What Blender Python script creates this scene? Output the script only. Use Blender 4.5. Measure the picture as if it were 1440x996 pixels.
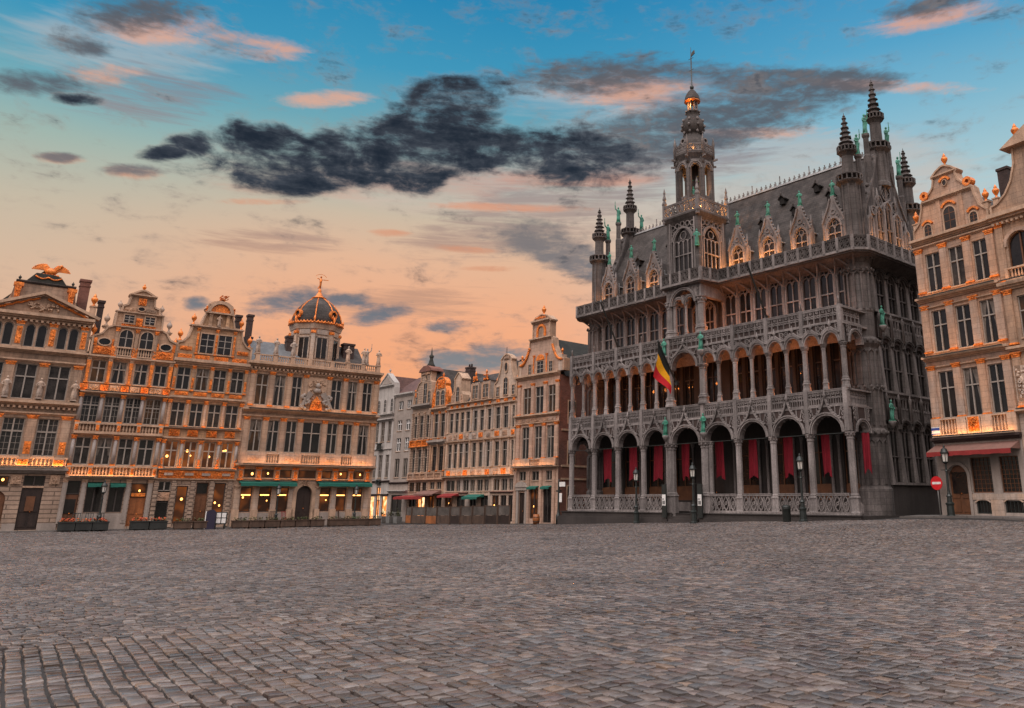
import bpy, math, random
from math import sin, cos, pi, radians, sqrt, atan2
import numpy as np

for ob in list(bpy.data.objects):
    bpy.data.objects.remove(ob)
scene = bpy.context.scene
COL = scene.collection
rng = random.Random(11)

# ------------------------------------------------------------------ camera
cam_d = bpy.data.cameras.new('camera')
cam_d.sensor_width = 36.0
cam_d.lens = 36.0 * 1131.0 / 1440.0
cam_d.shift_x = -143.0 / 1440.0
cam_d.shift_y = -119.0 / 1440.0
cam_d.clip_start = 0.1
cam_d.clip_end = 3000.0
cam = bpy.data.objects.new('camera', cam_d)
cam.location = (0.0, 0.0, 1.7)
cam.rotation_euler = (radians(90 + 16.0), 0.0, 0.0)
COL.objects.link(cam)
scene.camera = cam

# ------------------------------------------------------------------ exposure
EXPO = 0.0
scene.view_settings.view_transform = 'Standard'
scene.view_settings.look = 'None'
scene.view_settings.gamma = 1.0
scene.view_settings.use_curve_mapping = False
scene.view_settings.exposure = EXPO

# ------------------------------------------------------------------ sun (soft dusk light from behind the camera, to the left)
SUN_EL, SUN_AZ = 56.0, 204.0      # azimuth clockwise from +Y
sun_d = bpy.data.lights.new('sun', 'SUN')
sun_d.energy = 1.45
sun_d.angle = radians(40)
sun_d.color = (1.0, 0.90, 0.83)
sun = bpy.data.objects.new('sun', sun_d)
sun.rotation_euler = (radians(90 - SUN_EL), 0, radians(180 - SUN_AZ))
COL.objects.link(sun)


def lin(r, g, b):
    def f(c):
        c = c / 255.0
        return c / 12.92 if c <= 0.04045 else ((c + 0.055) / 1.055) ** 2.4
    return (f(r), f(g), f(b), 1.0)


# ------------------------------------------------------------------ sky
BACK_SKY = 2.45
world = bpy.data.worlds.new('World')
scene.world = world
world.use_nodes = True
wt = world.node_tree
wt.nodes.clear()


def wn(kind, **kw):
    n = wt.nodes.new(kind)
    for k, v in kw.items():
        setattr(n, k, v)
    return n


def wl(a, b):
    wt.links.new(a, b)


def wmath(op, a, b=None, clamp=False):
    n = wn('ShaderNodeMath', operation=op, use_clamp=clamp)
    for i, s in enumerate((a, b)):
        if s is None:
            continue
        if isinstance(s, (int, float)):
            n.inputs[i].default_value = s
        else:
            wl(s, n.inputs[i])
    return n.outputs[0]


def wsmooth(v, lo, hi):
    n = wn('ShaderNodeMapRange', interpolation_type='SMOOTHSTEP')
    n.inputs['From Min'].default_value = lo
    n.inputs['From Max'].default_value = hi
    wl(v, n.inputs['Value'])
    return n.outputs['Result']


def wmix(f, a, b):
    n = wn('ShaderNodeMix', data_type='RGBA')
    if isinstance(f, (int, float)):
        n.inputs[0].default_value = f
    else:
        wl(f, n.inputs[0])
    for i, s in ((6, a), (7, b)):
        if isinstance(s, tuple):
            n.inputs[i].default_value = s
        else:
            wl(s, n.inputs[i])
    return n.outputs[2]


def wramp(v, stops):
    n = wn('ShaderNodeValToRGB')
    e = n.color_ramp.elements
    e[0].position, e[0].color = stops[0]
    e[1].position, e[1].color = stops[1]
    for p, c in stops[2:]:
        k = e.new(p)
        k.color = c
    wl(v, n.inputs[0])
    return n.outputs[0]


tc = wn('ShaderNodeTexCoord')
sep = wn('ShaderNodeSeparateXYZ')
wl(tc.outputs['Generated'], sep.inputs[0])
az = wmath('MULTIPLY', wmath('ARCTAN2', sep.outputs[0], sep.outputs[1]), 57.29578)
el = wmath('MULTIPLY', wmath('ARCSINE', sep.outputs[2]), 57.29578)
eln = wmath('MULTIPLY', el, 1 / 45.0, clamp=True)
S = lambda d, *c: (d / 45.0, lin(*c))
west = wramp(eln, [S(0, 238, 150, 100), S(7, 245, 166, 118), S(12, 242, 174, 134), S(16, 228, 182, 150), S(19, 204, 186, 164),
                   S(22, 158, 182, 176), S(25, 112, 168, 182), S(29, 66, 152, 188), S(34, 40, 134, 180), S(45, 24, 96, 150)])
east = wramp(eln, [S(0, 226, 190, 166), S(9, 214, 204, 194), S(14, 202, 208, 204), S(18, 188, 206, 208), S(22, 164, 198, 208),
                   S(26, 126, 182, 206), S(30, 86, 162, 200), S(36, 52, 138, 188), S(45, 26, 98, 156)])
far = wramp(eln, [S(0, 226, 158, 118), S(8, 226, 176, 144), S(13, 214, 184, 158), S(17, 196, 186, 166), S(21, 158, 182, 174),
                  S(24, 112, 170, 184), S(28, 56, 148, 186), S(34, 30, 126, 176)])
west = wmix(wsmooth(az, -18.0, -42.0), west, far)
base = wmix(wsmooth(az, -8.0, 22.0), west, east)
# hazy variation
comb = wn('ShaderNodeCombineXYZ')
wl(az, comb.inputs[0])
wl(el, comb.inputs[1])


def wnoise(scale, detail, sx, sy, rough=0.55, dist=0.0, off=0.0, rot=0.0):
    mp = wn('ShaderNodeMapping')
    mp.inputs['Scale'].default_value = (sx, sy, 1)
    mp.inputs['Location'].default_value = (off, off * 0.7, off)
    mp.inputs['Rotation'].default_value = (0, 0, rot)
    wl(comb.outputs[0], mp.inputs[0])
    n = wn('ShaderNodeTexNoise')
    n.inputs['Scale'].default_value = scale
    n.inputs['Detail'].default_value = detail
    n.inputs['Roughness'].default_value = rough
    n.inputs['Distortion'].default_value = dist
    wl(mp.outputs[0], n.inputs['Vector'])
    return n.outputs['Fac']


CLD = [(-12.3, 26.9, 5.2, 2.2, 17), (-19.1, 22.4, 10.8, 2.3, 11), (-14.7, 24.0, 7.6, 2.9, 6), (-3.2, 23.8, 8.4, 2.5, -2), (-14.4, 21.3, 2.1, .95, 5),
       (-24.7, 23.4, 1.9, 1.04, 10), (-29.9, 21.9, 1.9, .95, 21), (-27.2, 23.0, 1.4, 1.04, 10), (-31.5, 21.0, 1.5, .57, 12), (-22.9, 21.7, 5.5, 2.0, 8),
       (-36.4, 23.1, 1.8, .43, 10), (-13.4, 27.9, 3.2, 1.33, 6)]
CLG = [(-22.4, 12.7, 3.6, 1.14, 10), (-16.5, 12.3, 2.6, .85, 14), (-18.5, 13.1, 1.7, .67, 4), (-11.9, 11.7, 1.9, .57, 5), (-5.5, 17.9, 4.7, 1.9, -8),
       (-1.7, 16.2, 4.0, 1.43, -10), (-8.8, 9.5, 4.2, 1.52, 11), (-28.1, 12.0, 1.0, .57, 6), (-1.9, 29.5, 9.0, 1.71, 4), (7.6, 26.3, 14.0, 2.4, 5), (2.0, 24.6, 8.0, 1.5, 0),
       (13.7, 28.6, 10.4, 1.15, -8), (-33.9, 28.9, 4.6, 1.43, 19), (-38.7, 23.4, 3.4, .85, 11), (-36.6, 26.2, 2.3, .76, 11), (24.4, 31.7, 4.4, .85, -3),
       (-32.7, 19.7, 2.3, .47, 7), (-36.7, 19.6, 1.5, .38, 10), (-12.2, 9.4, 2.0, .85, 2)]
CLP = [(-32.5, 28.3, 5.1, 1.24, 15), (-26.2, 28.7, 3.7, .95, 4), (-22.0, 26.2, 4.5, .81, 12), (-35.2, 24.9, 3.1, .85, 15), (24.3, 31.0, 6.4, .95, -1),
       (20.4, 27.3, 7.5, .62, -11), (10.8, 25.2, 8.0, .6, -3), (-24.9, 19.0, 4.5, .36, 8), (-16.3, 17.9, 2.0, .36, 3), (-10.9, 17.1, 3.7, .36, -1),
       (-9.0, 15.9, 3.1, .33, 2), (-8.2, 20.2, 7.9, .43, 1), (-32.7, 19.5, 2.4, .56, 7), (-36.7, 19.5, 1.7, .47, 10), (1.0, 28.4, 6.7, 1.9, 0), (-3.4, 22.3, 8.1, .76, 1)]
CLW = [(7.4, 22.3, 17.7, 3.9, 1), (-.2, 27.9, 11.2, 2.85, 0), (-8.8, 21.0, 17.5, 1.9, 3), (-34.3, 26.7, 8.9, 2.85, 10), (16, 20.5, 15, 4.5, 0), (0, 18.5, 9, 3, 4)]


def cloud_mask(lst):
    out = None
    for (a, e, ra, re, rot) in lst:
        mp = wn('ShaderNodeMapping', vector_type='TEXTURE')
        mp.inputs['Location'].default_value = (a, e, 0)
        mp.inputs['Rotation'].default_value = (0, 0, radians(rot))
        mp.inputs['Scale'].default_value = (ra, re, 1)
        wl(comb.outputs[0], mp.inputs[0])
        ln = wn('ShaderNodeVectorMath', operation='LENGTH')
        wl(mp.outputs[0], ln.inputs[0])
        v = wmath('SUBTRACT', 1.15, wmath('POWER', ln.outputs['Value'], 1.6), True)
        out = v if out is None else wmath('ADD', out, v)
    return wmath('MINIMUM', out, 1.0)


n_big = wnoise(0.34, 6, .75, 1.35, .62, .5, 3.1, radians(-8))
n_fine = wnoise(0.9, 6, .6, 1.9, .6, .3, 9.7, radians(-6))
n_wisp = wnoise(0.5, 6, .35, 2.2, .62, .4, 21.0, radians(-5))

n_rag = wnoise(1.25, 7, .8, 1.3, .68, .6, 33.0, radians(-8))


def noisy(m, n, amp):
    return wmath('ADD', m, wmath('MULTIPLY', wmath('SUBTRACT', n, 0.5), amp))


mW = wmath('MULTIPLY', wsmooth(noisy(cloud_mask(CLW), n_wisp, 1.5), .35, 1.1), .6)
col = wmix(mW, base, wramp(eln, [S(15, 228, 182, 150), S(21, 206, 188, 176), S(28, 170, 182, 190), S(34, 150, 178, 194)]))
CLS = [(-6, 19.5, 9, 2.6, 2), (-11, 17.5, 6, 1.6, 0), (-3, 21.5, 8, 1.6, 0), (6, 23.5, 9, 2.2, 3), (-33, 24.5, 7, 2.2, 10), (4, 28.5, 9, 2.0, 0), (-14, 13.2, 8, 1.6, 6), (-24, 16.5, 6, .9, 4)]
n_str = wnoise(0.7, 7, .22, 2.4, .66, .5, 51.0, radians(-3))
mS = wsmooth(noisy(cloud_mask(CLS), n_str, 3.0), .32, 1.3)
col = wmix(wmath('MULTIPLY', mS, .78), col, wramp(eln, [S(14, 190, 148, 126), S(19, 166, 144, 136), S(24, 140, 138, 146), S(30, 118, 130, 146)]))
mP = wsmooth(noisy(noisy(cloud_mask(CLP), n_wisp, 1.7), n_rag, .8), .3, 1.25)
col = wmix(wmath('MULTIPLY', mP, .78), col, wramp(eln, [S(12, 206, 140, 106), S(20, 220, 152, 120), S(26, 232, 172, 142), S(33, 226, 160, 128)]))
mG = wsmooth(noisy(noisy(cloud_mask(CLG), n_fine, 1.6), n_rag, .6), .15, 1.15)
col = wmix(wmath('MULTIPLY', mG, .93), col, wramp(eln, [S(8, 124, 136, 142), S(13, 96, 110, 124), S(18, 122, 118, 120), S(24, 86, 92, 102), S(30, 92, 92, 98)]))
# warm light on the undersides
CLU = [(-19.5, 21.3, 10.5, 1.5, 9), (-12.5, 21.6, 7.5, 1.5, 0), (-3.2, 22.9, 8.6, 1.7, -2)]
mU = wsmooth(noisy(cloud_mask(CLU), n_wisp, 1.9), .25, 1.3)
col = wmix(wmath('MULTIPLY', mU, .62), col, wramp(eln, [S(14, 214, 150, 122), S(20, 206, 152, 132), S(25, 186, 160, 156), S(30, 168, 160, 166)]))
dm = noisy(noisy(noisy(cloud_mask(CLD), n_big, 2.3), n_fine, 1.1), n_rag, .55)
mD = wsmooth(dm, -.02, 1.08)
dcol = wramp(wsmooth(noisy(noisy(dm, n_wisp, 1.3), n_rag, .3), .1, 1.6), [(0, lin(160, 142, 134)), (.2, lin(96, 94, 98)), (.5, lin(66, 72, 82)), (1, lin(34, 43, 55))])
col = wmix(mD, col, dcol)
# Nishita sky: adds its own low-sun dome light all round
sky = wn('ShaderNodeTexSky', sky_type='NISHITA')
sky.sun_disc = False
sky.sun_elevation = radians(SUN_EL)
sky.sun_rotation = radians(SUN_AZ)
bgn = wn('ShaderNodeBackground')
wl(sky.outputs[0], bgn.inputs['Color'])
# the half of the sky behind the camera: even bright dusk overcast
# (low down it is shut off by the dark house fronts on the near side of the square)
back = wramp(eln, [S(0, 62, 50, 44), S(15, 84, 68, 60), S(26, 212, 182, 162), S(34, 226, 206, 194), S(45, 216, 212, 214)])
bsc = wn('ShaderNodeVectorMath', operation='SCALE')
wl(back, bsc.inputs[0])
bsc.inputs['Scale'].default_value = BACK_SKY
bf = wmath('MULTIPLY', wsmooth(sep.outputs[1], .62, .3), 1.0)
wl(wmath('MULTIPLY', bf, 0.05), bgn.inputs['Strength'])
# overhead, out of frame, the cloud deck is bright too
zen = wmath('MULTIPLY', wsmooth(el, 40.0, 62.0), .85)
col = wmix(wmath('MAXIMUM', bf, zen), col, bsc.outputs[0])
bg = wn('ShaderNodeBackground')
bg.inputs['Strength'].default_value = 1.0
wl(col, bg.inputs['Color'])
ad = wn('ShaderNodeAddShader')
wl(bg.outputs[0], ad.inputs[0])
wl(bgn.outputs[0], ad.inputs[1])
wo = wn('ShaderNodeOutputWorld')
wl(ad.outputs[0], wo.inputs['Surface'])

# ------------------------------------------------------------------ materials
MATS = {}


def M(name, base, rough=.8, var=.22, scale=.9, bump=.25, bscale=14.0, metal=0.0, ashlar=None, streak=0.0, spec=.4, tint=None, fine=.12):
    m = bpy.data.materials.new(name)
    m.use_nodes = True
    t = m.node_tree
    b = t.nodes['Principled BSDF']
    L = t.links.new
    N = t.nodes.new
    b.inputs['Roughness'].default_value = rough
    b.inputs['Metallic'].default_value = metal
    b.inputs['Specular IOR Level'].default_value = spec
    co = N('ShaderNodeTexCoord')
    oi = N('ShaderNodeObjectInfo')
    sc = N('ShaderNodeVectorMath'); sc.operation = 'SCALE'
    cb = N('ShaderNodeCombineXYZ')
    for i in range(3):
        L(oi.outputs['Random'], cb.inputs[i])
    L(cb.outputs[0], sc.inputs[0]); sc.inputs['Scale'].default_value = 37.0
    av = N('ShaderNodeVectorMath'); av.operation = 'ADD'
    L(co.outputs['Object'], av.inputs[0]); L(sc.outputs[0], av.inputs[1])

    def noise(s, d, vec=(1, 1, 1)):
        mp = N('ShaderNodeMapping'); mp.inputs['Scale'].default_value = vec
        L(av.outputs[0], mp.inputs[0])
        n = N('ShaderNodeTexNoise'); n.inputs['Scale'].default_value = s; n.inputs['Detail'].default_value = d
        n.inputs['Roughness'].default_value = .6
        L(mp.outputs[0], n.inputs['Vector'])
        return n.outputs['Fac']

    def mul(c, fac, lo, hi):
        mr = N('ShaderNodeMapRange'); mr.inputs['From Min'].default_value = .3; mr.inputs['From Max'].default_value = .7
        mr.inputs['To Min'].default_value = lo; mr.inputs['To Max'].default_value = hi
        L(fac, mr.inputs['Value'])
        s = N('ShaderNodeVectorMath'); s.operation = 'SCALE'
        L(c, s.inputs[0]); L(mr.outputs[0], s.inputs['Scale'])
        return s.outputs[0]
    rgb = N('ShaderNodeRGB'); rgb.outputs[0].default_value = (*base, 1)
    c = rgb.outputs[0]
    nf = noise(scale, 6)
    if tint:
        mx = N('ShaderNodeMix'); mx.data_type = 'RGBA'
        mr = N('ShaderNodeMapRange'); mr.inputs['From Min'].default_value = .42; mr.inputs['From Max'].default_value = .62
        L(noise(scale * .6, 5, (1, 1, .55)), mr.inputs['Value']); L(mr.outputs[0], mx.inputs[0])
        L(c, mx.inputs[6]); mx.inputs[7].default_value = (*tint, 1)
        c = mx.outputs[2]
    c = mul(c, nf, 1 - var, 1 + var)
    if fine:
        c = mul(c, noise(11.0, 4), 1 - fine, 1 + fine)
    if streak:
        c = mul(c, noise(1.0, 5, (5, 5, .35)), 1 - streak, 1 + streak * .6)
    h = noise(bscale, 6)
    if ashlar:
        sp = N('ShaderNodeSeparateXYZ'); L(co.outputs['Object'], sp.inputs[0])
        ad_ = N('ShaderNodeMath'); ad_.operation = 'ADD'; L(sp.outputs[0], ad_.inputs[0]); L(sp.outputs[1], ad_.inputs[1])
        c2 = N('ShaderNodeCombineXYZ'); L(ad_.outputs[0], c2.inputs[0]); L(sp.outputs[2], c2.inputs[1])
        bk = N('ShaderNodeTexBrick'); L(c2.outputs[0], bk.inputs['Vector'])
        bw, rh, mo, v1, v2, vm = ashlar
        bk.inputs['Scale'].default_value = 1; bk.inputs['Brick Width'].default_value = bw; bk.inputs['Row Height'].default_value = rh
        bk.inputs['Mortar Size'].default_value = mo; bk.inputs['Mortar Smooth'].default_value = .3
        bk.inputs['Color1'].default_value = (v1, v1, v1, 1); bk.inputs['Color2'].default_value = (v2, v2, v2, 1)
        bk.inputs['Mortar'].default_value = (vm, vm, vm, 1)
        mm = N('ShaderNodeVectorMath'); mm.operation = 'MULTIPLY'
        L(c, mm.inputs[0]); L(bk.outputs['Color'], mm.inputs[1])
        c = mm.outputs[0]
    L(c, b.inputs['Base Color'])
    if bump:
        bp = N('ShaderNodeBump'); bp.inputs['Strength'].default_value = bump; bp.inputs['Distance'].default_value = .03
        L(h, bp.inputs['Height']); L(bp.outputs[0], b.inputs['Normal'])
    MATS[name] = m
    return m


def glow(name, stops, scale, strength, detail=3):
    """a pane with a lit room behind it: patches of warm light on a dark interior"""
    m = bpy.data.materials.new(name)
    m.use_nodes = True
    t = m.node_tree; L = t.links.new; N = t.nodes.new
    b = t.nodes['Principled BSDF']
    b.inputs['Base Color'].default_value = (.02, .015, .012, 1)
    b.inputs['Roughness'].default_value = .12
    b.inputs['Specular IOR Level'].default_value = .25
    co = N('ShaderNodeTexCoord'); oi = N('ShaderNodeObjectInfo')
    ml = N('ShaderNodeMath'); ml.operation = 'MULTIPLY'; ml.inputs[1].default_value = 43
    L(oi.outputs['Random'], ml.inputs[0])
    cb = N('ShaderNodeCombineXYZ'); L(ml.outputs[0], cb.inputs[0]); L(ml.outputs[0], cb.inputs[2])
    av = N('ShaderNodeVectorMath'); av.operation = 'ADD'; L(co.outputs['Object'], av.inputs[0]); L(cb.outputs[0], av.inputs[1])
    n = N('ShaderNodeTexNoise'); n.inputs['Scale'].default_value = scale; n.inputs['Detail'].default_value = detail
    L(av.outputs[0], n.inputs['Vector'])
    r = N('ShaderNodeValToRGB'); e = r.color_ramp.elements
    e[0].position, e[0].color = stops[0]; e[1].position, e[1].color = stops[1]
    for p, c in stops[2:]:
        k = e.new(p); k.color = c
    L(n.outputs['Fac'], r.inputs[0]); L(r.outputs[0], b.inputs['Emission Color'])
    b.inputs['Emission Strength'].default_value = strength
    MATS[name] = m
    return m


BLK = (0, 0, 0, 1)
ASH = (.62, .30, .012, 1.0, .88, .62)
M('warm_stone', (.47, .29, .185), .85, .26, .8, .25, streak=.26, ashlar=ASH, tint=(.33, .225, .16))
M('pale_stone', (.51, .355, .255), .85, .22, .9, .22, streak=.24, ashlar=ASH, tint=(.42, .35, .30))
M('honey_stone', (.50, .305, .175), .85, .26, .8, .25, streak=.26, ashlar=ASH, tint=(.36, .23, .15))
M('sand_stone', (.42, .28, .195), .85, .26, .8, .25, streak=.3, ashlar=ASH, tint=(.29, .21, .155))
M('buff_stone', (.47, .315, .215), .85, .22, .8, .25, streak=.22, ashlar=ASH, tint=(.38, .26, .19))
M('cream_stone', (.54, .40, .305), .85, .2, .8, .22, streak=.24, ashlar=ASH, tint=(.45, .335, .26))
M('rose_stone', (.50, .325, .235), .85, .24, .8, .25, streak=.24, ashlar=ASH, tint=(.40, .27, .205))
M('pink_stone', (.50, .30, .195), .85, .24, .8, .22, streak=.24, ashlar=ASH, tint=(.40, .30, .24))
M('grey_render', (.31, .26, .225), .9, .18, .7, .15, streak=.2)
M('white_render', (.40, .365, .335), .9, .14, .7, .15, streak=.2)
M('trim_stone', (.45, .30, .205), .8, .26, 1.4, .2, streak=.22)
M('rusticated_stone', (.38, .27, .20), .85, .22, 1.2, .4, streak=.12, ashlar=(1.4, .24, .03, 1.0, .85, .35))
M('grey_column', (.31, .27, .25), .6, .22, 1.6, .15)
M('gilding', (.72, .20, .028), .36, .5, 4.0, .8, bscale=22, metal=.3, spec=.6, fine=.4)
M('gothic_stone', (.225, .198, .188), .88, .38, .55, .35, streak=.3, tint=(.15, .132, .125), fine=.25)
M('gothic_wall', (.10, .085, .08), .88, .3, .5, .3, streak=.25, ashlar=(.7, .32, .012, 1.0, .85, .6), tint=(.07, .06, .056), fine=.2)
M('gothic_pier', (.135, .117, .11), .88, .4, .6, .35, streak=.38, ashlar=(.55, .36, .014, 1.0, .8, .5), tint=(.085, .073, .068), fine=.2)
M('gothic_recess_shade', (.05, .034, .03), .9, .35, .8, .3, streak=.2)  # dark red-brown stone, with the shade of the recesses put into its colour
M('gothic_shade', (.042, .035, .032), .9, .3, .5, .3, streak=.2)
M('slate', (.072, .062, .057), .8, .5, .9, .3, ashlar=(.34, .2, .012, 1.0, .72, .5), spec=.2)
M('slate_green', (.045, .045, .038), .75, .35, 1.2, .3, ashlar=(.34, .2, .012, 1.0, .72, .5), spec=.3)
M('red_tile', (.12, .06, .05), .8, .3, 1.2, .3, ashlar=(.3, .2, .015, 1.0, .75, .5))
M('brick', (.20, .085, .06), .9, .25, 1.2, .2, ashlar=(.26, .085, .012, 1.0, .7, 1.1), tint=(.15, .075, .06))
M('dark_brick', (.06, .04, .036), .9, .35, 1.2, .2, ashlar=(.26, .085, .012, 1.0, .7, 1.2))
M('lead', (.42, .42, .42), .5, .2, 2.0, .1, metal=.3)
M('zinc', (.13, .135, .14), .6, .3, 1.2, .2, streak=.2)
M('verdigris', (.045, .21, .14), .7, .4, 3.0, .4, tint=(.08, .25, .19))
M('window_frame', (.30, .26, .225), .6, .15, 3.0, .05)
M('dark_frame', (.05, .04, .036), .5, .2, 3.0, .05)
M('glass', (.017, .015, .014), .1, .6, .6, .22, bscale=2.2, spec=.4, fine=0)
M('curtain_glass', (.036, .031, .028), .2, .8, 1.3, .03, bscale=1.2, spec=.25, fine=.3)
M('curtain', (.15, .125, .105), .9, .3, 5.0, .3, streak=.3)
glow('dim_room', [(.0, (.012, .006, .003, 1)), (.5, (.03, .014, .006, 1)), (.75, (.12, .045, .014, 1))], 1.4, .5)
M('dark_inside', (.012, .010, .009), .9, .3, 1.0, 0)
M('wood', (.13, .052, .022), .55, .3, 2.0, .15, streak=.3)
M('dark_wood', (.03, .018, .014), .5, .3, 2.0, .15, streak=.3)
M('orange_wood', (.30, .10, .03), .5, .25, 2.0, .15, streak=.3)
M('black_iron', (.018, .022, .02), .45, .3, 4.0, .1, spec=.5)
M('green_iron', (.014, .019, .017), .45, .3, 4.0, .1, spec=.5)
M('red_cloth', (.19, .004, .014), .85, .18, 2.0, .15, streak=.12, fine=.05)
M('awning_red', (.24, .022, .020), .8, .15, 2.0, .1)
M('awning_brown', (.19, .10, .08), .8, .15, 2.0, .1)
M('awning_green', (.012, .115, .085), .8, .15, 2.0, .1)
M('flag_black', (.012, .014, .012), .8, .2, 2.0, .1)
M('flag_yellow', (.85, .40, .01), .8, .1, 2.0, .1)
M('flag_red', (.62, .02, .03), .8, .1, 2.0, .1)
M('sign_red', (.60, .015, .02), .4, .08, 2.0, 0)
M('sign_white', (.75, .73, .7), .5, .06, 2.0, 0)
M('sign_blue', (.03, .06, .25), .5, .06, 2.0, 0)
M('purple_board', (.018, .014, .034), .5, .1, 2.0, 0)
M('milk_glass', (.55, .52, .47), .3, .1, 3.0, 0)
M('screen_glass', (.10, .085, .075), .15, .5, 1.2, .02, spec=.4)
M('planter_wood', (.085, .052, .036), .8, .3, 2.0, .2, streak=.3)
M('planter_dark', (.022, .024, .022), .6, .3, 2.0, .1)
M('leaf', (.05, .07, .02), .6, .5, 6.0, .2, tint=(.08, .05, .02))
M('flower', (.62, .16, .05), .6, .35, 9.0, .1, tint=(.5, .06, .04))
M('grey_metal', (.22, .22, .21), .5, .2, 3.0, .1, metal=.3)
M('pavement', (.13, .115, .105), .7, .2, 1.0, .2, ashlar=(.6, .4, .012, 1.0, .85, .6))
glow('lit_glass', [(.0, (.015, .004, .001, 1)), (.45, (.05, .013, .003, 1)), (.7, (.26, .065, .010, 1))], 1.1, .95, 1)
glow('dim_lit_glass', [(.0, (.006, .002, .001, 1)), (.5, (.025, .007, .002, 1)), (.75, (.20, .05, .009, 1))], 1.3, .9, 1)
glow('shop_glow', [(.0, (.25, .05, .008, 1)), (.45, (.8, .22, .04, 1)), (.6, (1, .62, .3, 1)), (.8, (1, .85, .6, 1))], 1.6, 1.7)
glow('amber_lamp', [(.0, (1, .36, .07, 1)), (1, (1, .5, .14, 1))], 1.0, 5.0)


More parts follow.
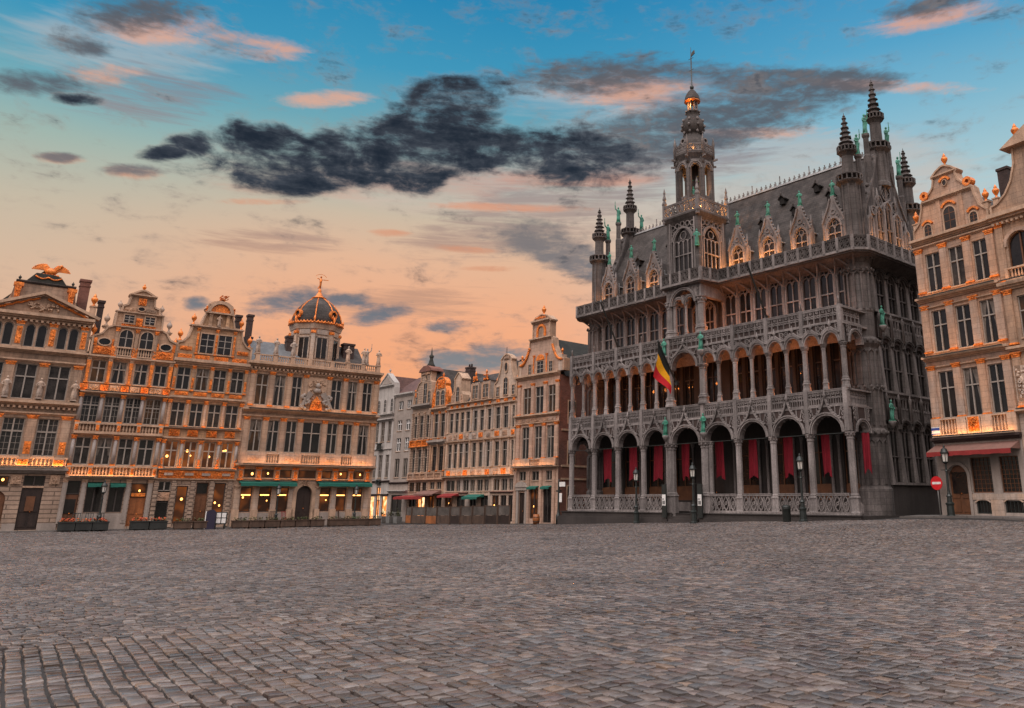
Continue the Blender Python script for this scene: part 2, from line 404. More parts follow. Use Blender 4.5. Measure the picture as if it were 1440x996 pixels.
# ------------------------------------------------------------------ mesh builder
class MB:
    def __init__(s):
        s.v = []; s.f = []; s.sm = []

    def face(s, pts, smooth=False):
        i = len(s.v)
        s.v.extend(pts)
        s.f.append(tuple(range(i, i + len(pts))))
        s.sm.append(smooth)

    def box(s, x0, x1, y0, y1, z0, z1):
        i = len(s.v)
        s.v += [(x0, y0, z0), (x1, y0, z0), (x1, y1, z0), (x0, y1, z0), (x0, y0, z1), (x1, y0, z1), (x1, y1, z1), (x0, y1, z1)]
        for q in ((0, 1, 5, 4), (1, 2, 6, 5), (2, 3, 7, 6), (3, 0, 4, 7), (4, 5, 6, 7), (3, 2, 1, 0)):
            s.f.append(tuple(i + k for k in q)); s.sm.append(False)
        return s

    def taper(s, cx, cy, z0, z1, a0, b0, a1, b1):
        i = len(s.v)
        for (z, a, b) in ((z0, a0, b0), (z1, a1, b1)):
            s.v += [(cx - a, cy - b, z), (cx + a, cy - b, z), (cx + a, cy + b, z), (cx - a, cy + b, z)]
        for q in ((0, 1, 5, 4), (1, 2, 6, 5), (2, 3, 7, 6), (3, 0, 4, 7), (4, 5, 6, 7), (3, 2, 1, 0)):
            s.f.append(tuple(i + k for k in q)); s.sm.append(False)
        return s

    def bar(s, p, q, w, d=None):
        d = d or w
        px, py, pz = p; qx, qy, qz = q
        t = np.array([qx - px, qy - py, qz - pz], float)
        n = np.linalg.norm(t)
        if n < 1e-6:
            return s
        t /= n
        up = np.array([0, 1., 0]) if abs(t[1]) < .9 else np.array([1., 0, 0])
        a = np.cross(t, up); a /= np.linalg.norm(a)
        b = np.cross(t, a)
        i = len(s.v)
        for P in (p, q):
            for (sa, sb) in ((-1, -1), (1, -1), (1, 1), (-1, 1)):
                o = a * (sa * w / 2) + b * (sb * d / 2)
                s.v.append((P[0] + o[0], P[1] + o[1], P[2] + o[2]))
        for qd in ((0, 1, 5, 4), (1, 2, 6, 5), (2, 3, 7, 6), (3, 0, 4, 7), (4, 5, 6, 7), (3, 2, 1, 0)):
            s.f.append(tuple(i + k for k in qd)); s.sm.append(False)
        return s

    def lathe(s, cx, cy, prof, seg=12, smooth=True, a0=0.0, sx=1.0, sy=1.0, caps=True):
        i = len(s.v)
        for (r, z) in prof:
            for k in range(seg):
                a = a0 + 2 * pi * k / seg
                s.v.append((cx + r * cos(a) * sx, cy + r * sin(a) * sy, z))
        for j in range(len(prof) - 1):
            for k in range(seg):
                k2 = (k + 1) % seg
                s.f.append((i + j * seg + k, i + j * seg + k2, i + (j + 1) * seg + k2, i + (j + 1) * seg + k)); s.sm.append(smooth)
        if caps:
            s.f.append(tuple(i + k for k in range(seg))[::-1]); s.sm.append(False)
            e = i + (len(prof) - 1) * seg
            s.f.append(tuple(e + k for k in range(seg))); s.sm.append(False)
        return s

    def prism(s, pts, y0, y1):
        n = len(pts); i = len(s.v)
        s.v += [(x, y0, z) for x, z in pts] + [(x, y1, z) for x, z in pts]
        s.f.append(tuple(range(i, i + n))); s.sm.append(False)
        s.f.append(tuple(range(i + n, i + 2 * n))[::-1]); s.sm.append(False)
        for k in range(n):
            k2 = (k + 1) % n
            s.f.append((i + k, i + k2, i + n + k2, i + n + k)); s.sm.append(False)
        return s

    def slab(s, pts, z0, z1):
        n = len(pts); i = len(s.v)
        s.v += [(x, y, z0) for x, y in pts] + [(x, y, z1) for x, y in pts]
        s.f.append(tuple(range(i, i + n))[::-1]); s.sm.append(False)
        s.f.append(tuple(range(i + n, i + 2 * n))); s.sm.append(False)
        for k in range(n):
            k2 = (k + 1) % n
            s.f.append((i + k, i + k2, i + n + k2, i + n + k)); s.sm.append(False)
        return s

    def arc(s, cx, cz, r0, r1, a0, a1, y0, y1, n=10, ez=1.0):
        for k in range(n):
            a = radians(a0 + (a1 - a0) * k / n); b = radians(a0 + (a1 - a0) * (k + 1) / n)
            P = [(cx + r0 * cos(a), cz + r0 * sin(a) * ez), (cx + r1 * cos(a), cz + r1 * sin(a) * ez),
                 (cx + r1 * cos(b), cz + r1 * sin(b) * ez), (cx + r0 * cos(b), cz + r0 * sin(b) * ez)]
            s.prism(P, y0, y1)
        return s

    def archfill(s, x0, x1, zs, zt, cx, r, y0, y1, n=12, ez=1.0):
        """solid panel x0..x1, zs..zt with an arch of half-width r cut out of its foot"""
        pts = [(cx - r * cos(pi * k / n), zs + r * ez * sin(pi * k / n)) for k in range(n + 1)]
        if x0 < cx - r - 1e-4:
            for y in (y0, y1):
                s.face([(x0, y, zs), (cx - r, y, zs), (cx - r, y, zt), (x0, y, zt)])
        if x1 > cx + r + 1e-4:
            for y in (y0, y1):
                s.face([(cx + r, y, zs), (x1, y, zs), (x1, y, zt), (cx + r, y, zt)])
        for k in range(n):
            (xa, za), (xb, zb) = pts[k], pts[k + 1]
            for y in (y0, y1):
                s.face([(xa, y, za), (xb, y, zb), (xb, y, zt), (xa, y, zt)])
            s.face([(xa, y0, za), (xb, y0, zb), (xb, y1, zb), (xa, y1, za)])
        s.face([(x0, y0, zt), (x1, y0, zt), (x1, y1, zt), (x0, y1, zt)])
        s.face([(x0, y0, zs), (cx - r, y0, zs), (cx - r, y1, zs), (x0, y1, zs)])
        s.face([(cx + r, y0, zs), (x1, y0, zs), (x1, y1, zs), (cx + r, y1, zs)])
        return s

    def blob(s, c, r, ry=None, rz=None):
        ry = ry or r; rz = rz or r
        x, y, z = c
        i = len(s.v)
        seg = 6
        rings = [(-.75, .66), (0, 1.0), (.75, .66)]
        s.v.append((x, y, z - rz))
        for h, w in rings:
            for k in range(seg):
                a = 2 * pi * k / seg
                s.v.append((x + r * w * cos(a), y + ry * w * sin(a), z + rz * h))
        s.v.append((x, y, z + rz))
        for k in range(seg):
            k2 = (k + 1) % seg
            s.f.append((i, i + 1 + k2, i + 1 + k)); s.sm.append(True)
            for j in range(2):
                o = i + 1 + j * seg
                s.f.append((o + k, o + k2, o + seg + k2, o + seg + k)); s.sm.append(True)
            s.f.append((i + 1 + 2 * seg + k, i + 1 + 2 * seg + k2, i + 1 + 3 * seg)); s.sm.append(True)
        return s

    def carve(s, x0, x1, z0, z1, y, d, n, seed):
        """carved relief: many small overlapping swellings standing out of the face y (towards -y)"""
        r_ = random.Random(seed)
        a = sqrt((x1 - x0) * (z1 - z0) / max(n, 1))
        for _ in range(n):
            w = a * r_.uniform(.35, .8)
            w = min(w, (x1 - x0) / 2.05, (z1 - z0) / 2.05) if True else w
            h = min(a * r_.uniform(.35, .8), (z1 - z0) / 2.05)
            px, pz = r_.uniform(x0 + w, x1 - w), r_.uniform(z0 + h, z1 - h)
            if r_.random() < .3 and min(w, h) > .03:
                q = min(w, h)
                a0 = r_.uniform(0, 360)
                s.arc(px, pz, q * .45, q, a0, a0 + 270, y - d * r_.uniform(.7, 1.3), y, 7)
            else:
                s.blob((px, y, pz), w * .8, d * r_.uniform(.6, 1.3), h * .8)
        return s

    def ring(s, cx, cz, r, w, y0, y1, n=10):
        return s.arc(cx, cz, r - w / 2, r + w / 2, 0, 360, y0, y1, n)

    def mesh(s, name, mat):
        me = bpy.data.meshes.new(name)
        me.from_pydata(s.v, [], s.f)
        me.polygons.foreach_set('use_smooth', s.sm)
        me.materials.append(MATS[mat])
        me.update()
        return me

    def put(s, name, mat, parent=None, loc=(0, 0, 0), rot=0.0, scale=(1, 1, 1)):
        return place(name, s.mesh(name, mat), parent, loc, rot, scale)


def place(name, me, parent=None, loc=(0, 0, 0), rot=0.0, scale=(1, 1, 1)):
    o = bpy.data.objects.new(name, me)
    o.location = loc
    o.rotation_euler = (0, 0, rot)
    o.scale = scale
    if parent is not None:
        o.parent = parent
    COL.objects.link(o)
    return o


CACHE = {}


def cached(key, fn):
    if key not in CACHE:
        CACHE[key] = fn()
    return CACHE[key]


def empty(name, label, cat, loc=(0, 0, 0), rot=0.0, group=None):
    o = bpy.data.objects.new(name, None)
    o.location = loc
    o.rotation_euler = (0, 0, rot)
    o.empty_display_size = .3
    COL.objects.link(o)
    o['label'] = label
    o['category'] = cat
    if group:
        o['group'] = group
    return o


def tag(o, label, cat, group=None):
    o['label'] = label; o['category'] = cat
    if group:
        o['group'] = group
    return o


def structure(o):
    o['kind'] = 'structure'
    return o


def copy_tree(o, parent=None):
    c = o.copy()
    COL.objects.link(c)
    c.parent = parent
    for ch in list(o.children):
        copy_tree(ch, c)
    return c


class Plane:
    def __init__(s, ox, oy, deg):
        s.o = np.array([ox, oy]); s.deg = deg; a = radians(deg)
        s.u = np.array([cos(a), sin(a)]); s.n = np.array([-sin(a), cos(a)])

    def p(s, u, n=0.0, z=0.0):
        q = s.o + s.u * u + s.n * n
        return (q[0], q[1], z)


PK = Plane(-3.246, 64.138, -47.5)      # town-house front
PN = Plane(-4.5435, 68.218, -45.4)     # north row
PW = Plane(-31.478, 47.788, 38.7)      # west row
PR = Plane(17.623, 45.825, -57.5)      # east houses


def clip(v, a=0.0, b=1.0):
    return max(a, min(b, v))


def ground_z(x, y):
    e = clip((x + 3.0) / 21.0) * clip((y - 22.0) / 20.0) * .85
    return e - .25 * clip((y - 60.0) / 10.0, 0, 1.7)


def gz(pt):
    return ground_z(pt[0], pt[1])

# ------------------------------------------------------------------ the square: ground sheet and setts
def build_ground():
    xs = np.concatenate([np.array([-600, -200, -90]), np.arange(-60, 41, 2.0), np.array([70, 200, 600])])
    ys = np.concatenate([np.array([-60, -20]), np.arange(0, 92, 2.0), np.array([130, 300, 900, 2000])])
    v = []; f = []
    for y in ys:
        for x in xs:
            v.append((x, y, ground_z(x, min(y, 77)) - .03))
    nx = len(xs)
    for j in range(len(ys) - 1):
        for i in range(nx - 1):
            f.append((j * nx + i, j * nx + i + 1, (j + 1) * nx + i + 1, (j + 1) * nx + i))
    me = bpy.data.meshes.new('ground'); me.from_pydata(v, [], f)
    m = M('joint_earth', (.022, .019, .017), .9, .3, 2.0, .3)
    me.materials.append(m); me.update()
    structure(place('ground', me))

    # setts: long rows; near the camera they run away to the left, farther out they lie across
    r = np.random.RandomState(5)
    an = radians(36.5)
    A = np.array([-sin(an), cos(an)]); B = np.array([cos(an), sin(an)])
    quads = []

    def rows(dirv, perp, w, lmin, lmax, a_rng, b_rng, keep, bend):
        nb = int((b_rng[1] - b_rng[0]) / w)
        for j in range(nb):
            b0 = b_rng[0] + j * w
            m_ = int((a_rng[1] - a_rng[0]) / lmin)
            L = r.uniform(lmin, lmax, m_)
            e = a_rng[0] + r.uniform(0, lmax) + np.concatenate([[0], np.cumsum(L)])
            e = e[e < a_rng[1]]
            ca = (e[:-1] + e[1:]) / 2; la = e[1:] - e[:-1]
            cb = np.full_like(ca, b0 + w / 2) + bend(ca)
            P = ca[:, None] * dirv + cb[:, None] * perp
            k = keep(P[:, 0], P[:, 1], ca, cb)
            if k.any():
                n = int(k.sum())
                quads.append((P[k], la[k] - .010, np.full(n, w - .012) + r.uniform(-.012, .006, n), np.arctan2(dirv[1], dirv[0]) + r.normal(0, .018, n)))

    def inview(X, Y):
        return (Y > 3.0) & (X > -.88 * Y - 6.0) & (X < .66 * Y + 6.0) & (Y < 68)

    def dW(X, Y):
        return (X - PW.o[0]) * PW.n[0] + (Y - PW.o[1]) * PW.n[1]

    def dK(X, Y):
        return (X - PK.o[0]) * PK.n[0] + (Y - PK.o[1]) * PK.n[1]

    def dR(X, Y):
        return (X - PR.o[0]) * PR.n[0] + (Y - PR.o[1]) * PR.n[1]

    def inside(X, Y):
        return inview(X, Y) & (dW(X, Y) < -.6) & (dK(X, Y) < -.5) & (dR(X, Y) < -1.2)
    split = lambda X, Y: -.62 * X + .785 * Y     # boundary line of the two laying directions
    wob = lambda c: .05 * np.sin(c * .45) + .008 * np.sin(c * 1.7 + 1.0)
    near = lambda X, Y, ca, cb: inside(X, Y) & (Y < 10.0 + 1.05 * (X + 7.9) + .35 * np.sin(X * 1.1))
    far = lambda X, Y, ca, cb: inside(X, Y) & (Y >= 10.0 + 1.05 * (X + 7.9) + .35 * np.sin(X * 1.1))
    rows(A, B, .168, .12, .23, (-20, 45), (-30, 45), near, wob)
    A2 = np.array([cos(radians(43)), sin(radians(43))]); B2 = np.array([-A2[1], A2[0]])
    rows(A2, B2, .135, .10, .19, (-70, 60), (-30, 85), far, wob)
    P = np.concatenate([q[0] for q in quads]); la = np.concatenate([q[1] for q in quads]); wb = np.concatenate([q[2] for q in quads]); th = np.concatenate([q[3] for q in quads])
    n = len(P)
    gzv = np.clip((P[:, 0] + 3) / 21, 0, 1) * np.clip((P[:, 1] - 22) / 20, 0, 1) * .85 - .25 * np.clip((P[:, 1] - 60) / 10, 0, 1.7)
    hz = gzv + r.normal(0, .006, n) + .018 * np.sin(P[:, 0] * .9 + 2 * np.sin(P[:, 1] * .35)) * np.sin(P[:, 1] * .7 + P[:, 0] * .2)
    tx, ty = r.normal(0, .045, n), r.normal(0, .045, n)
    ca, sa = np.cos(th), np.sin(th)
    V = np.zeros((n, 12, 3), np.float32)
    # three loops: foot, shoulder, crown
    for li, (k, dz) in enumerate(((1.0, -.055), (.955, -.010), (.83, .0))):
        for ci, (sx, sy) in enumerate(((-1, -1), (1, -1), (1, 1), (-1, 1))):
            jx = r.uniform(.90, 1.0, n) if li else 1.0
            jy = r.uniform(.90, 1.0, n) if li else 1.0
            lx = sx * la / 2 * k * jx; ly = sy * wb / 2 * k * jy
            V[:, li * 4 + ci, 0] = P[:, 0] + lx * ca - ly * sa
            V[:, li * 4 + ci, 1] = P[:, 1] + lx * sa + ly * ca
            V[:, li * 4 + ci, 2] = hz + dz + lx * tx + ly * ty
    q = []
    for li in range(2):
        for c in range(4):
            c2 = (c + 1) % 4
            q.append((li * 4 + c, li * 4 + c2, li * 4 + 4 + c2, li * 4 + 4 + c))
    q.append((8, 9, 10, 11))
    q = np.array(q)
    F = (np.arange(n)[:, None, None] * 12 + q[None]).reshape(-1, 4)
    me = bpy.data.meshes.new('setts')
    me.vertices.add(n * 12); me.vertices.foreach_set('co', V.reshape(-1))
    nf = len(F)
    me.loops.add(nf * 4); me.loops.foreach_set('vertex_index', F.reshape(-1).astype(np.int32))
    me.polygons.add(nf); me.polygons.foreach_set('loop_start', np.arange(nf, dtype=np.int32) * 4)
    me.polygons.foreach_set('loop_total', np.full(nf, 4, np.int32))
    me.polygons.foreach_set('use_smooth', np.tile(np.array([0] * 8 + [1], bool), n))
    me.update(calc_edges=True)
    # a colour of its own for each stone
    pal = np.array([(.150, .118, .105), (.165, .145, .135), (.115, .098, .092), (.185, .148, .128), (.19, .135, .10), (.13, .125, .125), (.20, .175, .16), (.14, .10, .088)])
    pc = pal[r.choice(len(pal), n, p=[.22, .18, .16, .14, .07, .11, .06, .06])] * (r.uniform(.5, 1.4, n) * .72)[:, None] * np.array([1.03, .99, .96])
    at = me.attributes.new('stone', 'FLOAT_COLOR', 'FACE')
    cc = np.ones((nf, 4), np.float32); cc[:, :3] = np.repeat(pc, 9, axis=0)
    at.data.foreach_set('color', cc.reshape(-1))
    m = bpy.data.materials.new('setts'); m.use_nodes = True
    t = m.node_tree; L = t.links.new; N = t.nodes.new
    b = t.nodes['Principled BSDF']
    a_ = N('ShaderNodeAttribute'); a_.attribute_name = 'stone'
    co = N('ShaderNodeTexCoord')
    n1 = N('ShaderNodeTexNoise'); n1.inputs['Scale'].default_value = 9; n1.inputs['Detail'].default_value = 7; n1.inputs['Roughness'].default_value = .65
    n2 = N('ShaderNodeTexNoise'); n2.inputs['Scale'].default_value = .3; n2.inputs['Detail'].default_value = 9; n2.inputs['Roughness'].default_value = .68
    for nn in (n1, n2):
        L(co.outputs['Object'], nn.inputs['Vector'])
    mr = N('ShaderNodeMapRange'); mr.inputs['From Min'].default_value = .3; mr.inputs['From Max'].default_value = .7; mr.inputs['To Min'].default_value = .72; mr.inputs['To Max'].default_value = 1.25
    L(n1.outputs['Fac'], mr.inputs['Value'])
    s1 = N('ShaderNodeVectorMath'); s1.operation = 'SCALE'; L(a_.outputs['Color'], s1.inputs[0]); L(mr.outputs[0], s1.inputs['Scale'])
    mr2 = N('ShaderNodeMapRange'); mr2.inputs['From Min'].default_value = .35; mr2.inputs['From Max'].default_value = .65; mr2.inputs['To Min'].default_value = .66; mr2.inputs['To Max'].default_value = 1.2
    L(n2.outputs['Fac'], mr2.inputs['Value'])
    s2 = N('ShaderNodeVectorMath'); s2.operation = 'SCALE'; L(s1.outputs[0], s2.inputs[0]); L(mr2.outputs[0], s2.inputs['Scale'])
    L(s2.outputs[0], b.inputs['Base Color'])
    mr3 = N('ShaderNodeMapRange'); mr3.inputs['From Min'].default_value = .3; mr3.inputs['From Max'].default_value = .7; mr3.inputs['To Min'].default_value = -.10; mr3.inputs['To Max'].default_value = .14
    L(n1.outputs['Fac'], mr3.inputs['Value'])
    # damp patches: large areas where the setts still hold a film of water
    n4 = N('ShaderNodeTexNoise'); n4.inputs['Scale'].default_value = .16; n4.inputs['Detail'].default_value = 6; n4.inputs['Roughness'].default_value = .6; L(co.outputs['Object'], n4.inputs['Vector'])
    mr4 = N('ShaderNodeMapRange'); mr4.inputs['From Min'].default_value = .36; mr4.inputs['From Max'].default_value = .62; mr4.inputs['To Min'].default_value = .16; mr4.inputs['To Max'].default_value = .42
    L(n4.outputs['Fac'], mr4.inputs['Value'])
    ad4 = N('ShaderNodeMath'); ad4.operation = 'ADD'; L(mr3.outputs[0], ad4.inputs[0]); L(mr4.outputs[0], ad4.inputs[1]); L(ad4.outputs[0], b.inputs['Roughness'])
    b.inputs['Specular IOR Level'].default_value = .6
    bp = N('ShaderNodeBump'); bp.inputs['Strength'].default_value = .5; bp.inputs['Distance'].default_value = .012
    n3 = N('ShaderNodeTexNoise'); n3.inputs['Scale'].default_value = 26; n3.inputs['Detail'].default_value = 5; L(co.outputs['Object'], n3.inputs['Vector'])
    L(n3.outputs['Fac'], bp.inputs['Height']); L(bp.outputs[0], b.inputs['Normal'])
    me.materials.append(m)
    structure(place('square_paving', me))

    # raised pavements along the house fronts
    def pave(name, pl, u0, u1, n0, n1, h):
        mb = MB(); k = 10
        for i in range(k):
            ua, ub = u0 + (u1 - u0) * i / k, u0 + (u1 - u0) * (i + 1) / k
            P_ = [pl.p(ua, n0), pl.p(ub, n0), pl.p(ub, n1), pl.p(ua, n1)]
            zz = [gz(p_) for p_ in P_]
            top = [(p_[0], p_[1], z_ + h) for p_, z_ in zip(P_, zz)]
            bot = [(p_[0], p_[1], z_ - .2) for p_, z_ in zip(P_, zz)]
            mb.face(top); mb.face([bot[0], bot[1], top[1], top[0]])
            mb.face([bot[2], bot[3], top[3], top[2]])
            if i == 0:
                mb.face([bot[0], top[0], top[3], bot[3]])
            if i == k - 1:
                mb.face([bot[1], top[1], top[2], bot[2]])
        structure(mb.put(name, 'pavement'))
    pave('pavement_west', PW, -8, 19.2, -.95, .3, .07)
    pave('pavement_north', PN, -32, .6, -1.1, .3, .07)
    pave('pavement_east', PR, -1.5, 14, -1.25, .3, .08)


build_ground()

# ------------------------------------------------------------------ building parts
def statue_mesh(h, mat, seed=0, arm=None):
    """a standing draped figure of height h: plinth, robe, chest, head and arms"""
    r_ = random.Random(seed)
    mb = MB(); k = h / 1.75
    S_ = lambda pr: [(a * k, b * k) for a, b in pr]
    mb.box(-.22 * k, .22 * k, -.2 * k, .2 * k, 0, .1 * k)
    mb.lathe(0, 0, S_([(.25, .1), (.21, .5), (.19, .85), (.17, 1.0), (.21, 1.25), (.23, 1.36), (.14, 1.46), (.065, 1.5), (.06, 1.54)]), 10, sy=.75)
    mb.blob((0, -.01 * k, 1.64 * k), .095 * k, .1 * k, .125 * k)
    for s_ in (-1, 1):
        sh = (s_ * .21 * k, 0, 1.36 * k)
        up = arm == 'up' and s_ == 1 or arm == 'both'
        if up:
            e = (s_ * .38 * k, -.05 * k, 1.5 * k); w = (s_ * .42 * k, -.05 * k, 1.85 * k)
        else:
            e = (s_ * (.30 + r_.uniform(0, .06)) * k, -.04 * k, 1.1 * k); w = (s_ * r_.uniform(.05, .22) * k, -.2 * k, (1.0 + r_.uniform(0, .25)) * k)
        mb.bar(sh, e, .09 * k); mb.bar(e, w, .075 * k); mb.blob(w, .06 * k)
        if up:
            mb.bar((w[0], w[1], w[2] - .25 * k), (w[0], w[1], w[2] + .45 * k), .04 * k)
    mb.bar((-.12 * k, -.14 * k, .15 * k), (.05 * k, -.17 * k, 1.0 * k), .08 * k)
    return mb.mesh('statue', mat)


def urn_mesh(h, mat):
    mb = MB()
    pr = [(.16, 0), (.17, .06), (.09, .1), (.07, .18), (.15, .3), (.23, .45), (.25, .58), (.2, .66), (.1, .7), (.13, .76), (.1, .84), (.05, .93), (.015, 1.0)]
    mb.lathe(0, 0, [(a * h * .95, b * h) for a, b in pr], 10)
    return mb.mesh('urn', mat)


def ball_finial_mesh(h, mat):
    mb = MB()
    pr = [(.14, 0), (.15, .08), (.07, .14), (.06, .3), (.14, .4), (.2, .52), (.2, .62), (.14, .74), (.05, .8), (.04, .88), (.01, 1.0)]
    mb.lathe(0, 0, [(a * h, b * h) for a, b in pr], 10)
    return mb.mesh('finial', mat)


def window_frame_mesh(w, h, kind, mat):
    """frame of a window w x h; origin at the middle of its foot, front towards -y"""
    mb = MB(); t = .05 if kind != 'trans' else .03
    y0, y1 = .09, .15
    arch = kind.startswith('arch')
    zt = h - (w / 2 if arch else 0)
    mb.box(-w / 2, -w / 2 + t, y0, y1, 0, zt); mb.box(w / 2 - t, w / 2, y0, y1, 0, zt)
    mb.box(-w / 2 + t, w / 2 - t, y0, y1, 0, t)
    if arch:
        mb.arc(0, zt, w / 2 - t, w / 2, 0, 180, y0, y1, 10)
    else:
        mb.box(-w / 2 + t, w / 2 - t, y0, y1, h - t, h)
    if kind in ('cross', 'two', 'sash', 'arch', 'muntin'):
        m_ = .035 if kind != 'sash' else .025
        mb.box(-m_, m_, y0 - .03, y1, t, h - t)
    if kind in ('cross', 'muntin'):
        zc = h * .64
        mb.box(-w / 2 + t, -m_, y0 - .02, y1, zc - .035, zc + .035); mb.box(m_, w / 2 - t, y0 - .02, y1, zc - .035, zc + .035)
    if kind == 'trans':
        mb.box(-w / 2 + t, w / 2 - t, y0 - .01, y1, h * .64 - .03, h * .64 + .03)
        mb.box(-.012, .012, y0 + .03, y1 - .004, t, h - t)
    if kind == 'sash':
        for q in (.33, .66):
            mb.box(-w / 2 + t, w / 2 - t, y0 + .01, y1, h * q - .02, h * q + .02)
    if kind == 'muntin':
        n = max(3, int(h / .34))
        for k in range(1, n):
            z = h * k / n
            mb.box(-w / 2 + t, w / 2 - t, y0 + .035, y1 - .005, z - .008, z + .008)
        for q in (-.25, .25):
            mb.box(q * w - .008, q * w + .008, y0 + .036, y1 - .004, t, h - t)
    if kind == 'grid':
        n = max(3, int(h / .22))
        for k in range(1, n):
            z = h * k / n
            mb.box(-w / 2 + t, w / 2 - t, y0 + .02, y1 - .005, z - .012, z + .012)
        n = max(2, int(w / .22))
        for k in range(1, n):
            x = -w / 2 + w * k / n
            mb.box(x - .012, x + .012, y0 + .022, y1 - .004, t, h - t)
    return mb.mesh('window', mat)


def pane_mesh(w, h, arch, mat):
    mb = MB()
    if arch:
        zt = h - w / 2
        pts = [(-w / 2 + .01, .01), (w / 2 - .01, .01)] + [((w / 2 - .01) * cos(pi * k / 10), zt + (w / 2 - .01) * sin(pi * k / 10)) for k in range(11)]
        mb.prism(pts, .14, .16)
    else:
        mb.box(-w / 2 + .01, w / 2 - .01, .14, .16, .01, h - .01)
    return mb.mesh('pane', mat)


class House:
    def __init__(s, name, label, cat, pl, u0, u1, stone='warm_stone', group=None, n=0.0, base=0.0):
        s.pl = pl; s.u0 = u0; s.w = u1 - u0; s.stone = stone
        p = pl.p(u0, n)
        s.root = empty(name, label, cat, (p[0], p[1], 0.0), radians(pl.deg), group)
        s.seed = int(abs(u0 * 37 + pl.deg * 11)) % 997
        s.frame = 'window_frame'

    def X(s, u):
        return u - s.u0

    def add(s, mb, name, mat, loc=(0, 0, 0), rot=0.0, parent=None):
        return mb.put(name, mat, parent or s.root, loc, rot)

    def wall(s, z0, z1, ops=(), x0=None, x1=None, mat=None, name='wall', y=0.0, t=.24):
        """storey of wall with openings (ua, ub, za, zb[, 'arch'])"""
        x0 = 0 if x0 is None else s.X(x0); x1 = s.w if x1 is None else s.X(x1)
        O = [(s.X(o[0]), s.X(o[1]), o[2], o[3], len(o) > 4 and o[4] == 'arch') for o in ops]
        xs = sorted({x0, x1, *[v for o in O for v in o[:2] if x0 < v < x1]})
        zs = sorted({z0, z1, *[v for o in O for v in o[2:4] if z0 < v < z1]})
        mb = MB()

        def opened(x, z):
            return any(o[0] < x < o[1] and o[2] < z < o[3] for o in O)
        for i in range(len(xs) - 1):
            for j in range(len(zs) - 1):
                if not opened((xs[i] + xs[i + 1]) / 2, (zs[j] + zs[j + 1]) / 2):
                    mb.face([(xs[i], y, zs[j]), (xs[i + 1], y, zs[j]), (xs[i + 1], y, zs[j + 1]), (xs[i], y, zs[j + 1])])
        for (a, b, c, d, arch) in O:
            top = d
            if arch:
                r = (b - a) / 2; zc = d - r
                mb.archfill(a, b, zc, d + .002, (a + b) / 2, r, y, y + t, 12)
                top = zc
            mb.face([(a, y, c), (a, y + t, c), (a, y + t, top), (a, y, top)])
            mb.face([(b, y, c), (b, y + t, c), (b, y + t, top), (b, y, top)])
            mb.face([(a, y, c), (b, y, c), (b, y + t, c), (a, y + t, c)])
            if not arch:
                mb.face([(a, y, d), (b, y, d), (b, y + t, d), (a, y + t, d)])
        return s.add(mb, name, mat or s.stone)

    def win(s, a, b, c, d, kind='cross', pane='glass', frame=None, y=0.0):
        w, h = b - a, d - c
        kw, kh = round(w, 1), round(h, 1)
        fm = frame or s.frame
        me = cached(('wf', kw, kh, kind, fm), lambda: window_frame_mesh(kw, kh, kind, fm))
        o = place('window', me, s.root, (s.X((a + b) / 2), y, c), 0, (w / kw, 1, h / kh))
        drape = False
        if pane == 'mix':
            q = rng.random()
            pane = 'curtain_glass' if q < .28 else 'dim_room' if q < .42 else 'glass'
            drape = rng.random() < .18 and w > .55 and h > 1.2
        pm = cached(('pn', kw, kh, kind.startswith('arch'), pane), lambda: pane_mesh(kw, kh, kind.startswith('arch'), pane))
        place('pane', pm, o)
        if pane in ('lit_glass', 'dim_lit_glass') and w > .4:
            for j in range(rng.choice((1, 2)) if pane == 'lit_glass' else rng.choice((0, 1, 1))):
                rr = rng.choice((.045, .06, .075))
                lm = cached(('il', rr), lambda: MB().blob((0, 0, 0), rr, .03, rr * 1.15).mesh('indoor_lamp', 'amber_lamp'))
                place('indoor_lamp', lm, o, (rng.uniform(-.3, .3) * kw, .125, kh * rng.uniform(.4, .72)))
        if drape:
            k = rng.choice((0, 1, 2))

            def dm():
                mb = MB()
                for sx in (-1, 1):
                    if k == 1 and sx > 0:
                        continue
                    e = kw / 2 - .05
                    nn = 6
                    for j in range(nn):
                        z0, z1 = kh - .06 - (kh - .12) * j / nn, kh - .06 - (kh - .12) * (j + 1) / nn
                        if k == 2 and j > 3:
                            break
                        f = lambda t: e * (.16 + (.72 if k != 2 else .8) * (1 - t) ** 2.2)
                        wa, wb = f(j / nn), f((j + 1) / nn)
                        mb.face([(sx * e, .135, z0), (sx * (e - wa), .128, z0), (sx * (e - wb), .128, z1), (sx * e, .135, z1)])
                return mb.mesh('curtain', 'curtain')
            place('curtain', cached(('dr', kw, kh, k), dm), o)
        return o

    def storey(s, zb, zt, z0, z1, wins, kind='cross', pane='mix', mat=None, frame=None, x0=None, x1=None):
        ops = []
        for wv in wins:
            a, b = wv[0], wv[1]
            ops.append((a, b, z0, z1) + (('arch',) if kind.startswith('arch') else ()))
            s.win(a, b, z0, z1, kind, pane, frame)
        s.wall(zb, zt, ops, x0, x1, mat)
        # window sills
        for wv in wins:
            mb = cached(('sill', round(wv[1] - wv[0], 1)), lambda: MB().box(-.5, .5, -.07, .05, -.06, -.003).mesh('sill', 'trim_stone'))
            place('sill', mb, s.root, (s.X((wv[0] + wv[1]) / 2), 0, z0), 0, (wv[1] - wv[0] + .06, 1, 1))

